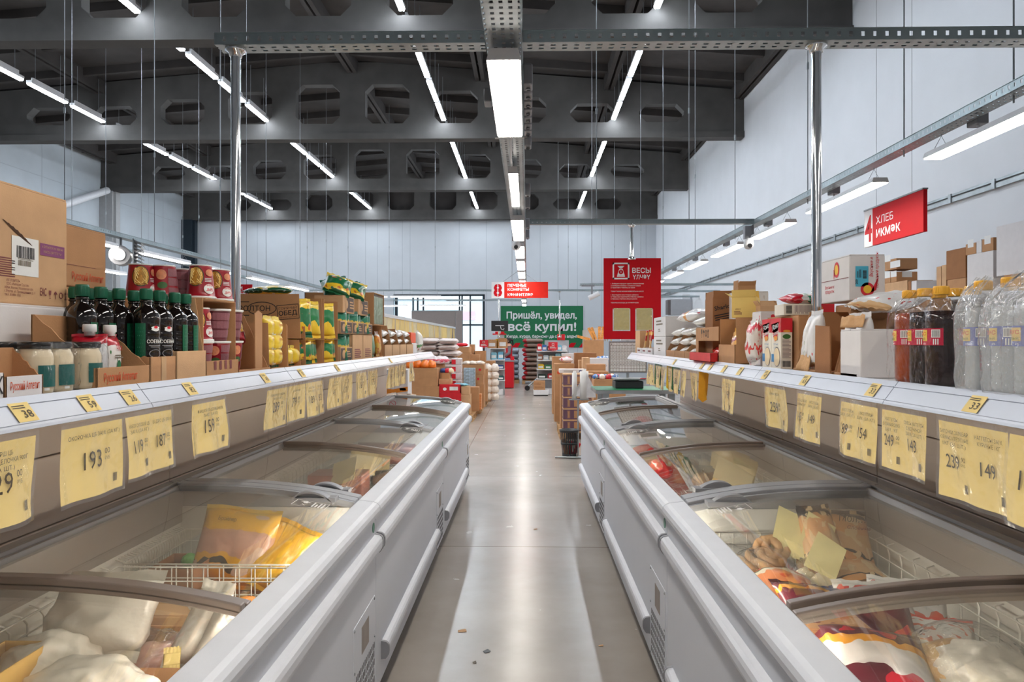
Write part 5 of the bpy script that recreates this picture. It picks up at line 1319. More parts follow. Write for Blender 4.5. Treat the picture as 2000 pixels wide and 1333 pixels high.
packwrap('clear shrink film around the near pack of clear bottles', 1.04, 1.295, 1.455, 1.79, SZ, SZ+.205, SZ+.275, 9)
packwrap('clear shrink film around the last column of clear bottles beside the dark ones', 1.04, 1.295, 1.806, 1.895, SZ, SZ+.205, SZ+.27, 13)
# white carton
y0 = 2.475
t = carton('low white carton standing next to the dark bottles', .16, .36, .158, (1.064, y0+.08, SZ), RIGHT, CARDW, tape=False, pr=[('R', 'Вкусные и', .0, .095, .022, INKR, {'sk': .2, 'fit': .1, 'rot': 180}), ('R', 'полезные', .0, .07, .022, INKR, {'sk': .2, 'fit': .1, 'rot': 180})])
# trays of paper bags
PAPB = mat('torn_kraft_paper', (214, 168, 118), rough=.8, var=.05, scale=20, bump=.3, bscale=60)
WBAG = bands('white_sauce_bag', [(0, (214, 176, 130)), (.12, (232, 230, 230)), (.9, (224, 222, 222))], 2, warp=.08, wscale=3, rough=.3, spots=((214, 60, 50), 6, .70))
WB2 = bands('white_bag_fruit', [(0, (228, 226, 226)), (.3, (236, 234, 234)), (.62, (228, 226, 226))], 2, warp=.12, wscale=3, rough=.3, spots=((120, 150, 80), 7, .70))
def torn(label, w, h, loc, rot, seed):
    b = MB(); n = 10; v = []
    for j in range(5):
        for i in range(n+1):
            x = (i/n-.5)*w; z = j/4*h*(1 if j < 4 else 1+.35*NZ.noise(Vector((i*1.3+seed, 0, 0)))); v.append((x, .012*NZ.noise(Vector((x*30, z*30, seed))), z))
    b.add(v, [(j*(n+1)+i, j*(n+1)+i+1, (j+1)*(n+1)+i+1, (j+1)*(n+1)+i) for j in range(4) for i in range(n)], 0, True)
    o = b.build('torn_paper', PAPB, loc=loc, rot=rot); sm = o.modifiers.new('s', 'SOLIDIFY'); sm.thickness = .0012; tag(o, label, 'paper'); return o
(X, yd), wd = RP(1671, 1627); (X, ye_), we = RP(1623, 1547)
tray('brown tray with torn paper and white bags next to the low white carton', wd, .22, .012, .19, (1.064, yd, SZ), RIGHT, CARD, cut=.25, sides=(1, .3))
tray('brown tray with cut front and leaning white bags below the lying oat pack', we, .22, .012, .235, (1.064, ye_, SZ), RIGHT, CARD, cut=.3, sides=(1, 1))
b = MB(); b.prism([(-.07, 0), (.07, 0), (.068, .165), (-.066, .172)], 0, .005, 'y'); tag(b.build('cardboard_flap', CARD3, loc=(1.058, ye_-we/2+.075, SZ+.005), rot=(0, 0, RIGHT)), 'brown front flap of the tray with leaning white bags', 'flap')
for k in range(2): bag(f'white bag printed with vegetables, {["farther","nearer"][k]} of two in the tray beside the low white carton', .082, .18, .05, (WBAG, WB2)[k], (1.10, yd+wd*.22-k*wd*.47, SZ+.02), (R(-4), 0, RIGHT), 'sauce_bag', 'bag', 'white bags with vegetables', seed=k+2)
for k in range(2): bag(f'white bag leaning out of the cut tray, {["farther","nearer"][k]} of two below the lying oat pack', .085, .20, .055, (WB2, WBAG)[k], (1.095-.008*k, ye_+we*.34-k*we*.26, SZ+.022), (R(-6), R(10-14*k), RIGHT), 'sauce_bag', 'bag', 'white bags with vegetables', seed=k+7)
torn('crumpled kraft paper above the white bags by the low carton', .17, .04, (1.085, yd, SZ+.165), (R(-10), 0, RIGHT), 3)
torn('torn kraft paper at the foot of the leaning white bags', .12, .06, (1.056, ye_+we*.2, SZ+.003), (R(-12), R(5), RIGHT), 5)
for k in range(2): bag(f'white sauce bag lying across the paper trays, {["upper","lower"][k]} one', .16, .2, .06, (WBAG, WB2)[k], (1.13, yd-.02+.09*k, SZ+.235+.0*k), (R(-80), R(8), RIGHT+.5-.6*k), 'sauce_bag', 'bag', 'white bags with vegetables', seed=k+11)
# cartons behind
yb = 2.98
carton('plain brown carton behind the paper trays', .56, .18, .268, (1.30, 2.99, SZ), RIGHT, CARD, tape=False)
SUN = mat('sun_yellow', (246, 196, 50), rough=.5)
BLU = mat('sticker_blue', (74, 178, 208), rough=.5)
z0 = SZ+.269; yb = 2.85; hh = P(1657, 497, Y=2.85).z-z0
wX0, wX1 = XY(1659, yb), XY(1729, yb)
t = carton('tall white carton with blue sticker and red lettering standing above the paper bags', wX1-wX0, .27, hh, ((wX0+wX1)/2, yb, z0), 0, CARDW, tape=False, pr=[
    ('F', '#rect', -.02, hh*.52, (.047, .075), BLU), ('F', '200', -.036, hh*.40, .012, INK, {'rot': 90, 'b': .02, 'e': .0006}), ('F', '#bars', -.01, hh*.56, (.03, .014), INK, {'rot': 90, 'e': .0006}), ('F', '#lines', -.03, hh*.58, (.03, .015, 3), INK, {'rot': 90, 'e': .0006}),
    ('F', 'Вкусные и', .02, hh*.72, .017, INKR, {'rot': 90, 'sk': .2, 'fit': .07}), ('F', 'полезные продукты', .04, hh*.66, .017, INKR, {'rot': 90, 'sk': .2, 'fit': .13}),
    ('F', '#disc', .0, hh*.24, (.05, .05), INKR), ('F', '#poly', .02, hh*.34, [(-.01, -.03), (.02, .03), (.012, -.02)], INKR), ('F', '#disc', .0, hh*.24, (.03, .03), SUN, {'e': .0006}),
    ('L', '#disc', .02, hh*.72, (.05, .06), INKR), ('L', '#disc', .02, hh*.72, (.034, .04), SUN, {'e': .0006}), ('L', '#poly', .0, hh*.62, [(-.008, .02), (.012, .012), (-.008, -.02)], INKR), ('L', 'Вкусные и', -.05, hh*.32, .018, INKR, {'sk': .2, 'fit': .09}), ('L', 'продукты', -.05, hh*.22, .018, INKR, {'sk': .2, 'fit': .085}), ('L', '#rect', 0, hh*.5, (.26, .0025), INKM)])
# oat packs
OATM = mat('oat_pack_white', (238, 230, 214), rough=.4, var=.02)
def oat(label, loc, rz, rot=None):
    t = thing('oat_pack', label, 'pack', loc, rz, 'oat flake packs', rot)
    w, d, h = .125, .048, .215
    b = MB(); b.box((-w/2, 0, 0), (w/2, d, h)); b.build('pack_walls', OATM, t, bevel=.002)
    bl = mat('pack_blue', (64, 134, 190)); gr = mat('pack_green', (60, 110, 50)); og = mat('pack_orange', (238, 160, 60)); gry = mat('pack_grey_print', (168, 150, 150)); lb = mat('pack_pale_blue', (150, 176, 204)); bw = mat('porridge', (236, 214, 176), rough=.6)
    pr = [('F', '#rect', 0, h-.03, (w, .06), INKR), ('F', '#poly', -.01, h-.07, [(-.05, .045), (.05, .055), (.03, -.01), (0, -.03), (-.03, 0)], INKR), ('F', 'Ясно', -.005, h-.045, .03, PAPERW, {'rot': 12, 'fit': .08, 'sk': .2, 'b': .01, 'e': .0006}), ('F', 'Солнышко', .0, h-.07, .022, PAPERW, {'rot': 10, 'fit': .095, 'sk': .2, 'b': .01, 'e': .0006}), ('F', '#disc', .0, h-.085, (.05, .02), og, {'e': .0008}),
        ('F', 'ОВСЯНЫЕ', 0, h-.115, .012, lb, {'fit': .06}), ('F', 'ХЛОПЬЯ', 0, h-.13, .012, lb, {'fit': .055}), ('F', '#disc', .012, .05, (.085, .085), gry), ('F', '#disc', .012, .05, (.078, .078), bw, {'e': .0006}), ('F', '#rect', -.038, .045, (.036, .034), bl, {'e': .001})]
    for f in 'LR': pr += [(f, '#rect', 0, h-.03, (d, .06), INKR), (f, '#disc', 0, h-.055, (.03, .01), og, {'e': .0006}), (f, '#disc', 0, h-.078, (.034, .02), gr, {'e': .0006}), (f, '#lines', 0, h-.13, (.036, .08, 14), gry), (f, '#bars', 0, .022, (.034, .025), INK)]
    prints(t, w, d, h, pr); return t
for k in range(2): oat(f'red and white oat flake pack, {["nearer","farther"][k]} of two standing on the right shelf', (1.066, 3.315+k*.128, SZ+.001), RIGHT)
carton('plain brown carton behind the standing oat packs', .42, .2, .228, (1.125, 3.42, SZ), RIGHT, CARD, tape=False)
t = oat('red and white oat flake pack lying on its side on top of the carton', (0, 0, 0), 0); t.rotation_euler = Matrix(((0, 0, 1), (-1, 0, 0), (0, -1, 0))).to_euler(); t.location = (1.10, 3.38, SZ+.2295+.049)
bag('green and red glossy packet on top of the lying oat pack', .16, .13, .05, bands('red_green_foil', [(0, (206, 24, 44)), (.35, (226, 226, 222)), (.5, (24, 120, 84)), (.7, (200, 22, 40))], 0, warp=.2, spots=((240, 226, 220), 4, .68)), (1.235, 3.40, SZ+.279+.02), (R(-84), 0, R(8)), 'candy_packet', 'packet', seed=4)
bag('red and white striped bag standing between the brown box and the oat packs', .15, .20, .07, bands('red_white_bag', [(0, (234, 226, 220)), (.3, (220, 60, 50)), (.36, (232, 222, 214)), (.7, (214, 40, 60)), (.82, (236, 230, 226))], 2, warp=.2, wscale=5, spots=((220, 60, 70), 7, .63)), (1.09, 3.72, SZ+.018), (R(-4), R(-8), RIGHT), 'grain_bag', 'bag', seed=12)
# brown display box with window
(X, y), w = RP(1434, 1403)
t = tray('brown display box with bright packets in its window', w, .115, .10, .24, (1.062, y, SZ), RIGHT, CARD, cut=.06, sides=(1, 1))
ORB = bands('orange_blue_foil', [(0, (60, 110, 180)), (.3, (240, 170, 40)), (.55, (150, 30, 60)), (.75, (242, 176, 50))], 2, warp=.3, wscale=3)
for k in range(3): bag(f'orange and blue sweet packet, {ORD[k]} in the brown display box', .14, .12, .03, ORB, (1.085+.022*k, y-.07+.06*k, SZ+.04+.016*k), (R(-8), R(8*k-8), RIGHT), 'sweet_packet', 'packet', 'bright sweet packets', seed=k+20)
# box with red tray
(X, y), w = RP(1402, 1358)
t = tray('brown box with transport marks and a dark window', w, .2, .03, .2, (1.064, y, SZ), RIGHT, CARD, cut=.05, sides=(1, 1))
b = MB(); b.prism([(-w/2, .12), (w/2, .12), (w/2, .2), (-w/2, .2)], 0, .004, 'y'); b.box((-w/2, 0, .03), (-w/2+.07, .004, .12)); b.build('front_top', CARD, t)
prints(t, w, .2, .2, pack_marks(-.12, .165, INK, .05))
RTR = mat('red_tray', (206, 40, 44), rough=.45)
b = MB(); b.box((-w/2+.02, 0, 0), (w/2, .003, .05)); b.box((-w/2+.02, .04, 0), (w/2, .043, .05)); b.box((-w/2+.02, 0, 0), (w/2, .043, .003)); b.box((-w/2+.02, 0, 0), (-w/2+.023, .043, .05)); b.box((w/2-.003, 0, 0), (w/2, .043, .05))
o = b.build('red_tray', RTR, loc=(1.015+.0, y, SZ+.0), rot=(0, 0, RIGHT)); o.location.x = 1.019; tag(o, 'low red tray standing before the box with transport marks', 'tray')
for k in range(3): bag(f'red crinkled sweet bag, {ORD[k]} in the box with transport marks', .12, .09, .03, bands('red_sweet_foil', [(0, (222, 50, 40)), (.5, (240, 120, 40)), (.7, (214, 30, 44))], 2, warp=.3), (1.09+.03*k, y-.12+.11*k, SZ+.036+.016), (R(-66), R(20*k), RIGHT), 'sweet_bag', 'bag', 'red sweet bags', seed=k+30)
# silver packets stacked in low brown trays
(X, y), w = RP(1358, 1300)
for c in range(3):
    yy = y-w/2+w*(c+.5)/3
    tray(f'low brown tray of silver packets, {ORD[2-c]} before the white tall boxes' if c else 'low brown tray of silver packets next to the box with transport marks', w/3-.005, .22, .05, .12+.05*(c == 2), (1.064, yy, SZ), RIGHT, CARD, cut=.3)
    for r_ in range(3 if c else 4):
        bag(f'silver packet with red print, {["bottom","second","third","top"][r_]} layer of the {["nearest","middle","farthest"][c]} tray', .17, .25, .062, SILV, (1.158+.004*r_, yy+.115-.01*r_, SZ+.045+r_*.064), (R(-86), R(5-3*r_), R(180)+.06*r_), 'silver_packet', 'packet', 'silver packets', seed=c*5+r_)
for k in range(2): bag(f'large white packet with red lettering lying on the silver packets, {["front","back"][k]} one', .2, .5, .09, bands('white_red_letter', [(0, (232, 230, 228)), (.35, (226, 150, 50)), (.45, (236, 234, 234))], 2, warp=.1, spots=((200, 40, 60), 4, .72)), (1.19+.16*k, y+.30, SZ+.292), (R(-88), R(6), R(180)+.1), 'grain_packet', 'packet', seed=40+k, pr=None)
# white tall boxes, snack sticks, brown box
(X, y), w = RP(1299, 1276)
for k in range(2): carton(f'white tall box with open sides, {["lower","upper"][k]} of the stacked pair on the right shelf', w-.01, .25, .155, (1.064, y, SZ+.1565*k), RIGHT, CARDW, tape=False, pr=[('F', '#lines', 0, .11, (.3, .05, 2), INKG), ('F', '#lines', 0, .05, (.1, .03, 2), INKG)])
carton('white carton behind the silver packets', .8, .25, .20, (1.295, 5.55, SZ), RIGHT, CARDW, tape=False)
carton('white carton on the white carton behind the silver packets', .55, .22, .1, (1.3, 5.75, SZ+.201), RIGHT, CARDW, tape=False)
(X, y), w = RP(1274, 1243)
for k in range(3):
    tray(f'small white tray of snack sticks, {ORD[k]} counted from the tall white boxes', w/3-.01, .12, .055, .06, (1.064, y-w/2+w*(k+.5)/3, SZ), RIGHT, CARDW, cut=.5, pr=[('F', '#lines', 0, .03, (w/5, .03, 1), INKM)])
    for j in range(3 if k < 2 else 1):
        b = MB(); b.prism([(-.012, 0), (.012, 0), (.013, .2), (.02, .215), (-.02, .215), (-.013, .2)], 0, .012, 'y')
        o = b.build('snack_stick', bands('snack_foil', [(0, (200, 60, 30)), (.2, (236, 200, 130)), (.55, (186, 40, 30)), (.8, (240, 190, 90)), (.93, (204, 30, 30))], 2, warp=.1), loc=(1.09+.02*j, y-w/2+w*(k+.3+.22*j)/3, SZ+.005), rot=(R(-8+5*j), R(9-8*j), RIGHT))
        tag(o, f'red and gold snack stick, {ORD[j]} in the {ORD[k]} small white tray', 'snack stick', 'snack sticks')
carton('brown carton behind the snack sticks at the far end of the right shelf', .8, .16, .24, (1.21, 6.95, SZ), RIGHT, CARD2, tape=False, pr=[('R', '#rect', 0, .06, (.05, .06), INKM)])
carton('narrow brown carton at the far end of the right shelf', .3, .1, .22, (1.08, 7.55, SZ), RIGHT, CARD2, tape=False)
# top tier of half-opened boxes
YCARD = mat('yellow_cardboard', (238, 206, 120), rough=.7, var=.03)
PATW = bands('white_patterned_board', [(0, (226, 222, 218))], 0, rough=.6, bump=0, spots=((206, 196, 188), 5, .52), coat=0)
t = openbox('brown printed carton with open top behind the yellow box', .16, .2, .37, (1.19, 4.62, SZ), 0, CARD3, pr=[('F', 'Sharlotte', 0, .315, .035, INK, {'fit': .14, 'rot': 12, 'b': .02}), ('F', '#lines', 0, .27, (.14, .04, 3), INK, {'rot': 12})], fa=(85, 90, 100, 80), flap=.05)
openbox('yellow open box with raised flaps on the right shelf', .125, .13, .105, (1.135, 4.05, SZ+.2425), R(-25), YCARD, fa=(60, 120, 35, 150), flap=.045, pr=[('F', 'ИНН', -.03, .04, .012, INKM), ('F', '#lines', -.03, .025, (.04, .02, 3), INKM)])
carton('white patterned carton behind the yellow open box', .17, .2, .40, (1.275, 4.36, SZ), 0, PATW, tape=False)
openbox('small brown open box on top of the white patterned carton', .1, .1, .035, (1.25, 4.40, SZ+.4005), 0, CARD, fa=(50, 130, 90, 80), flap=.03)
openbox('small olive open carton between the yellow box and the oat packs', .09, .12, .30, (1.235, 3.95, SZ), 0, CARD2, fa=(120, 50, 60, 120), flap=.03)
carton('low white box with a red mark next to the lying oat pack', .16, .14, .265, (1.22, 3.78, SZ), 0, CARDW, tape=False, pr=[('F', '#disc', -.02, .24, (.02, .02), INKR)])

# ================================================================ wall shelving in the next aisle to the right
XW = 4.42
t = thing('wall_shelving', 'tall wall shelving in the next aisle behind the bottles on the right', 'shelving', (0, 0, 0))
b = MB()
for z in (.3, .9, 1.45, 1.98): b.box((XW, 4.5, z-.03), (XR-.06, 10.4, z))
b.build('shelf', SH_S, t)
for k in range(7):
    b = MB(); b.box((XR-.06, 4.5+k*.98, 0), (XR-.015, 4.56+k*.98, 2.35 if k == 5 else 2.0)); b.build('upright', WHITEP, t)
b = MB(); b.box((XR-.05, 4.5, .1), (XR-.03, 10.4, 1.97)); b.build('back_panel', WHITEP, t)
def W(px0, px1, py0, py1, lab, d=.35, m=None, X=XW+.02, zb=None, **k):
    ya, yb = sorted((YX(px0, X), YX(px1, X))); z1 = P((px0+px1)/2, py0, X=X).z; z0 = P((px0+px1)/2, py1, X=X).z if zb is None else zb
    return carton(lab, yb-ya, d, z1-z0, (X, (ya+yb)/2, z0), RIGHT, m or CARD, tape=False, **k), z1
lbl = lambda w, h: [('F', '#rect', 0, h*.55, (w*.5, h*.4), PAPERW), ('R', '#rect', 0, h*.5, (.12, h*.4), PAPERW)]
_, z = W(1946, 2040, 432, 0, 'large white carton on the wall shelving at the right photo edge', m=CARDW, zb=2.13)
carton('long brown carton below the large white carton on the wall shelving', 1.0, .4, .148, (XW+.0, 6.72, 1.981), RIGHT, CARD, tape=False)
_, z = W(1889, 1940, 494, 0, 'white carton carrying three small brown boxes on the wall shelving', m=CARDW, zb=1.981, d=.3)
for k, (a, c) in enumerate(((1886, 1906), (1907, 1917), (1918, 1940))):
    W(a, c, 466+7*(2-k)*.7, 0, f'small brown box with a white label, {ORD[k]} of three on the white carton', zb=z+.001, d=.22, m=(CARD, CARDW, CARD)[k], pr=lbl(.2, .2) if k != 1 else ())
_, z = W(1850, 1886, 545, 0, 'flat brown carton carrying the printed carton on the wall shelving', zb=1.981, d=.42)
W(1848, 1886, 487, 0, 'printed brown carton with green lettering on the wall shelving', zb=z+.001, m=CARD3, d=.3, pr=[('R', '#rect', -.02, .22, (.07, .05), PAPERW), ('R', 'А ИОН', .08, .18, .04, mat('ink_green', (60, 90, 50)), {'fit': .12, 'b': .02}), ('R', '#lines', .06, .12, (.18, .05, 2), mat('ink_green', (60, 90, 50)))])
for k, (a, c, py) in enumerate(((1829, 1838, 521), (1839, 1848, 518))): W(a, c, py, 0, f'narrow open brown box, {["farther","nearer"][k]} of two left of the printed carton', zb=z-.05 if False else 2.06, d=.3, m=CARD2)
carton('flat brown carton below the two narrow open boxes', .3, .38, .078, (XW+.01, 8.30, 1.981), RIGHT, CARD2, tape=False)
_, z = W(1727, 1772, 551, 0, 'brown carton with green marks beside the tall white carton, on the far wall shelving', zb=1.981, d=.3, m=CARD2, pr=[('F', '#disc', -.3, .2, (.06, .05), GREENP), ('F', '#disc', -.3, .05, (.06, .05), GREENP), ('R', '#rect', 0, .1, (.12, .18), PAPERW)])
for k, (a, c) in enumerate(((1727, 1739), (1740, 1751))): W(a, c, 532, 0, f'small brown box with label under the top one, {["farther","nearer"][k]} of two', zb=z+.001, d=.25, pr=lbl(.3, .18))
W(1728, 1751, 507, 0, 'brown box with two white labels topping the far stack', zb=z+.155, d=.25, pr=[('F', '#rect', -.1, .15, (.2, .08), PAPERW), ('F', '#rect', .12, .06, (.25, .08), PAPERW)])
for k, (a, c, py, m) in enumerate(((1774, 1779, 550, CARD3), (1780, 1790, 549, CARDW))): W(a, c, py, 0, ['small dark brown box standing right of the carton with green marks', 'white striped box standing right of the small dark box'][k], zb=1.981, d=.28, m=m)
# jars and sweets on the shelf below
t0 = None
for k in range(8):
    b = MB(); b.lathe([(.05, 0), (.055, .01), (.055, .15), (.045, .17), (.045, .19), (0, .19)], n=14, mis=[0, 0, 1, 0, 2, 2])
    lab = f'white tin with blue label on the wall shelving, {ORD[k]} from the nearest'
    if t0 is None: t0 = b.build('food_tin', [WHITEP, mat('tin_blue', (40, 84, 130), rough=.4), STEELG]); o = t0
    else: o = dup(t0)
    o.location = (XW+.07, 8.6+k*.13, 1.735); tag(o, lab, 'tin', 'blue labelled tins')
carton('long pale carton below the blue labelled tins', 1.3, .36, .27, (XW+.01, 9.1, 1.452), RIGHT, CARD2, tape=False)
# ================================================================ frozen food lying in the freezers
YELB = bands('yellow_poultry_bag', [(0, (242, 168, 30)), (.22, (60, 44, 24)), (.30, (244, 180, 40)), (.36, (214, 160, 136)), (.66, (242, 182, 50)), (.92, (238, 196, 84))], 2, warp=.16, wscale=3, spots=((222, 186, 166), 2.4, .62))
YELP = mat('plain_yellow_film', (244, 184, 48), rough=.25, var=.05, scale=12, bump=.3, bscale=26, coat=.5)
GRNB = bands('green_poultry_bag', [(0, (206, 160, 146)), (.22, (60, 120, 70)), (.75, (84, 144, 80))], 2, warp=.2, wscale=3, spots=((214, 178, 168), 3, .62))
MEAT = mat('pink_meat', (222, 172, 156), rough=.35, var=.14, scale=16, bump=.4, bscale=24, coat=.5)
CHIC = mat('chicken_skin', (236, 196, 170), rough=.4, var=.14, scale=14, bump=.4, bscale=26, coat=.3)
MEATR = mat('red_meat', (176, 92, 78), rough=.35, var=.2, scale=18, bump=.3, bscale=20, coat=.5)
SAUS = mat('brown_sausage', (128, 74, 62), rough=.3, var=.12, scale=20, bump=.2, coat=.5)
MILK = mat('milky_bag', (238, 228, 216), rough=.35, var=.04, scale=9, bump=.5, bscale=22, coat=.4)
BUN = mat('bread_rings', (206, 162, 116), rough=.6, var=.12, scale=18, bump=.2)
def at(px, py, z): return P(px, py, Z=z)
def lumpbag(label, px, py, z, w, d, h, film_m, inner=None, seed=0, rz=0, rough=.35, sharp=.5, group=None, name='food_bag', cat='bag', tilt=(0, 0)):
    h *= .72; w *= .88; d *= .88; z = B+(z-B)*.5
    p = at(px, py, z+h*.4); t = thing(name, label, cat, (p.x, p.y, z), 0, group, (R(tilt[0]), R(tilt[1]), rz))
    lump(w, d, h, seed, rough, sharp=sharp, n=13 if film_m is MILK else 12).build('bag_film', film_m, t)
    if inner:
        for k, (m, n, s) in enumerate(inner):
            for j in range(n):
                b = lump(w*s, d*s, h*.7*s if n == 1 else h*.6, seed+j+k*5, .3, n=8)
                a = j*2.4; ox = 0 if n == 1 else w*.2*math.cos(a); oy = 0 if n == 1 else d*.2*math.sin(a)
                o = b.build('contents', m, t, loc=(ox, oy, .006))
    return t
B = BZ+.012
BIN = B          # food rests on the basket floor
# cartons lining the left baskets so that the food stands near the glass
def fill(label, x0, x1, y0, y1, h, m=CARD, nm='lining_carton'):
    w, d = x1-x0, y1-y0; t = thing(nm, label, 'box', ((x0+x1)/2, y0, B))
    th = .004; b = MB(); b.box((-w/2, 0, 0), (w/2, d, th)); b.box((-w/2, 0, 0), (w/2, th, h)); b.box((-w/2, d-th, 0), (w/2, d, h)); b.box((-w/2, 0, 0), (-w/2+th, d, h)); b.box((w/2-th, 0, 0), (w/2, d, h)); b.build('walls', m, t); return B+.004
# ---- left, nearest freezer
zf = fill('open brown carton in the far half of the nearest left freezer, under the yellow bags', -1.12, -.74, 2.56, 2.95, .05)
def sbag(label, px, py, z, w, h, t, m, rot, seed=0, name='food_bag', group=None, pr=None, crimp=.015, taper=0, wr=.2):
    z = B+(z-B)*.5; p = at(px, py, z); return bag(label, w, h, t, m, (p.x, p.y, z), rot, name, 'bag', group, seed, pr, crimp, None, wr, taper)
sbag('large yellow poultry bag with clear middle, leaning at the back of the nearest left freezer', 440, 1140, B+.06, .30, .30, .11, YELB, (R(-24), R(4), R(-8)), 4, pr=[('F', 'Бройлер', -.03, .245, .022, INK, {'fit': .07})])
sbag('plain yellow bag lying in front of the large yellow poultry bag', 500, 1150, B+.05, .21, .25, .07, YELP, (R(-48), R(18), R(-14)), 9)
sbag('green bag of pink poultry standing beneath the printed lid sticker, left', 545, 1068, B+.05, .17, .25, .08, GRNB, (R(-42), R(8), R(2)), 11)
sbag('second green bag tucked against the rail in the nearest left freezer', 616, 1052, B+.06, .13, .19, .07, bands('green_dark_bag', [(0, (190, 150, 138)), (.3, (44, 110, 76)), (.8, (110, 160, 110))], 2, warp=.2, spots=((30, 50, 40), 5, .66)), (R(-44), R(10), R(0)), 13)
lumpbag('clear bag of pink chicken pieces before the large yellow bag', 440, 1096, B+.10, .20, .16, .14, CLEARBAG, [(MEAT, 4, .5)], 3, .3)
lumpbag('clear bag of chicken with white ties at the rail of the nearest left freezer', 560, 1150, B+.03, .14, .16, .12, CLEARBAG, [(CHIC, 3, .5)], 8, .2)
carton('brown carton standing at the wire divider in the nearest left freezer', .22, .2, .10, (-1.08, 2.22, B), 0, CARD2, tape=False)
openbox('dark olive carton with torn edge at the back of the nearest left freezer', .16, .2, .12, (-1.22, 2.60, B), 0, CARD3, fa=(None, None, None, None))
lumpbag('green frozen packet peeping from the torn carton', 372, 1095, B+.16, .07, .06, .06, mat('leaf_green_bag', (120, 190, 100), rough=.3, coat=.4), None, 5, 0)
p = at(360, 1222, B)
zc = fill('flat brown carton with a raised edge holding chicken packs, nearest left freezer', -1.16, -.72, 1.86, 2.14, .10)
lumpbag('orange and red chicken leg pack in the flat brown carton', 292, 1200, B+.10, .15, .14, .07, CLEARBAG, [(mat('chicken_leg', (224, 130, 90), rough=.35, var=.25, scale=14, coat=.5), 3, .6)], 21, .1)
lumpbag('pale chicken fillet pack with a barcode label in the flat brown carton', 405, 1200, B+.10, .19, .15, .085, MILK, None, 22, .2, rough=.25)
b = MB(); b.add([(-.04, -.025, 0), (.04, -.025, 0), (.04, .025, .006), (-.04, .025, .004)], [(0, 1, 2, 3)]); pp = at(438, 1200, B+.185); o = b.build('barcode_label', PAPERW, loc=(pp.x, pp.y, pp.z), rot=(R(35), 0, R(-10))); tag(o, 'white barcode label on the pale chicken fillet pack', 'label')
lumpbag('orange bag corner between the fillet pack and the rail', 480, 1195, B+.08, .12, .14, .10, mat('orange_bag', (238, 140, 30), rough=.25, coat=.5, bump=.3, bscale=25), None, 24)
sbag('big milky white bag of chicken standing across the near half of the left freezer', 175, 1275, B+.16, .30, .19, .17, MILK, (R(-38), R(-4), R(-8)), 31, crimp=.03, wr=.32)
lumpbag('milky white bag at the left photo edge in the nearest freezer', 12, 1312, B, .28, .26, .22, MILK, None, 37, .1, .35, .5)
lumpbag('low milky white bag at the bottom edge of the photo, left', 175, 1360, B, .38, .2, .2, MILK, None, 41, .0, .3, .5)
sbag('milky white bag with an upright peak beside the rail, nearest left freezer', 385, 1300, B+.14, .17, .2, .11, MILK, (R(-30), R(14), R(16)), 44, crimp=.03, wr=.34, taper=.5)
sbag('second peaked milky bag pressed against the rail, nearest left freezer', 430, 1330, B+.12, .13, .18, .09, MILK, (R(-34), R(18), R(20)), 47, crimp=.03, wr=.34, taper=.5)
lumpbag('clear bag of pink meat sunk between the milky bags', 300, 1285, B, .2, .22, .17, CLEARBAG, [(MEAT, 1, .92)], 52, .2)
openbox('yellowish carton corner behind the big milky bag', .12, .2, .15, (-1.25, 1.70, B), 0, mat('yellow_carton', (222, 178, 96), rough=.8), fa=(None, None, None, None))
sbag('small yellow tag wrapped in the peaked milky bag', 335, 1300, B+.19, .04, .03, .006, PAPERY, (R(-40), 0, R(20)), 3, 'yellow_tag')
openbox('brown carton at the bottom photo edge in the nearest left freezer', .4, .2, .15, (-.93, 1.32, B), 0, CARD2, fa=(None, None, None, None))
# ---- left, middle freezer
openbox('brown open carton in the near half of the middle left freezer', .2, .3, .13, (-1.215, 3.62, B), 0, CARD2, fa=(None, None, None, None))
lumpbag('pink meat in clear film above the brown carton, middle left freezer', 655, 930, B+.05, .22, .3, .15, CLEARBAG, [(MEAT, 3, .6)], 61, .3)
for k, (px, py, a) in enumerate(((668, 945, -20), (705, 925, 12), (735, 920, -8))):
    pp = at(px, py, B+.13); b = MB(); b.prism([(-.08, 0), (.08, 0), (.08, .19), (-.08, .19)], 0, .002, 'y'); o = b.build('price_card', mat('pale_yellow_card', (222, 200, 148), rough=.4, coat=.3), loc=pp, rot=(R(-38), R(a), R(a))); tag(o, f'pale yellow price card leaning in the middle left freezer, {ORD[k]} from its back', 'price card', 'price cards in the middle left freezer')
for k in range(3): lumpbag(f'beige bag of frozen meat along the rail of the middle left freezer, {["nearest","second","third"][k]} one', 790-k*28, 935-k*22, B, .26, .3, .19-.02*k, MILK if k == 1 else CLEARBAG, [(CHIC, 1, .93)], 64+k, .3*k, .3, .3)
for k in range(3):
    pp = at(755+k*6, 900-k*9, B+.14); b = MB(); b.tube([(-.2, 0, .03), (-.19, 0, .03), (.19, 0, .03), (.2, 0, .03)], [.012, .032, .032, .012], 12); o = b.build('sausage', SAUS, loc=(pp.x-.02, pp.y, B+.12+.045*(k % 2)), rot=(0, 0, R(-6))); tag(o, f'brown wrapped sausage across the middle left freezer, {ORD[k]} from the camera', 'sausage', 'brown wrapped sausages')
carton('carton of dark red meat under film in the middle left freezer', .3, .22, .16, (-1.06, 4.2, B), 0, mat('meat_carton', (170, 104, 86), rough=.4, var=.1, coat=.4), tape=False)
for k, (px, py) in enumerate(((700, 868), (742, 862), (778, 852))):
    pp = at(px, py, B+.12); bag(f'beige flat bag in the far half of the middle left freezer, {ORD[k]} from its back', .22, .28, .05, MILK, pp, (R(-40), R(6*k), R(10*k-8)), 'food_bag', 'bag', seed=70+k)
lumpbag('clear bag of pink meat under the lid bar of the middle left freezer', 790, 880, B, .3, .3, .2, CLEARBAG, [(MEATR, 2, .7)], 77, .2)
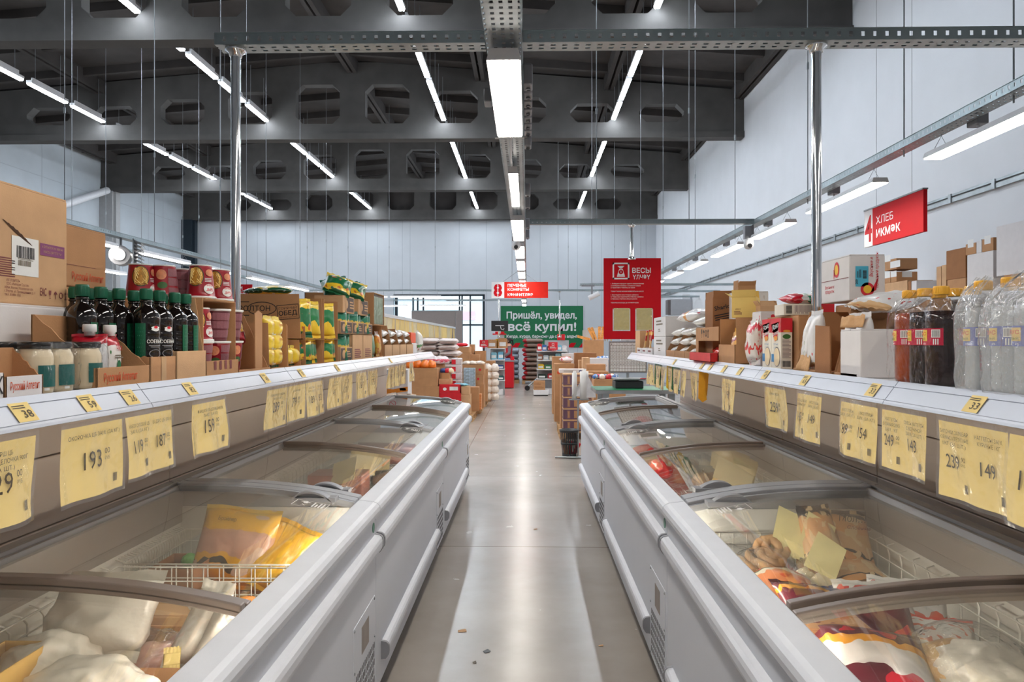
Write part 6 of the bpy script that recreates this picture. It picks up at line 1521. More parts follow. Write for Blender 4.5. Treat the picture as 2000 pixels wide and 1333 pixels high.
# ---- left, farthest freezer
for k, (px, py) in enumerate(((758, 812), (775, 818), (792, 812), (808, 815))):
    pp = at(px, py, B+.1); bag(f'orange and clear frozen bag in the farthest left freezer, {ORD[k]} from its back', .2, .26, .07, bands('orange_clear_bag', [(0, (230, 226, 220)), (.45, (238, 132, 50)), (.75, (232, 214, 196))], 2, warp=.2), pp, (R(-35), R(8*k-10), R(6*k)), 'food_bag', 'bag', 'orange frozen bags', seed=80+k)
# ---- right, nearest freezer
PAST = bands('pastry_bag', [(0, (196, 140, 84)), (.16, (120, 84, 50)), (.24, (226, 160, 96)), (.36, (60, 40, 36)), (.39, (224, 178, 128)), (.62, (226, 164, 106)), (.86, (44, 32, 36))], 2, warp=.12, wscale=2.6, spots=((236, 206, 160), 5, .6))
BROB = bands('maroon_bag', [(0, (104, 30, 44)), (.72, (240, 160, 40)), (.8, (92, 24, 40))], 2, warp=.2, wscale=2.4, spots=((226, 30, 52), 2.2, .66))
MARW = bands('maroon_white_bag', [(0, (96, 28, 42)), (.3, (236, 226, 222)), (.55, (238, 160, 50)), (.66, (98, 28, 42))], 2, warp=.22, wscale=2.6, spots=((208, 34, 54), 3.2, .62))
REDW = bands('red_white_cutlet_bag', [(0, (240, 232, 230)), (.3, (226, 84, 50)), (.4, (242, 236, 236)), (.7, (226, 60, 48)), (.8, (242, 236, 234))], 2, warp=.22, wscale=3)
sbag('large brown pastry bag with script lettering leaning in the nearest right freezer', 1672, 1140, B+.06, .27, .29, .10, PAST, (R(-34), R(6), R(4)), 5, pr=[('F', 'Мол…', .05, .235, .045, INK, {'fit': .1, 'sk': .3}), ('F', 'Слоёные', .07, .205, .02, INKM, {'fit': .09, 'sk': .3})], name='pastry_bag')
sbag('second pastry bag half hidden beside the large brown pastry bag', 1640, 1160, B+.02, .12, .3, .08, PAST, (R(-34), R(-10), R(-4)), 8, name='pastry_bag')
sbag('third pastry bag lying under the lid bar, nearest right freezer', 1725, 1168, B+.06, .24, .2, .09, PAST, (R(-70), R(0), R(10)), 15, name='pastry_bag')
for k, (px, py, z) in enumerate(((1465, 1085, .06), (1505, 1100, .07), (1440, 1060, .10))):
    t = lumpbag(f'clear bag of bread rings in the nearest right freezer, {["middle","nearest","farthest"][k]} of three', px, py, B+z, .20, .17, .14, CLEARBAG, None, 90+k, .3*k)
    for j in range(3):
        b = MB(); b.tube([(.04*math.cos(a*math.pi/6), .04*math.sin(a*math.pi/6), 0) for a in range(12)], .017, 8, closed=True); o = b.build('bread_ring', BUN, t, loc=(-.03+.035*j, .02*j-.02, .03+.03*j), rot=(R(20*j), R(30-25*j), 0))
for k, (px, py, a, hh) in enumerate(((1532, 1086, 8, .22), (1582, 1096, 14, .17), (1600, 1120, 20, .13))):
    pp = at(px, py, B+.1); b = MB(); b.prism([(-.055, 0), (.055, 0), (.05, hh*.86), (-.055, hh)], 0, .002, 'y'); o = b.build('price_card', mat('lemon_card', (226, 212, 150), rough=.35, coat=.3), loc=pp, rot=(R(-18), R(a), R(-30))); tag(o, f'lemon price card stuck between bags in the nearest right freezer, {ORD[k]} from the rail', 'price card', 'lemon price cards')
lumpbag('clear bag of pale dumplings beside the pastry bags', 1595, 1130, B+.03, .2, .2, .16, CLEARBAG, [(mat('dumpling', (222, 206, 170), rough=.5, var=.1, scale=14), 4, .5)], 96, .2)
lumpbag('green and orange vegetable mix bag by the rail of the nearest right freezer', 1520, 1145, B+.02, .26, .22, .14, bands('veg_mix', [(0, (226, 140, 90)), (.4, (226, 214, 196)), (.58, (58, 118, 92)), (.74, (224, 150, 110))], 1, warp=.3, wscale=3, spots=((214, 90, 54), 4, .6)), None, 98, .1, .25, .3)
lumpbag('small dark patterned packet between rail and bread rings', 1418, 1078, B+.02, .14, .2, .1, bands('black_red_pack', [(0, (44, 34, 36)), (.4, (204, 60, 44)), (.6, (40, 120, 80)), (.75, (226, 220, 214))], 1, warp=.3), None, 99, .5, .25)
for k in range(4): lumpbag(f'clear crinkled bag along the rail of the nearest right freezer, {ORD[k]} from its far end', 1352+k*20, 1010+k*22, B+.05, .14, .2, .16, CLEARBAG, [(BUN, 2, .6)], 101+k, .3*k)
openbox('brown carton behind the lemon price cards', .12, .14, .09, (1.06, 2.74, B), 0, CARD3, fa=(None, None, None, None))
sbag('maroon and orange snack bag at the rail below the lid bar, right', 1632, 1262, B+.10, .20, .24, .08, BROB, (R(-66), R(10), R(10)), 31, name='snack_bag')
sbag('large maroon bag with red oval in the near half of the right freezer', 1700, 1300, B+.09, .27, .24, .09, BROB, (R(-62), R(-6), R(-16)), 33, name='snack_bag', pr=[('F', '#disc', -.05, .16, (.08, .05), INKR), ('F', 'ЗК', -.05, .152, .022, PAPERW, {'fit': .04, 'b': .03, 'e': .001})])
sbag('maroon and white bag at the bottom edge of the photo, right', 1730, 1372, B+.11, .27, .24, .09, MARW, (R(-70), R(6), R(-10)), 36, name='snack_bag')
sbag('white and orange bag pressed against the rail, bottom right', 1655, 1330, B+.10, .17, .22, .07, MARW, (R(-64), R(8), R(14)), 38, name='snack_bag')
for k, (px, py, a) in enumerate(((1735, 1250, -6), (1845, 1242, -24))): sbag(f'red and white cutlet bag in the near half of the right freezer, {["nearer the rail","nearer the wall"][k]}', px, py, B+.08, .22, .2, .06, REDW, (R(-58), 0, R(a)), 42+k, pr=[('F', 'КОТЛЕТЫ', 0, .10, .03, INK, {'fit': .17}), ('F', 'Домашние', 0, .145, .02, INKR, {'fit': .13, 'sk': .3})], name='cutlet_bag')
sbag('red checked white bag below the cutlet bags', 1830, 1295, B+.07, .22, .16, .05, bands('checked_bag', [(0, (240, 228, 224)), (.5, (238, 236, 234)), (.9, (230, 70, 50))], 2, spots=((230, 120, 90), 8, .6)), (R(-66), 0, R(-20)), 46, name='cutlet_bag')
lumpbag('large clear bag of golden nuggets with green top in the nearest right freezer', 1905, 1300, B, .38, .3, .25, CLEARBAG, [(mat('nuggets', (222, 170, 104), rough=.5, var=.2, scale=13, bump=.5, bscale=16), 1, .95)], 111, .2, .25, .2)
lumpbag('milky bag at the right photo edge in the nearest freezer', 1985, 1330, B, .3, .3, .2, MILK, None, 115, .2)
carton('brown carton carrying a blue packet below the lid bar, right', .2, .16, .15, (.80, 2.02, B), 0, CARD, tape=False)
sbag('blue and white fish packet on the brown carton, right', 1640, 1212, B+.16, .12, .13, .05, bands('blue_fish', [(0, (236, 232, 226)), (.22, (40, 66, 130)), (.9, (60, 92, 160))], 0, warp=.08), (R(-66), 0, R(4)), 51, name='fish_packet')
for k in range(3): lumpbag(f'clear glossy bag of pastries below the lid bar, {ORD[k]} from the rail', 1700+k*38, 1205, B+.04, .18, .2, .15, CLEARBAG, [(mat('golden_pastry', (214, 160, 96), rough=.5, var=.15, scale=14), 2, .6)], 120+k, .3*k)
# ---- right, middle freezer
for k in range(7):
    pp = at(1345+k*9, 905-k*5, B+.10+.01*k); b = MB(); b.prism([(-.1, 0), (.1, 0), (.1, .2), (-.1, .21)], 0, .002, 'y'); o = b.build('price_card', mat('pale_yellow_card', (222, 200, 148), rough=.4, coat=.3), loc=(pp.x, 4.05+k*.1, B+.12), rot=(R(-10+5*k), R(14), R(-30))); tag(o, f'pale yellow price card in the middle right freezer, {ORD[k]} from the camera', 'price card', 'price cards in the middle right freezer')
for k in range(3): lumpbag(f'red bag along the rail of the middle right freezer, {["farthest","second","nearest"][k]} one', 1262+k*14, 868+k*24, B+.1, .14, .3, .16, mat('red_glossy_bag', (208, 52, 48), rough=.25, coat=.5, bump=.4, bscale=25), None, 130+k, .1)
for k in range(6): lumpbag(f'clear bag of beige dumplings in the middle right freezer, {ORD[k]} from its far end', 1290+(k % 3)*45, 890+k*9, B, .24, .26, .19, CLEARBAG, [(BUN if k % 2 else mat('dumpling', (222, 206, 170)), 3, .55)], 140+k, .4*k)
openbox('brown torn carton in the near half of the middle right freezer', .24, .2, .12, (1.12, 3.75, B), 0, CARD3, fa=(None, None, None, None))
pp = at(1440, 945, B+.15); b = MB(); b.prism([(-.07, 0), (.08, -.02), (.06, .15), (-.06, .19)], 0, .002, 'y'); o = b.build('price_card', mat('lemon_card', (226, 212, 150)), loc=pp, rot=(R(-20), R(20), R(-20))); tag(o, 'lemon price card leaning on the torn carton of the middle right freezer', 'price card')
# ---- right, farthest freezer
for k in range(4): lumpbag(f'pale frozen bag in the farthest right freezer, {ORD[k]} from the camera', 1262+k*8, 830-k*8, B, .26, .3, .2, MILK if k % 2 else mat('red_glossy_bag', (208, 52, 48)), None, 150+k, .3*k)

# keep every item inside its basket and below the curved lids
bpy.context.view_layer.update()
KD = {}
for o in bpy.data.objects:
    if o.parent: KD.setdefault(o.parent, []).append(o)
def tree(o):
    r = [o] if o.type == 'MESH' else []
    for k in KD.get(o, []): r += tree(k)
    return r
for o in list(bpy.data.objects):
    if o.parent or not o.get('category') or o['category'] in ('basket', 'freezer', 'shelf unit'): continue
    x, y, z = o.location
    s = -1 if x < 0 else 1; xf = XFL if s < 0 else XFR
    if not (B-.05 < z < .95 and .6 < y < 8.06 and .02 < s*(x-xf) < .9): continue
    fk = min(range(3), key=lambda k: abs(FY[k]-y)); ylo, yhi = FY[fk]-1.10, FY[fk]+1.10
    if s < 0: ylo, yhi = (ylo, FY[fk]+.62) if y < FY[fk]+.64 else (FY[fk]+.67, yhi)
    ms = tree(o)
    for it in range(14):
        bpy.context.view_layer.update()
        V = [m.matrix_world @ v.co for m in ms for v in m.data.vertices]
        u0, u1 = min(s*(v.x-xf) for v in V), max(s*(v.x-xf) for v in V); a, c = min(v.y for v in V), max(v.y for v in V); z0 = min(v.z for v in V)
        over = max(v.z-lidz(max(.09, min(.78, s*(v.x-xf))))+.022 for v in V)
        if u1-u0 > .60 or c-a > yhi-ylo or over > .06: o.scale = o.scale*.93; 
        elif over > 0: o.scale.z *= .93
        du = max(0, .132-u0)-max(0, u1-.738); dy = max(0, ylo-a)-max(0, c-yhi)
        o.location.x += s*du; o.location.y += dy
        if z0 < B: o.location.z += B-z0
        if over <= 0 and abs(du)+abs(dy) < 1e-4 and z0 >= B-1e-4: break
# ================================================================ beyond the freezers
def pallet(label, x0, x1, y0, y1, cat='pallet'):
    t = thing('wooden_pallet', label, cat, (x0, y0, 0), 0, 'wooden pallets')
    w, d = x1-x0, y1-y0
    for k in range(3):
        b = MB(); b.box((k*(w-.1)/2, 0, 0), (k*(w-.1)/2+.1, d, .022))
        for j in range(3): b.box((k*(w-.1)/2, j*(d-.14)/2, .022), (k*(w-.1)/2+.1, j*(d-.14)/2+.14, .1))
        b.build('runner', WOOD, t)
    b = MB(); n = 6
    for k in range(n): b.box((0, k*(d-.1)/(n-1), .1), (w, k*(d-.1)/(n-1)+.1, .122))
    b.build('deck_boards', WOOD, t); return t
def C(px0, px1, py0, zb, Y, d, lab, m=None, pr=(), tape=False, top=None, **k):
    """carton seen frontally: photo columns px0..px1, top edge py0, standing on height zb, front at depth Y"""
    x0, x1 = XY(px0, Y), XY(px1, Y); z1 = ZY(py0, Y)
    carton(lab, x1-x0, d, z1-zb, ((x0+x1)/2, Y, zb), 0, m or CARD, pr, tape=tape, **k); return z1+.001
PZ = .123
# left: pallets along the aisle
for k, (xa, xb, y) in enumerate(((-2.40, -1.02, 14.4), (-2.2, -.98, 16.0), (-2.2, -.96, 17.6), (-2.2, -.94, 19.2))):
    pallet(f'wooden pallet under cartons left of the aisle, {ORD[k]} from the camera', xa, xb, y, y+1.2)
z = C(786, 857, 756, PZ, 14.45, .5, 'large plain carton on the first left pallet, lower of two')
z = C(793, 854, 720, z, 14.45, .45, 'large plain carton on the first left pallet, upper of two')
ORF = mat('orange_film', (250, 130, 36), rough=.25, coat=.5, bump=.3)
for k, px in enumerate((800, 815, 830, 842)):
    x = XY(px, 14.6); t = lump(.19, .22, .15, 200+k, .4, sharp=.5, n=8).build('snack_bag', ORF, loc=(x, 14.62+.04*(k % 2), z)); tag(t, f'orange crinkled bag on the upper plain carton, {ORD[k]} from the left', 'bag', 'orange bags on the carton')
z = PZ
zr = C(858, 900, 768, PZ, 14.5, .4, 'red and white carton on the first left pallet, lower one', m=mat('red_carton', (214, 24, 40), rough=.5), pr=[('F', '#rect', .06, .25, (.2, .06), PAPERW), ('F', '#rect', .0, .06, (.2, .02), PAPERW)])
zr = C(858, 898, 752, zr, 14.5, .4, 'red and white carton with round picture on the first left pallet, upper one', m=mat('red_carton', (214, 24, 40)), pr=[('F', '#disc', -.09, .07, (.07, .06), PAPERW), ('F', '#rect', .08, .08, (.16, .07), PAPERW)])
z2 = C(857, 881, 741, zr, 14.6, .3, 'small pale carton with a yellow side on the red carton', m=CARD2)
C(862, 878, 729, z2, 14.7, .25, 'small brown carton topped by blue and red packets')
for k, (px, m) in enumerate(((866, mat('navy_packet', (40, 60, 120))), (874, INKR), (880, mat('cream_packet', (240, 226, 190))))):
    tag(lump(.14, .14, .09, 210+k, .3, n=8).build('sweet_packet', m, loc=(XY(px, 14.8), 14.8, ZY(729, 14.7)+.001)), ['navy packet', 'red packet', 'cream packet'][k]+' on the small brown carton of the first left pallet', 'packet')
WRPK = mat('film_wrapped_pale', (222, 214, 214), rough=.2, var=.1, scale=9, coat=.5)
zz = C(881, 903, 768, PZ, 14.98, .3, 'carton under the column of pale red labelled packs')
for k in range(5):
    zt = ZY(756-k*14, 15.0); x0, x1 = XY(882, 15), XY(902, 15)
    t = thing('paper_pack', f'pale wrapped pack with red label, {ORD[k]} from the bottom of its column', 'pack', ((x0+x1)/2, 15.0, zz), 0, 'pale packs with red labels')
    b = MB(); b.box((-.1, 0, 0), (.1, .2, zt-zz-.002)); b.build('pack', WRPK, t, bevel=.012)
    b = MB(); b.box((-.1, -.003, .02), (-.02, 0, zt-zz-.03)); b.build('label', INKR, t); zz = zt
C(882, 903, 740, PZ, 15.05, .4, 'carton under the column of pale packs') if False else None
z = C(900.5, 918, 772, PZ, 14.55, .4, 'lower carton at the aisle corner of the first left pallet', m=CARD2)
z = C(900.5, 916, 756, z, 14.55, .4, 'upper carton at the aisle corner of the first left pallet', m=CARD2)
for k, px in enumerate((893, 903, 911)): tag(pillow(.17, .1, .05, 220+k).build('blue_packet', mat('sky_packet', (120, 196, 220), rough=.3, coat=.4), loc=(XY(px, 14.7), 14.7, z+.026), rot=(R(-85), 0, R(30*k))), f'sky blue packet on the corner cartons, {ORD[k]} from the left', 'packet', 'sky blue packets')
for k in range(6):
    b = MB(); b.box((0, 0, 0), (.13, .3, .052)); o = b.build('orange_pack', mat('orange_grey_pack', (226, 150, 90), rough=.4, var=.25, scale=40), loc=(XY(927, 15.5), 15.5, PZ+.0535*k), bevel=.004); tag(o, f'small orange and grey box, {ORD[k]} from the bottom of the stack by the pallet corner', 'box', 'orange and grey boxes')
zq = C(918, 935, 757, PZ, 15.3, .3, 'carton with orange open top beside the stack of orange boxes')
# second and third left pallets
z = C(909, 945, 752, PZ, 16.05, .4, 'plain lower carton on the second left pallet')
z = C(909, 944, 732, z, 16.05, .4, 'carton with a red heart mark on the second left pallet, lower one', pr=[('F', '#disc', .08, .12, (.05, .05), INKR)])
z = C(910, 946, 713, z, 16.05, .4, 'carton with a red heart mark on the second left pallet, upper one', pr=[('F', '#disc', .1, .1, (.06, .05), INKR), ('F', '#disc', .0, .1, (.05, .04), INKO)])
for k, px in enumerate((912, 924, 938)): tag(lump(.2, .2, .08, 230+k, .4, sharp=.4, n=8).build('white_bag', MILK, loc=(XY(px, 16.2), 16.2, z)), f'small white bag on the heart marked cartons, {ORD[k]} from the left', 'bag', 'small white bags')
BLUP = mat('blue_striped_pack', (176, 204, 222), rough=.4, var=.2, scale=25)
for k in range(6):
    x0, x1 = XY(897, 15.8), XY(926, 15.8); b = MB(); b.box((0, 0, 0), (.24, .2, .072)); o = b.build('blue_box', BLUP, loc=(XY(905, 15.75), 15.75, PZ+.4+.0735*k), bevel=.004); tag(o, f'pale blue striped box, {ORD[k]} from the bottom of the stack before the heart marked cartons', 'box', 'pale blue striped boxes')
C(902, 927, 768, PZ, 15.75, .22, 'carton under the pale blue striped boxes') if False else carton('carton under the pale blue striped boxes', .3, .21, .398, (XY(905, 15.75)+.12, 15.745, PZ), 0, CARD2, tape=False)
z = C(917, 952, 722, PZ, 17.7, .5, 'tall carton on the third left pallet')
z = C(918, 936, 693, z, 17.75, .4, 'carton with white torn flap on the third left pallet')
z2 = C(884, 918, 690, PZ, 17.65, .6, 'wide carton behind the pale packs, lower one')
z2 = C(884, 917, 678, z2, 17.65, .6, 'wide carton behind the pale packs, upper one')
tag(pillow(.3, .12, .08, 240).build('red_packet', INKR, loc=(XY(902, 17.9), 17.9, z2+.04), rot=(R(-85), 0, 0)), 'red packet with white print lying on the wide carton', 'packet')
C(917, 926, 673, PZ, 18.4, .4, 'tall narrow carton behind the wide cartons')
for j in range(2):
    for k in range(5): tag(lump(.2, .2, .185, 250+k+5*j, .3, sharp=.25, n=11).build('white_ball', MILK, loc=(XY(953, 18.2)+.17*j, 18.0, .14+.168*k)), f'white wrapped bundle, {ORD[k]} from the bottom of the {["inner","outer"][j]} column at the aisle edge', 'bundle', 'white wrapped bundles')
C(927, 948, 686, PZ, 18.3, .4, 'carton behind the white wrapped bundles')
z = C(943, 966, 706, PZ, 19.3, .6, 'tall carton on the fourth left pallet')
# flour sacks
SACK = mat('flour_sack', (226, 214, 210), rough=.7, var=.05, scale=5, bump=.25, bscale=12)
zs = PZ
for r_ in range(11):
    for c in range(2):
        x = -2.10+.42*c+.02*((r_*7) % 3-1); hh = .1325
        t = pillow(.40, .9, .124, 300+r_*2+c, crimp=.02, wr=.12, pw=7).build('flour_sack', SACK, loc=(x, 16.12, zs+.068), rot=(R(-90), 0, R(2*((r_+c) % 3-1))))
        tag(t, f'white flour sack, {ORD[r_]} layer of the pile beyond the left shelf, {["left","right"][c]} column', 'sack', 'white flour sacks')
    zs += hh
PNK = bands('pink_white_bag', [(0, (236, 222, 222)), (.35, (226, 90, 110)), (.55, (240, 226, 226))], 2, warp=.35, wscale=3)
zc = C(838, 866, 712, PZ, 15.3, .35, 'carton carrying pink and white bags before the flour sacks')
for k, px in enumerate((838, 848, 858, 866)): tag(lump(.24, .24, .16, 320+k, .4, sharp=.4, n=8).build('sugar_bag', PNK, loc=(XY(px, 15.35), 15.35+.06*(k % 2), zc)), f'pink and white bag before the flour sacks, {ORD[k]} from the left', 'bag', 'pink and white bags')
# carton with orange swoosh behind the left freezers
t = carton('white carton with orange swoosh and pink no-sign marks just behind the left freezers', .33, .3, 1.2, (-1.50, 8.55, 0), 0, CARDW, tape=False, pr=[
    ('F', '#poly', 0, .94, [(-.165, -.03), (.165, .02), (.165, .07), (.0, .04), (-.165, .06)], mat('swoosh_orange', (244, 150, 50))), ('F', '#poly', 0, .82, [(-.165, -.05), (.165, -.01), (.165, .05), (.0, .02), (-.165, .04)], mat('swoosh_orange', (244, 150, 50))), ('F', '#rect', .11, .98, (.07, .03), PAPERW),
    ('F', '#ring', .0, 1.06, (.08, .08, .008), mat('pink_mark', (226, 110, 130))), ('F', '#rect', .0, 1.06, (.08, .008), mat('pink_mark', (226, 110, 130)), {'rot': 45}), ('F', '#ring', -.11, 1.14, (.08, .08, .008), mat('pink_mark', (226, 110, 130))), ('F', '#disc', -.12, 1.07, (.06, .04), mat('olive_mark', (150, 130, 40)))])
# hanging tag rails beyond
def tagrail(label, X, Y0, Y1, z, h, n, seed):
    t = thing('tag_rail', label, 'tag rail', (X, Y0, z)); s = 1
    b = MB(); b.box((-.02, 0, -.03), (.02, Y1-Y0, .03)); b.build('rail', WHITEP, t)
    b = MB(); b.box((-.3, 0, -z), (-.27, Y1-Y0, .03)); b.box((-.3, 0, .0), (0, .03, .03)); b.build('back_panel', SH_P, t)
    rnd = random.Random(seed); L = Y1-Y0
    for k in range(n):
        w = L/n*.86; y = L*(k+.5)/n; b = MB(); a = rnd.uniform(-.03, .03)
        b.add([(a*.2, y-w/2, -.03), (a*.2, y+w/2, -.03), (a+.01, y+w/2, -h), (a-.01, y-w/2, -h-rnd.uniform(0, .03))], [(0, 1, 2, 3)])
        b.add([(a*.2+.001, y-w/2, -.03), (a*.2+.001, y+w/2, -.03), (a+.011, y+w/2, -h), (a-.009, y-w/2, -h)], [(3, 2, 1, 0)])
        b.build('price_card', (PAPERY, mat('pale_tag', (232, 218, 176), rough=.6))[rnd.random() < .45], t)
    return t
tagrail('white rail of hanging yellow price cards in the next aisle to the left', -2.55, 13.6, 27.0, 1.98, .36, 46, 3)
t = tagrail('small rail of pale price cards between the green banner and the scales sign', 2.2, 20, 26.5, 1.86, .34, 18, 5)
# ---------------------------------------------------------------- right side stacks
for k, (xa, y) in enumerate(((.5, 11.85), (.54, 13.2), (.56, 14.6), (.57, 16.0), (.58, 17.4))):
    pallet(f'wooden pallet under cartons right of the aisle, {ORD[k]} from the camera', xa, xa+1.15, y, y+1.1)
PUR = mat('purple_print', (104, 74, 92), rough=.7)
z = PZ
for k in range(5):
    hh = .163; x0, x1 = XY(1100, 11.9), XY(1160, 11.9); w = x1-x0
    carton(f'purple and kraft carton, {ORD[k]} from the bottom of the stack beside the bag stand', w, .38, .176, ((x0+x1)/2, 11.9, z), 0, CARD2, tape=False, group='purple and kraft cartons', pr=[('F', '#rect', 0, .082, (w*.995, .15), PUR), ('F', '#rect', .06, .082, (w*.55, .115), CARD, {'e': .0006}), ('F', '#rect', -w*.32, .082, (.04, .115), CARD, {'e': .0006}), ('F', '#frame', -w*.32, .082, (.032, .1, .004), PUR, {'e': .001}), ('F', '#ring', .06, .092, (.06, .06, .006), PUR, {'e': .001}), ('F', '#lines', .06, .05, (.16, .02, 2), PUR, {'e': .001}),
        ('L', '#rect', 0, .082, (.36, .15), PUR), ('L', '#rect', 0, .082, (.2, .1), CARD, {'e': .0006})]); z += .1775
zc = C(1095, 1146, 729, PZ, 12.32, .3, 'carton topped with a white printed strip behind the purple stack')
carton('white printed flat box on the carton behind the purple stack', .43, .3, .06, (XY(1119, 12.33), 12.33, zc), 0, CARDW, tape=False, pr=[('F', '#disc', .12, .03, (.05, .03), mat('navy_oval', (50, 60, 120))), ('F', '#lines', -.05, .03, (.2, .02, 2), INKG)])
C(1146, 1188, 726, PZ, 12.6, .4, 'carton right of the white printed box, behind the scales pole')
C(1146, 1183, 712, .9, 13.0, .3, 'carton with red heart mark above the wrapped sweets', pr=[('F', '#disc', .1, .06, (.04, .03), INKR), ('F', '#lines', -.02, .06, (.1, .02, 1), INKO)]) if False else C(1146, 1183, 712, PZ, 13.05, .35, 'carton with red heart mark above the wrapped sweets', pr=[('F', '#disc', .1, .72, (.04, .03), INKR), ('F', '#lines', -.02, .72, (.12, .02, 1), INKO)])
C(1083, 1122, 711, PZ, 13.3, .4, 'carton with faint red print, third stack right of the aisle', pr=[('F', '#disc', -.1, .85, (.06, .06), INKO), ('F', '#lines', .1, .9, (.1, .02, 1), INKR)])
tag(pillow(.2, .2, .1, 341).build('red_white_bag', PNK, loc=(XY(1110, 13.5), 13.5, ZY(711, 13.3)+.055), rot=(R(-85), 0, R(20))), 'red and white bag on the third stack right of the aisle', 'bag')
C(1079, 1115, 697, PZ, 14.7, .4, 'carton with open top, fourth stack right of the aisle')
C(1098, 1122, 691, PZ, 15.65, .3, 'white carton behind the fourth stack', m=CARDW)
C(1123, 1165, 690, PZ, 14.9, .4, 'large dark brown carton behind the white patterned one', m=CARD3)
C(1131, 1139, 704, PZ, 14.45, .3, 'narrow pale carton between the brown cartons', m=CARD2)
C(1139, 1152, 699, PZ, 14.0, .4, 'pale brown end of the white patterned carton', m=CARD2)
C(1152, 1188, 700, PZ, 14.0, .4, 'white carton with purple ring pattern', m=CARDW, pr=[('F', '#ring', -.11+.075*k, .95, (.06, .035, .005), PUR) for k in range(4)]+[('F', '#disc', .05, .88, (.06, .03), mat('navy_oval', (50, 60, 120)))])
# boxes facing the aisle on the right stacks
rnd = random.Random(5)
for s_, (y, n, top) in enumerate(((12.66, 5, .86), (13.25, 6, .96), (14.65, 7, 1.06), (16.05, 7, 1.12), (17.45, 7, 1.15))):
    z = PZ; hh = (top-PZ)/n
    for k in range(n):
        w = .42 if s_ else .36
        carton(f'carton facing the aisle, {ORD[k]} from the floor in the {ORD[s_]} right-hand stack', w, .3, hh-.002, (.575+.012*s_+rnd.uniform(-.012, .012), y+w/2+.48*(s_ > 0), z), RIGHT, (CARD, CARD2, CARDW)[rnd.choice((0, 0, 1, 1, 2))], tape=rnd.random() < .4, group='cartons facing the aisle on the right', pr=[('L' if 0 else 'F', '#rect', 0, hh*.5, (.12, hh*.4), PAPERW)] if rnd.random() < .4 else ())
        z += hh
carton('carton of orange sticks far behind the stacks', .45, .3, 1.42, (XY(1160, 17.6), 17.6, PZ), 0, CARD, tape=False)
for k, (px, a) in enumerate(((1152, 75), (1160, 25), (1164, 20), (1175, -8), (1170, -2))):
    b = MB(); b.box((-.03, -.015, 0), (.03, .015, .3)); o = b.build('orange_stick', mat('orange_stick', (236, 160, 80), rough=.4, var=.2, scale=30), loc=(XY(px, 17.7), 17.7, PZ+1.43), rot=(0, R(-a), 0)); tag(o, f'orange packet stick, {ORD[k]} from the left in the far carton', 'packet', 'orange packet sticks')
BCN = bands('blue_candy', [(0, (50, 110, 180)), (.5, (230, 230, 230)), (.6, (60, 130, 190))], 0, warp=.4, spots=((226, 180, 60), 4, .6))
carton('carton carrying blue sweets behind the scales', .4, .3, .98, (XY(1178, 14.6), 14.6, PZ), 0, CARD2, tape=False)
for k, px in enumerate((1171, 1178, 1185)): tag(lump(.16, .16, .13, 350+k, .4, sharp=.5, n=8).build('sweet_bag', BCN, loc=(XY(px, 14.7), 14.7, PZ+.981)), f'blue and white sweet bag behind the scales panel, {ORD[k]} from the left', 'bag', 'blue sweet bags')
# open brown carton with wrapped sweets beside the table
ox0, ox1 = XY(1160, 11.0), XY(1222, 11.0)
carton('long brown carton next to the scales table holding wrapped sweets', ox1-ox0, .4, ZY(739, 11)-.02, ((ox0+ox1)/2, 11.0, 0), 0, CARD, tape=False)
for k in range(7):
    m = (BCN, mat('red_foil_sweet', (200, 40, 60), rough=.25, coat=.5), MILK)[k % 3]
    tag(lump(.09, .09, .075, 360+k, .3, n=8).build('wrapped_sweet', m, loc=(XY(1163+k*6.5, 11.1), 11.1+.05*(k % 2), ZY(739, 11)-.019)), f'shiny wrapped sweet on the long carton beside the scales, {ORD[k]} from the left', 'sweet', 'wrapped sweets on the carton')
# ---------------------------------------------------------------- scales table
ty = 8.75; tx0, tx1 = XY(1164, ty), 1.75; tz = ZY(762, ty)
t = thing('scales_table', 'steel table with green top carrying the shop scales', 'table', (tx0, ty, 0))
b = MB(); b.box((0, 0, tz-.003), (tx1-tx0, .75, tz)); b.build('table_cover', GREENP, t)
b = MB(); b.box((0, 0, tz-.045), (tx1-tx0, .75, tz-.0035)); b.build('table_top', GALV, t, bevel=.003)
for x in (.08, tx1-tx0-.14):
    for y in (.05, .65): b = MB(); b.box((x, y, 0), (x+.075, y+.05, tz-.045)); b.build('leg', GALV, t)
b = MB(); b.box((.08, .06, .25), (tx1-tx0-.08, .68, .27)); b.build('lower_shelf', GALV, t)
sy = 9.0
sx = XY(1229, sy)
t = thing('shop_scales', 'shop scales with numbered key panel and dark base on the green table', 'scales', (sx, sy, tz+.001))
x0, x1 = XY(1202, sy)-sx, XY(1257, sy)-sx
b = MB(); b.box((x0, 0, .0), (x1, .34, .085)); b.build('scale_base', mat('scale_dark', (44, 48, 54), rough=.4), t, bevel=.01)
b = MB(); b.box((x0-.01, -.02, .1), (x1+.02, .36, .115)); b.box((x0+.05, .05, .085), (x1-.05, .3, .1)); b.build('weighing_plate', STEELG, t, bevel=.003)
b = MB(); b.box((x1-.04, -.025, .112), (x1+.03, .02, .122)); b.build('red_trim', REDP, t)
b = MB(); b.tube([(.02, .3, .08), (.02, .3, .95)], .018, 10); b.build('post', GALV, t)
pz0, pz1 = ZY(729, sy+.26)-tz, ZY(667, sy+.26)-tz; p0, p1 = XY(1189, sy+.26)-sx, XY(1264, sy+.26)-sx
b = MB(); b.box((p0, .26, pz0), (p1, .30, pz1)); b.build('key_panel', GREYP, t, bevel=.004)
b = MB(); b.box((p0+.014, .2585, pz0+.014), (p1-.014, .26, pz1-.014)); kp = b.build('key_sheet', INKG, t)
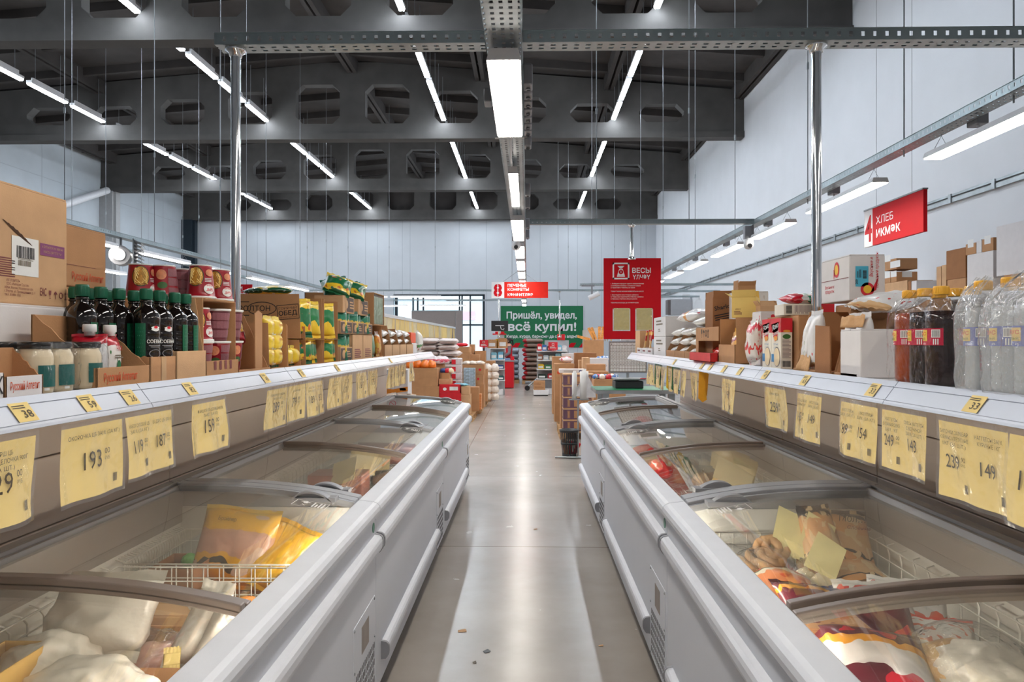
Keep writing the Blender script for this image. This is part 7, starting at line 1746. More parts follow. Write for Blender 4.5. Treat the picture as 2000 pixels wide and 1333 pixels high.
b = MB(); q = MB(); nx_, ny_ = 12, 10; cw, ch = (p1-p0-.034)/nx_, (pz1-pz0-.034)/ny_
for j in range(ny_):
    for i in range(nx_):
        xa, za = p0+.017+i*cw, pz1-.017-(j+1)*ch; b.box((xa+.002, .2575, za+.002), (xa+cw-.002, .2586, za+ch-.002))
        n_ = j*nx_+i+1
        if n_ < 100: q.text(str(n_), (xa+cw/2, .2573, za+ch*.3), size=ch*.5, fit=min(cw*.6, ch*.3*len(str(n_))), lift=.0005)
b.build('keys', PAPERW, kp); q.build('key_numbers', INK, kp)
d0, d1 = XY(1212, sy+.28)-sx, XY(1262, sy+.28)-sx; dz0, dz1 = ZY(666, sy+.28)-tz, ZY(652, sy+.28)-tz
b = MB(); b.box((d0, .26, dz0), (d1, .33, dz1)); b.build('display_head', WHITEP, t, bevel=.006)
b = MB(); b.box((d0+.03, .257, dz0+.02), (d1-.03, .26, dz1-.018)); b.build('display', mat('lcd_dark', (30, 52, 60), rough=.15), t)
# ---------------------------------------------------------------- bag stand and basket
p = P(1129, 890, Z=0); p = Vector((p.x, 10.0, 0)); p.x = XY(1129, 10)
t = thing('bag_stand', 'thin metal stand with two rolls of white plastic bags', 'stand', p)
b = MB(); b.tube([(0, 0, .02), (0, 0, ZY(780, 10))], .012, 10); b.build('pole', GALV, t)
b = MB(); b.tube([(-.3, -.06, .018), (.12, -.1, .018)], .012, 8); b.tube([(-.02, -.1, .018), (.1, .22, .018)], .012, 8); b.build('foot', GALV, t)
zc = ZY(780, 10); xa, xb = XY(1111, 10)-p.x, XY(1150, 10)-p.x
b = MB(); b.box((xa, -.03, zc-.012), (xb, .03, zc)); b.tube([(XY(1122, 10)-p.x, 0, zc), (XY(1122, 10)-p.x, 0, zc+.36)], .006, 6); b.tube([(XY(1141, 10)-p.x, 0, zc), (XY(1141, 10)-p.x, 0, zc+.4)], .006, 6); b.build('crossbar', GALV, t)
for k, (px, r_, h) in enumerate(((1122, .032, .34), (1141, .055, .36))):
    x = XY(px, 10)
    t = thing('bag_roll', ['thin nearly used roll of white bags on the stand', 'thick roll of white bags on the stand with a trailing sheet'][k], 'bag roll', (x, 10.0, zc+.002))
    b = MB(); b.lathe([(.008, 0), (r_, 0), (r_+.001, h*.5), (r_, h), (.02, h), (.02, h+.025), (.008, h+.025)], n=22); b.build('roll', PAPERW, t)
    if not k: continue
    b = MB(); n = 12; v = []
    for j in range(n+1):
        for i in range(9):
            f = i/8; g = j/n; x_ = r_*.5+f*(.02+.10*math.sin(math.pi*.5*g)); v.append((x_, -.056+.03*f-.012*math.sin(f*7+j*.6)*f, h*(.98-.92*g)-.05*f*(1-g)))
    b.add(v, [(j*9+i, j*9+i+1, (j+1)*9+i+1, (j+1)*9+i) for j in range(n) for i in range(8)], 0, True)
    v = []
    for j in range(7):
        for i in range(5): f = i/4; g = j/6; v.append((-r_-.0-f*.11, -.02-.015*math.sin(f*5+j), .03+.19*(1-f)*g+.02*f))
    b.add(v, [(j*5+i, j*5+i+1, (j+1)*5+i+1, (j+1)*5+i) for j in range(6) for i in range(4)], 0, True)
    b.build('loose_sheet', mat('thin_white_film', (236, 236, 238), rough=.3, coat=.3), t)
bx = XY(1116, 9.6); 
t = thing('shopping_basket', 'black slatted basket on the floor holding red items', 'basket', (bx, 10.05, 0))
b = MB(); n = 28
for k in range(n):
    a0, a1 = 2*math.pi*k/n, 2*math.pi*(k+.62)/n
    for (r0, z0, r1, z1) in ((.095, .03, .128, .35),):
        b.add([(r0*math.cos(a0), r0*math.sin(a0), z0), (r0*math.cos(a1), r0*math.sin(a1), z0), (r1*math.cos(a1), r1*math.sin(a1), z1), (r1*math.cos(a0), r1*math.sin(a0), z1)], [(0, 1, 2, 3)])
for r0, z0, z1 in ((.093, 0, .05), (.112, .17, .2), (.127, .33, .365)): b.lathe([(r0, z0), (r0+.004, z1), (r0+.002, z1), (r0-.002, z0)], n=28)
b.lathe([(0, .002), (.093, .002)], n=28); b.build('basket_wall', BLACKP, t)
for k in range(3):
    b = MB(); b.obox((0, 0, .1), (.05, .03, .2), (0, 0, 0)); o = b.build('red_item', INKR, loc=(bx-.04+.04*k, 10.05+.02*(k % 2), .01+.05*(k == 2)*0), rot=(R(8*k-8), R(18*k-10), 0)); tag(o, f'red folded item in the black basket, {ORD[k]} from the left', 'item', 'red items in the basket')
b = MB(); b.box((-.03, -.03, 0), (.03, .03, .24)); o = b.build('small_carton', CARD, loc=(bx-.04, 10.02, .006), rot=(0, R(-6), 0)); tag(o, 'small brown carton in the black basket', 'box')
# ---------------------------------------------------------------- checkouts
GP = mat('checkout_grey', (176, 178, 182), rough=.5, var=.02)
def gondola(label, x0, x1, y, heights, d, parts=True):
    t = thing('display_rack', label, 'rack', (0, y, 0))
    b = MB(); b.box((x0+.03, .05, 0), (x1-.03, d, .16)); b.build('rack_base', WHITEP, t, bevel=.01)
    b = MB(); b.box((x0, d-.03, 0), (x1, d, max(heights)+.02)); b.build('rack_back', GP, t)
    for z in heights: b = MB(); b.box((x0-.01, 0, z-.025), (x1+.01, d-.03, z)); b.build('rack_shelf', WHITEP, t)
    for x in (x0+.02, x1-.02): b = MB(); b.box((x-.012, .1, 0), (x+.012, .13, max(heights))); b.build('rack_post', GALV, t)
    return t
yk = 21.5
gx0, gx1 = XY(957, yk), XY(985, yk)
gondola('small rack of goods at the end of the left pallets by the checkout', gx0, gx1, yk, (.42, .74, 1.0, 1.32), .4)
bx0, bx1 = XY(1049, 21.8), XY(1108, 21.8)
gondola('rack of cleaning goods before the right checkout', bx0, bx1, 21.8, (.45, .72, .98, 1.24), .5)
def shelfgoods(x0, x1, y, z, spec, where):
    n = len(spec); w = (x1-x0)/n
    for k, (c, h, nm) in enumerate(spec):
        m = mat('goods_%d_%d_%d' % c, c, rough=.4, var=.12, scale=25)
        b = MB(); ww = w*.44; b.prism([(-ww, 0), (ww, 0), (ww, h*.86), (ww*.7, h), (-ww*.7, h), (-ww, h*.86)], 0, .16, 'y'); b.box((-ww*.7, -.002, h*.2), (ww*.7, 0, h*.6), 1)
        o = b.build(nm.replace(' ', '_'), [m, PAPERW], loc=(x0+w*(k+.5), y, z+.001), bevel=.004)
        tag(o, f'{nm} {where}, {ORD[k]} from the left', nm.split()[-1])
shelfgoods(gx0, gx1, yk+.1, .42, [((206, 60, 30), .1, 'orange packet'), ((20, 90, 90), .12, 'teal packet')], 'on the lowest shelf of the left checkout rack')
shelfgoods(gx0, gx1, yk+.1, .74, [((230, 230, 230), .12, 'white box'), ((60, 90, 150), .1, 'blue box')], 'on the second shelf of the left checkout rack')
shelfgoods(gx0, gx1, yk+.1, 1.0, [((140, 200, 220), .2, 'light blue pack'), ((110, 180, 214), .22, 'light blue pack')], 'on the third shelf of the left checkout rack')
shelfgoods(gx0-.1, gx1+.1, yk+.12, 1.32, [((196, 150, 104), .24, 'brown carton'), ((190, 140, 96), .28, 'brown carton')], 'on top of the left checkout rack')
C(989-16, 980, 670, .98, 22.2, .1, 'tall yellow pack beside the left checkout rack', m=mat('tall_yellow', (240, 196, 40), rough=.4)) if False else None
b = MB(); b.box((-.09, 0, 0), (.09, .1, .26)); b.box((-.07, -.002, .04), (.07, 0, .2), 0); o = b.build('yellow_pack', mat('tall_yellow', (240, 196, 40), rough=.4), loc=(XY(974, 21.8), 21.79, 1.321), bevel=.008); tag(o, 'tall yellow pack above the light blue packs of the left checkout', 'pack')
shelfgoods(bx0, bx1, 21.95, .45, [((40, 60, 50), .12, 'dark green box'), ((170, 30, 40), .14, 'red box'), ((60, 60, 64), .14, 'dark box')], 'on the lowest shelf of the right checkout rack')
shelfgoods(bx0, bx1, 21.95, .72, [((230, 190, 40), .14, 'yellow pack'), ((60, 130, 80), .12, 'green pack'), ((50, 120, 70), .12, 'green pack'), ((40, 40, 40), .15, 'black pack')], 'on the second shelf of the right checkout rack')
shelfgoods(bx0, bx1, 21.95, .98, [((150, 90, 60), .16, 'brown pack'), ((200, 214, 220), .13, 'pale box'), ((226, 226, 200), .12, 'cream box'), ((150, 206, 222), .18, 'light blue pack'), ((140, 200, 220), .2, 'light blue bag')], 'on the third shelf of the right checkout rack')
shelfgoods(bx0, bx1, 21.95, 1.24, [((206, 30, 40), .2, 'red bottle'), ((50, 110, 180), .17, 'blue bottle'), ((50, 50, 54), .14, 'dark box'), ((206, 200, 190), .2, 'pale bottle'), ((120, 190, 214), .17, 'aqua box'), ((226, 226, 228), .15, 'white box')], 'on the top shelf of the right checkout rack')
for px, Y, z, w, h, lab in ((945, 21.6, 1.352, .24, .2, 'red cardholder sign on the left checkout rack'), (1080, 21.75, 1.27, .26, .22, 'red cardholder sign on the right checkout rack')):
    x = XY(px, Y); b = MB(); b.prism([(-.03, 0), (0, 0), (.02, h), (.016, h)], -w/2, w/2, 'x') if False else b.obox((0, 0, h/2), (w, .012, h), (R(-8), 0, 0)); b.box((-.08, -.03, -.031), (.08, .06, -.02)); b.box((-.01, -.01, -.03), (.01, .01, .02))
    t = thing('small_sign', lab, 'sign', (x, Y-.03, z)); b.build('sign_plate', REDP, t); prints(t, w, .01, h, [('F', '#frame', 0, h*.68, (h*.3, h*.3, .01), PAPERW, {'e': .03}), ('F', '#lines', 0, h*.3, (w*.7, h*.25, 2), PAPERW, {'e': .03})])
# left checkout: desk, partition, red card boxes, monitor
dk = 24.6
t = thing('checkout_desk', 'red checkout desk with grey top beside the cashier', 'desk', (0, dk, 0))
x0, x1 = XY(975, dk), XY(1003, dk); b = MB(); b.box((x0, 0, .02), (x1, 1.6, .86)); b.build('desk_body', REDP, t, bevel=.006)
b = MB(); b.box((x0-.04, -.03, .86), (x1+.04, 1.65, .90)); b.build('desk_top', GREYP, t)
b = MB(); b.box((x0+.12, .1, .90), (x1-.12, .5, .96)); b.build('scanner', mat('scanner_blue', (120, 150, 190), rough=.3), t)
b = MB(); b.box((x1-.1, .0, .90), (x1+.02, .2, 1.02)); b.build('card_stand', REDP, t)
x0, x1 = XY(972, 22.4), XY(985, 22.4)
b = MB(); b.box((x0, 22.4, 0), (x1, 22.46, ZY(654, 22.4))); b.box((x0, 22.46, 0), (x0+.04, 23.2, ZY(654, 22.4))); tag(b.build('checkout_partition', GP), 'grey partition panel of the left checkout', 'partition')
x0, x1 = XY(1097, 22.6), XY(1111, 22.6)
b = MB(); b.box((x0-.5, 22.6, 0), (x1, 22.66, ZY(665, 22.6))); b.box((x1-.04, 22.66, 0), (x1, 23.4, ZY(665, 22.6))); tag(b.build('checkout_partition', GP), 'grey partition panel of the right checkout', 'partition')
for k, (px, py0, py1, Y) in enumerate(((964, 654, 660, 21.9), (970, 648, 660, 22.2), (976, 652, 660, 21.9), (981, 648, 660, 22.2), (984, 654, 660, 21.9), (1093, 653, 664, 22.2), (1102, 653, 664, 22.0))):
    z0, z1 = (ZY(654, 22.4) if px < 1000 else ZY(665, 22.6)), ZY(py0, Y); b = MB(); b.box((-.05, 0, 0), (.05, .1, z1-z0)); b.box((-.052, .02, .0), (.052, .08, .03))
    o = b.build('card_box', REDP, loc=(XY(px, Y), 22.38 if px < 1000 else 22.58, z0+.001), bevel=.004); tag(o, f'small red card holder on the {"left" if px<1000 else "right"} checkout partition, {ORD[k % 5]} from the left', 'card holder', 'red card holders')
t = thing('monitor', 'black flat monitor hung before the left end of the green banner', 'monitor', (XY(976, 20.9), 20.9, ZY(647, 20.9)))
w = XY(992, 20.9)-XY(959, 20.9); h = ZY(627, 20.9)-ZY(647, 20.9)
b = MB(); b.box((-w/2, 0, 0), (w/2, .035, h)); b.build('screen', BLACKP, t, bevel=.006)
b = MB(); b.box((-.12, -.02, h*.5), (.12, 0, h*.56)); b.tube([(-.03, .03, h*.5), (-.03, .4, h*.5)], .012, 6); b.tube([(.02, -.02, h*.45), (.04, -.03, h*.2), (.1, -.03, h*.1), (.12, -.02, h*.25)], .008, 6); b.build('bracket', WHITEP, t)
# stacks on the far pallets
GSK = mat('grey_blue_pack', (160, 176, 190), rough=.35, var=.1, scale=7, coat=.3)
xa, xb = XY(998, 27.5), XY(1014, 27.5)
pallet('wooden pallet under the grey blue packs', xa, xb, 27.5, 28.5)
for k in range(6):
    o = pillow(xb-xa, .8, .185, 400+k, crimp=.01, wr=.1, pw=9).build('water_pack', GSK, loc=((xa+xb)/2, 27.55, PZ+.1+.19*k), rot=(R(-90), 0, 0)); tag(o, f'grey blue film pack, {ORD[k]} from the bottom of the pile behind the cashier', 'pack', 'grey blue packs')
BRS = bands('brown_sack', [(0, (190, 40, 52)), (.2, (150, 130, 118))], 0, warp=.06, rough=.6, coat=0)
xa, xb = XY(1020, 27.2), XY(1062, 27.2)
pallet('wooden pallet under the brown sacks', xa, xb, 27.2, 28.4)
for k in range(9):
    o = pillow(xb-xa, .9, .158, 420+k, crimp=.01, wr=.1, pw=9).build('brown_sack', BRS, loc=((xa+xb)/2+.03*((k*5) % 3-1), 27.25, PZ+.085+.165*k), rot=(R(-90), 0, 0)); tag(o, f'brown sack with red end, {ORD[k]} from the bottom of the pile before the green banner', 'sack', 'brown sacks with red ends')
# trolley handle, printed box
t = thing('hand_truck', 'grey hand truck leaning at the foot of the brown sacks', 'hand truck', (XY(1040, 23.5), 23.5, 0))
b = MB(); b.tube([(-.15, 0, .12), (.0, .05, .24), (.32, .1, .52)], .02, 8); b.tube([(-.15, .15, .12), (.0, .2, .24), (.32, .25, .52)], .02, 8); b.build('handle_bar', GALV, t)
b = MB(); b.tube([(-.16, -.02, .08), (-.16, .18, .08)], .08, 14); b.build('wheel', BLACKP, t)
z = .18
t = thing('low_cabinet', 'low white plinth under the printed brown box at the right checkout', 'plinth', (XY(1056, 21.2), 21.2, 0)); b = MB(); b.box((-.2, 0, .03), (.22, .5, .165)); b.build('plinth_body', WHITEP, t, bevel=.01); b = MB(); b.box((-.18, .03, 0), (.2, .47, .03)); b.build('plinth_foot', BLACKP, t)
carton('printed brown box on the low white plinth at the right checkout', .32, .3, .25, (XY(1053.5, 21.2), 21.22, .166), 0, CARD, tape=False, pr=[('F', '#lines', -.05, .17, (.18, .06, 3), CARD3), ('F', '#lines', 0, .07, (.24, .06, 3), CARD3)])
# taupe entrance partition before the window
TAU = mat('taupe_board', (148, 138, 134), rough=.7, var=.02)
x0, x1 = XY(804, 28.6), XY(903, 28.6); zt = ZY(608, 28.6)
t = thing('entrance_screen', 'taupe board screen standing before the back window', 'screen', (0, 28.6, 0))
b = MB(); b.box((x0, 0, .05), (x1-.26, .06, zt)); b.build('board', TAU, t); b = MB(); b.box((x1-.25, -.03, 0), (x1, .09, zt)); b.build('end_post', TAU, t)
b = MB(); b.box((x0, -.01, zt-.01), (x1, .07, zt+.03)); b.build('top_rail', STEELG, t)
for x in (x0+.2, (x0+x1)/2): b = MB(); b.box((x-.04, -.1, 0), (x+.04, .16, .05)); b.build('foot', STEELG, t)
# cabinet and duct at the far right wall
x0 = XY(1300, 23.5)
t = thing('wall_cabinet', 'grey electric cabinet standing out from the right wall above the white boxes', 'cabinet', (0, 23.5, 0))
xa, xb = XY(1310, 23.5), XR-.01
za, zb = ZY(616, 23.5), ZY(585, 23.5)
b = MB(); b.box((xa, 0, za), (xb, .4, zb)); b.build('cabinet_body', GP, t, bevel=.006); b = MB(); b.box((xa-.09, .02, za+.02), (xa-.004, .38, zb-.02)); b.build('cabinet_door', mat('dark_taupe', (104, 96, 96), rough=.5), t)
b = MB(); b.box((xb-.28, .05, zb), (xb-.05, .3, 2.95)); b.build('cable_duct', WHITEP, t)
for k, (y, z) in enumerate(((17.6, 2.785), (20.2, 2.8), (22.6, 2.8))):
    if k: tray_x(y, 2.6, XR, .1, f'short cross tray to the right wall far behind the scales sign, {ORD[k-1]} of two', z=z)
# ================================================================ signs
SRED = mat('sign_red', (200, 12, 28), rough=.6, var=.015, spec=.2); SORG = mat('sign_red_orange', (216, 40, 28), rough=.6, var=.03, spec=.2); SW = mat('sign_white', (238, 236, 238), rough=.4, var=.01); SGRN = mat('banner_green', (12, 112, 68), rough=.5, var=.03)
# scales sign
ys = 8.42; x0, x1 = XY(1179, ys), XY(1291, ys); z0, z1 = ZY(663, ys), ZY(505, ys); w, h = x1-x0, z1-z0
t = thing('hanging_sign', 'tall red sign with scales symbol hanging over the shop scales', 'sign', ((x0+x1)/2, ys, z0))
b = MB(); b.box((-w/2, 0, 0), (w/2, .012, h)); b.build('sign_board', SRED, t, bevel=.0015)
k = w/113.0
def sxz(cx, cy): return ((cx-866*.5+1.0)/6.66*k, h-(cy-38)/6.66*k)      # detail-view pixels to sign
pr = []
X, Z = sxz(283, 208); pr.append(('F', '#frame', X, Z, (33*k, 33*k, 3*k), SW))
pr.append(('F', '#poly', X, Z+10*k, [(-6.7*k, 0), (6.7*k, 0), (2*k, -5*k), (-2*k, -5*k)], SW))
pr.append(('F', '#poly', X, Z-2*k, [(-3.5*k, 6*k), (3.5*k, 6*k), (7.6*k, -7*k), (-7.6*k, -7*k)], SW)); pr.append(('F', '#rect', X, Z-10.3*k, (15.6*k, 1.8*k), SW))
pr.append(('F', '#disc', X, Z-2*k, (9*k, 9*k), SRED, {'e': .0006})); pr.append(('F', '#poly', X, Z-2*k, [(-.8*k, -1*k), (.8*k, -1*k), (0, 4*k)], SW, {'e': .0012})); pr.append(('F', '#disc', X, Z-2.6*k, (2*k, 2*k), SW, {'e': .0012}))
X, Z = sxz(552, 232); pr.append(('F', 'ВЕСЫ', X, Z, 13.5*k, SW, {'fit': 36.5*k, 'b': .02}))
X, Z = sxz(552, 316); pr.append(('F', 'ҮЛЧӘҮ', X, Z, 12.0*k, SW, {'fit': 34.5*k, 'b': .02}))
for cy, cx1, tx in ((380, 582, '1. Выберите продукт одного наименования'), (407, 540, '2. Выберите клавишу с номером товара'), (433, 468, '3. Приклейте этикетку на пакет'), (482, 580, 'ТОВАР ТАКЖЕ МОЖНО ВЗВЕСИТЬ НА КАССЕ'), (528, 512, '1. Бер төрдәге азык-төлекне сайлагыз'), (554, 578, '2. Товар саны күрсәтелгән төймәне сайлагыз'), (581, 496, '3. Ярлыкны төргәккә ябыштырыгыз'), (632, 516, 'ТОВАРНЫ КАССАДА ДА ҮЛЧӘРГӘ БУЛА')):
    X, Z = sxz(150, cy); pr.append(('F', tx, X, Z, 2.6*k, SW, {'fit': (cx1-150)/6.66*k, 'al': 'L', 'b': .02}))
prints(t, w, .012, h, pr)
for cx, side in ((285, 'left'), (582, 'right')):
    X, Z = sxz(cx, 848); tt = thing('price_list', f'yellow price list in a clear pocket on the scales sign, {side} one', 'price list', ((x0+x1)/2+X, ys-.004, z0+Z), 0, 'price lists on the scales sign')
    a, c = 33*k/2, 45*k/2
    b = MB(); b.box((-a, 0, -c), (a+1.5*k, .0015, c-2*k)); b.build('white_sheet', SW, tt); b = MB(); b.box((-a+2*k, -.001, -c+2*k), (a, 0, c)); b.build('yellow_sheet', mat('list_yellow', (226, 208, 128), rough=.6, var=.05, scale=30), tt)
    b = MB(); b.box((-a-.5*k, -.004, -c), (a+1*k, -.0035, c+.5*k)); b.build('pocket', SLEEVE, tt)
# aisle sign 8
ys = 14.0; x0, x1 = XY(960, ys), XY(1070.5, ys); z0, z1 = ZY(582.5, ys), ZY(551, ys); w, h = x1-x0, z1-z0
t = thing('hanging_sign', 'red aisle sign with figure 8 for biscuits and sweets under the tray', 'sign', ((x0+x1)/2, ys, z0))
b = MB(); b.box((-w/2+w*.225, 0, 0), (w/2, .02, h)); b.build('sign_board', SORG, t)
b = MB(); b.box((-w/2, 0, 0), (-w/2+w*.225, .02, h)); b.build('number_panel', SW, t)
cx = -w/2+w*.112; hh = h
pr = [('F', '8', cx, h*.12, h*1.05, SRED, {'fit': w*.155, 'b': .04}), ('F', '#rect', cx, h*.5, (h*.05, h*.9), SW, {'e': .001})]
for q, tx in enumerate(('ПЕЧЕНЬЕ', 'КОНФЕТЫ', 'КӘНФИТЛӘР')): pr.append(('F', tx, -w/2+w*.285, h*(.70, .45, .12)[q], h*.235, SW, {'fit': w*(.33, .375, .445)[q], 'al': 'L', 'b': .02}))
prints(t, w, .02, h, pr)
b = MB()
for x in (-w*.3, w*.3): b.tube([(x, .01, h), (.05 if x > 0 else -.05, .01, TZ-z0)], .003, 4)
b.build('hanger', STEELG, t)
# aisle sign 4 seen obliquely
X4 = 3.0; ya, yb = YX(1803.5, X4), YX(1688, X4); z1, z0 = P(1803, 370, X=X4).z, P(1803, 452.5, X=X4).z; w, h = yb-ya, z1-z0
t = thing('hanging_sign', 'red aisle sign with figure 4 for bread, hanging over the right aisle', 'sign', (X4, (ya+yb)/2, z0), RIGHT)
xs = -w/2+w*.16
b = MB(); b.box((xs, 0, 0), (w/2, .03, h)); b.build('sign_board', SRED, t)
b = MB(); b.box((-w/2, 0, 0), (xs, .03, h)); b.build('number_panel', SW, t); b = MB(); b.box((-w/2, -.006, h), (w/2, .036, h+.012)); b.build('top_rail', STEELG, t)
prints(t, w, .03, h, [('F', '4', -w/2+w*.083, h*.14, h*1.0, SRED, {'fit': w*.14, 'b': .02}), ('F', 'ХЛЕБ', xs+w*.07, h*.54, h*.28, SW, {'fit': w*.30, 'al': 'L'}), ('F', 'ИКМӘК', xs+w*.07, h*.19, h*.28, SW, {'fit': w*.42, 'al': 'L', 'b': .025})])
b = MB()
for x in (-w*.3, w*.3): b.tube([(x, .015, h), (x, .015, roof_z(X4)-z0)], .002, 4)
b.build('hanger', STEELG, t)
# red sign glimpsed at the left behind the pole (its back side reads mirrored as in the photo it shows its far end)
xl = -4.2; ys = 9.4
x0, x1 = XY(436, ys), XY(492, ys); z0, z1 = ZY(584, ys), ZY(555, ys); w, h = x1-x0, z1-z0
t = thing('hanging_sign', 'red aisle sign half hidden behind the chrome pole on the left', 'sign', ((x0+x1)/2, ys, z0))
b = MB(); b.box((-w/2-.4, 0, 0), (w/2, .02, h)); b.build('sign_board', SRED, t); prints(t, w, .02, h, [('F', 'ЛӘР', w*.22, h*.12, h*.42, SW, {'fit': w*.42, 'b': .02}), ('F', 'И', w*.12, h*.6, h*.36, SW, {'fit': w*.1, 'b': .02})])
b = MB()
for x in (-w*.6, w*.3): b.tube([(x, .01, h), (x, .01, roof_z(-3.8)-z0)], .003, 4)
b.build('hanger', STEELG, t)
# green banner on the back wall
yb = YB-.03; x0, x1 = XY(978, yb), XY(1139, yb); z0, z1 = ZY(679, yb), ZY(598, yb); w, h = x1-x0, z1-z0
t = thing('wall_banner', 'large green banner with white slogan on the back wall', 'banner', ((x0+x1)/2, yb, z0))
b = MB(); b.box((-w/2, 0, 0), (w/2, .025, h)); b.build('banner_board', SGRN, t)
u = w/162.0
def bx(px, py): return ((px-1058.5)*u, (679-py)*u)
pr = []
for tx, xa, xb, yb_, s in (('Пришёл, увидел,', 989, 1127, 622, 18), ('всё купил!', 992, 1126, 646, 23), ('Килде, күрде, барысын да сатып алды!', 989, 1127, 660, 8)):
    X, Z = bx((xa+xb)/2, yb_); pr.append(('F', tx, X, Z, s*u, SW, {'fit': (xb-xa)*u, 'b': .025}))
for xa in (999, 1108, 1131):
    X, Z = bx(xa, 679); pr.append(('F', '#poly', X, Z, [(0, 0), (12*u if xa < 1131 else 8*u, 0), (18*u if xa < 1131 else 8*u, 9*u), (8*u, 9*u)] if xa < 1131 else [(0, 0), (8*u, 0), (8*u, 9*u), (7*u, 9*u)], SRED))
prints(t, w, .025, h, pr)
# ================================================================ cashier
SKIN = mat('skin', (214, 164, 140), rough=.5, var=.03); HAIR = mat('dark_hair', (38, 30, 30), rough=.4, var=.05); VEST = mat('red_vest', (206, 22, 36), rough=.6, var=.04); SLV = mat('grey_sleeve', (120, 112, 118), rough=.7, var=.05); TRO = mat('dark_trousers', (40, 42, 50), rough=.7)
def skin_body(name, m, verts, edges, radii, parent, sub=2):
    me = bpy.data.meshes.new(name); me.from_pydata(verts, edges, []); o = bpy.data.objects.new(name, me); COL.objects.link(o); o.parent = parent
    s = o.modifiers.new('skin', 'SKIN'); s.use_smooth_shade = True
    for d, r in zip(me.skin_vertices[0].data, radii): d.radius = r if isinstance(r, tuple) else (r, r)
    me.skin_vertices[0].data[0].use_root = True
    sb = o.modifiers.new('sub', 'SUBSURF'); sb.levels = sub; sb.render_levels = sub
    me.materials.append(m); return o
cx_, cy_ = XY(994, 26.8), 26.85
t = thing('person', 'cashier in red vest with dark ponytail standing at the left checkout, looking left', 'person', (cx_, cy_, 0), R(-80))
# local: faces -y; one continuous body
V = [(0,0,.93),(0,0,1.08),(0,-.01,1.24),(0,0,1.36),(0,-.01,1.42),(0,-.03,1.47),(0,-.04,1.54),
     (.17,0,1.34),(.22,-.02,1.10),(.19,-.2,.98),(.17,-.30,.965),(-.17,0,1.34),(-.22,-.04,1.10),(-.16,-.24,1.0),(-.14,-.34,.99),
     (.09,0,.86),(.10,-.01,.5),(.10,.01,.1),(.10,-.1,.04),(-.09,0,.86),(-.10,-.01,.5),(-.10,.01,.1),(-.10,-.1,.04)]
E = [(0,1),(1,2),(2,3),(3,4),(4,5),(5,6),(3,7),(7,8),(8,9),(9,10),(3,11),(11,12),(12,13),(13,14),(0,15),(15,16),(16,17),(17,18),(0,19),(19,20),(20,21),(21,22)]
RD = [(.15,.11),(.13,.1),(.14,.1),(.13,.085),.05,(.07,.08),(.07,.085),.055,.042,.034,.028,.055,.042,.034,.028,.085,.06,.045,.035,.085,.06,.045,.035]
skin_body('body', SKIN, V, E, RD, t)
b = MB(); b.lathe([(.0, .0), (.06, .01), (.092, .05), (.1, .11), (.09, .17), (.05, .205), (0, .21)], (0, -.04, 1.42), 20, sx=.82, sy=1.0)
hd = b.build('head', SKIN, t)
f = MB()
f.add([(-.012, -.125, 1.525), (.012, -.125, 1.525), (.014, -.13, 1.49), (-.014, -.13, 1.49), (0, -.158, 1.492), (0, -.132, 1.535)], [(0, 1, 5), (3, 2, 4)[::-1], (0, 3, 4, 5)[::-1], (1, 2, 4, 5)])
f.build('nose', SKIN, hd)
for s in (-1, 1):
    f = MB(); f.lathe([(0, -.006), (.012, 0), (0, .006)], (s*.034, -.128, 1.535), 10); f.build('eye', INK, hd)
    f = MB(); f.lathe([(0, -.03), (.012, -.01), (.014, .01), (0, .03)], (s*.084, -.03, 1.515), 8); f.build('ear', SKIN, hd)
f = MB(); f.obox((0, -.128, 1.462), (.04, .01, .008)); f.build('mouth', mat('lips', (170, 84, 84)), hd)
hr = MB(); hr.lathe([(.088, .03), (.102, .09), (.108, .13), (.096, .18), (.055, .216), (0, .222)], (0, -.02, 1.42), 20, sx=.86, sy=1.0)
hr.tube([(0, .08, 1.58), (.0, .13, 1.55), (.01, .13, 1.45), (.02, .10, 1.33), (.02, .085, 1.26)], [.03, .045, .042, .034, .012], 10); hr.build('hair', HAIR, t)
v = MB()
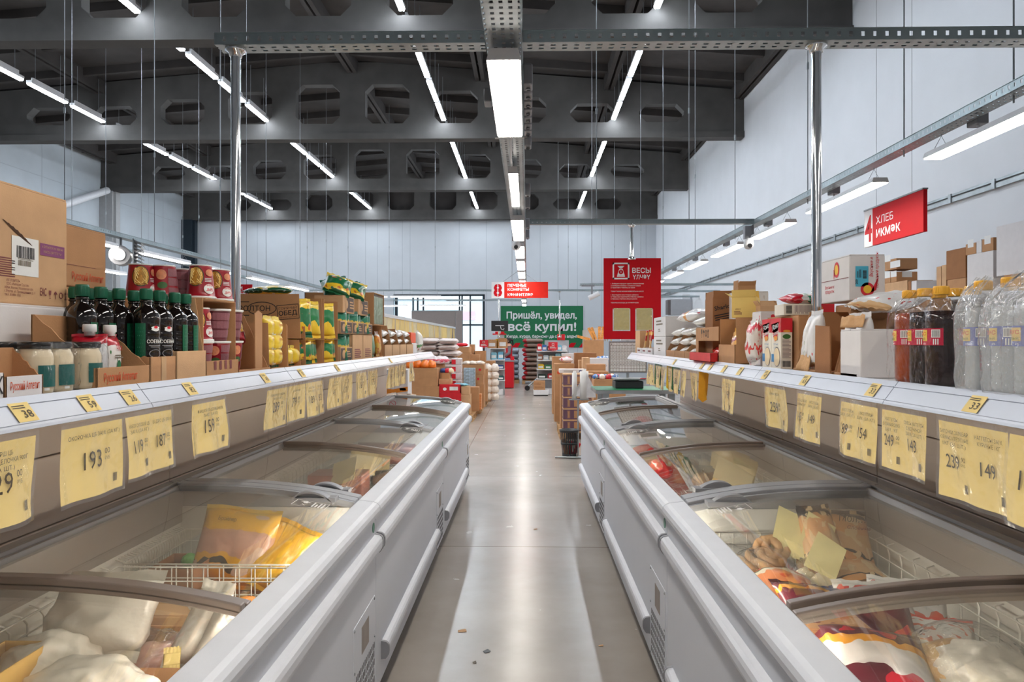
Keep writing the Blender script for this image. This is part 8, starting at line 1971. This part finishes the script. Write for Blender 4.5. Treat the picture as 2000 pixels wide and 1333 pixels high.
prof = [(.0, .90), (.168, .90), (.162, 1.0), (.152, 1.12), (.162, 1.24), (.165, 1.32), (.135, 1.39), (.07, 1.41)]
v.lathe([(r, z) for r, z in prof], (0, 0, 0), 24, sx=1.02, sy=.74); v.build('vest', VEST, t)
v = MB(); v.add([(.03+.022*math.cos(k*math.pi/6), -.121, 1.25+.022*math.sin(k*math.pi/6)) for k in range(12)], [tuple(range(12))[::-1]]); v.build('vest_emblem', SW, t)
for s in (-1, 1):
    sl = MB(); A = [Vector(q) for q in ([V[7], V[8], V[9]] if s > 0 else [V[11], V[12], V[13]])]
    sl.tube([A[0], A[0].lerp(A[1], .5), A[1], A[1].lerp(A[2], .5), A[2]], [.07, .06, .055, .05, .042], 12); sl.build('sleeve', SLV, t)
    h_ = V[10] if s > 0 else V[14]
    for k in range(4):
        q = MB(); bx_ = h_[0]-.024+.016*k; q.tube([(bx_, h_[1]-.01, h_[2]), (bx_, h_[1]-.05, h_[2]-.004), (bx_, h_[1]-.075+.006*abs(k-1.4), h_[2]-.02)], [.009, .008, .007], 6); q.build('finger', SKIN, t)
    q = MB(); q.tube([(h_[0]-s*.02, h_[1]+.02, h_[2]), (h_[0]-s*.045, h_[1]-.02, h_[2]-.006), (h_[0]-s*.045, h_[1]-.04, h_[2]-.014)], [.011, .01, .008], 6); q.build('thumb', SKIN, t)
    tr = MB(); x = s*.095; tr.tube([(x*.95, 0, .95), (x, -.01, .5), (x, .005, .08)], [.105, .075, .062], 14); tr.build('trouser_leg', TRO, t)
    sh = MB(); sh.lathe([(0, 0), (.045, 0), (.05, .03), (.042, .06), (0, .075)], (x, -.06, 0), 14, sy=2.4); sh.build('shoe', BLACKP, t)
SC.cycles.use_denoising = True
SC.cycles.max_bounces = 10; SC.cycles.transparent_max_bounces = 24; SC.cycles.transmission_bounces = 8; SC.cycles.glossy_bounces = 4; SC.cycles.diffuse_bounces = 5
SC.cycles.caustics_reflective = False; SC.cycles.caustics_refractive = False; SC.cycles.sample_clamp_indirect = 2.0; SC.cycles.blur_glossy = 1.0
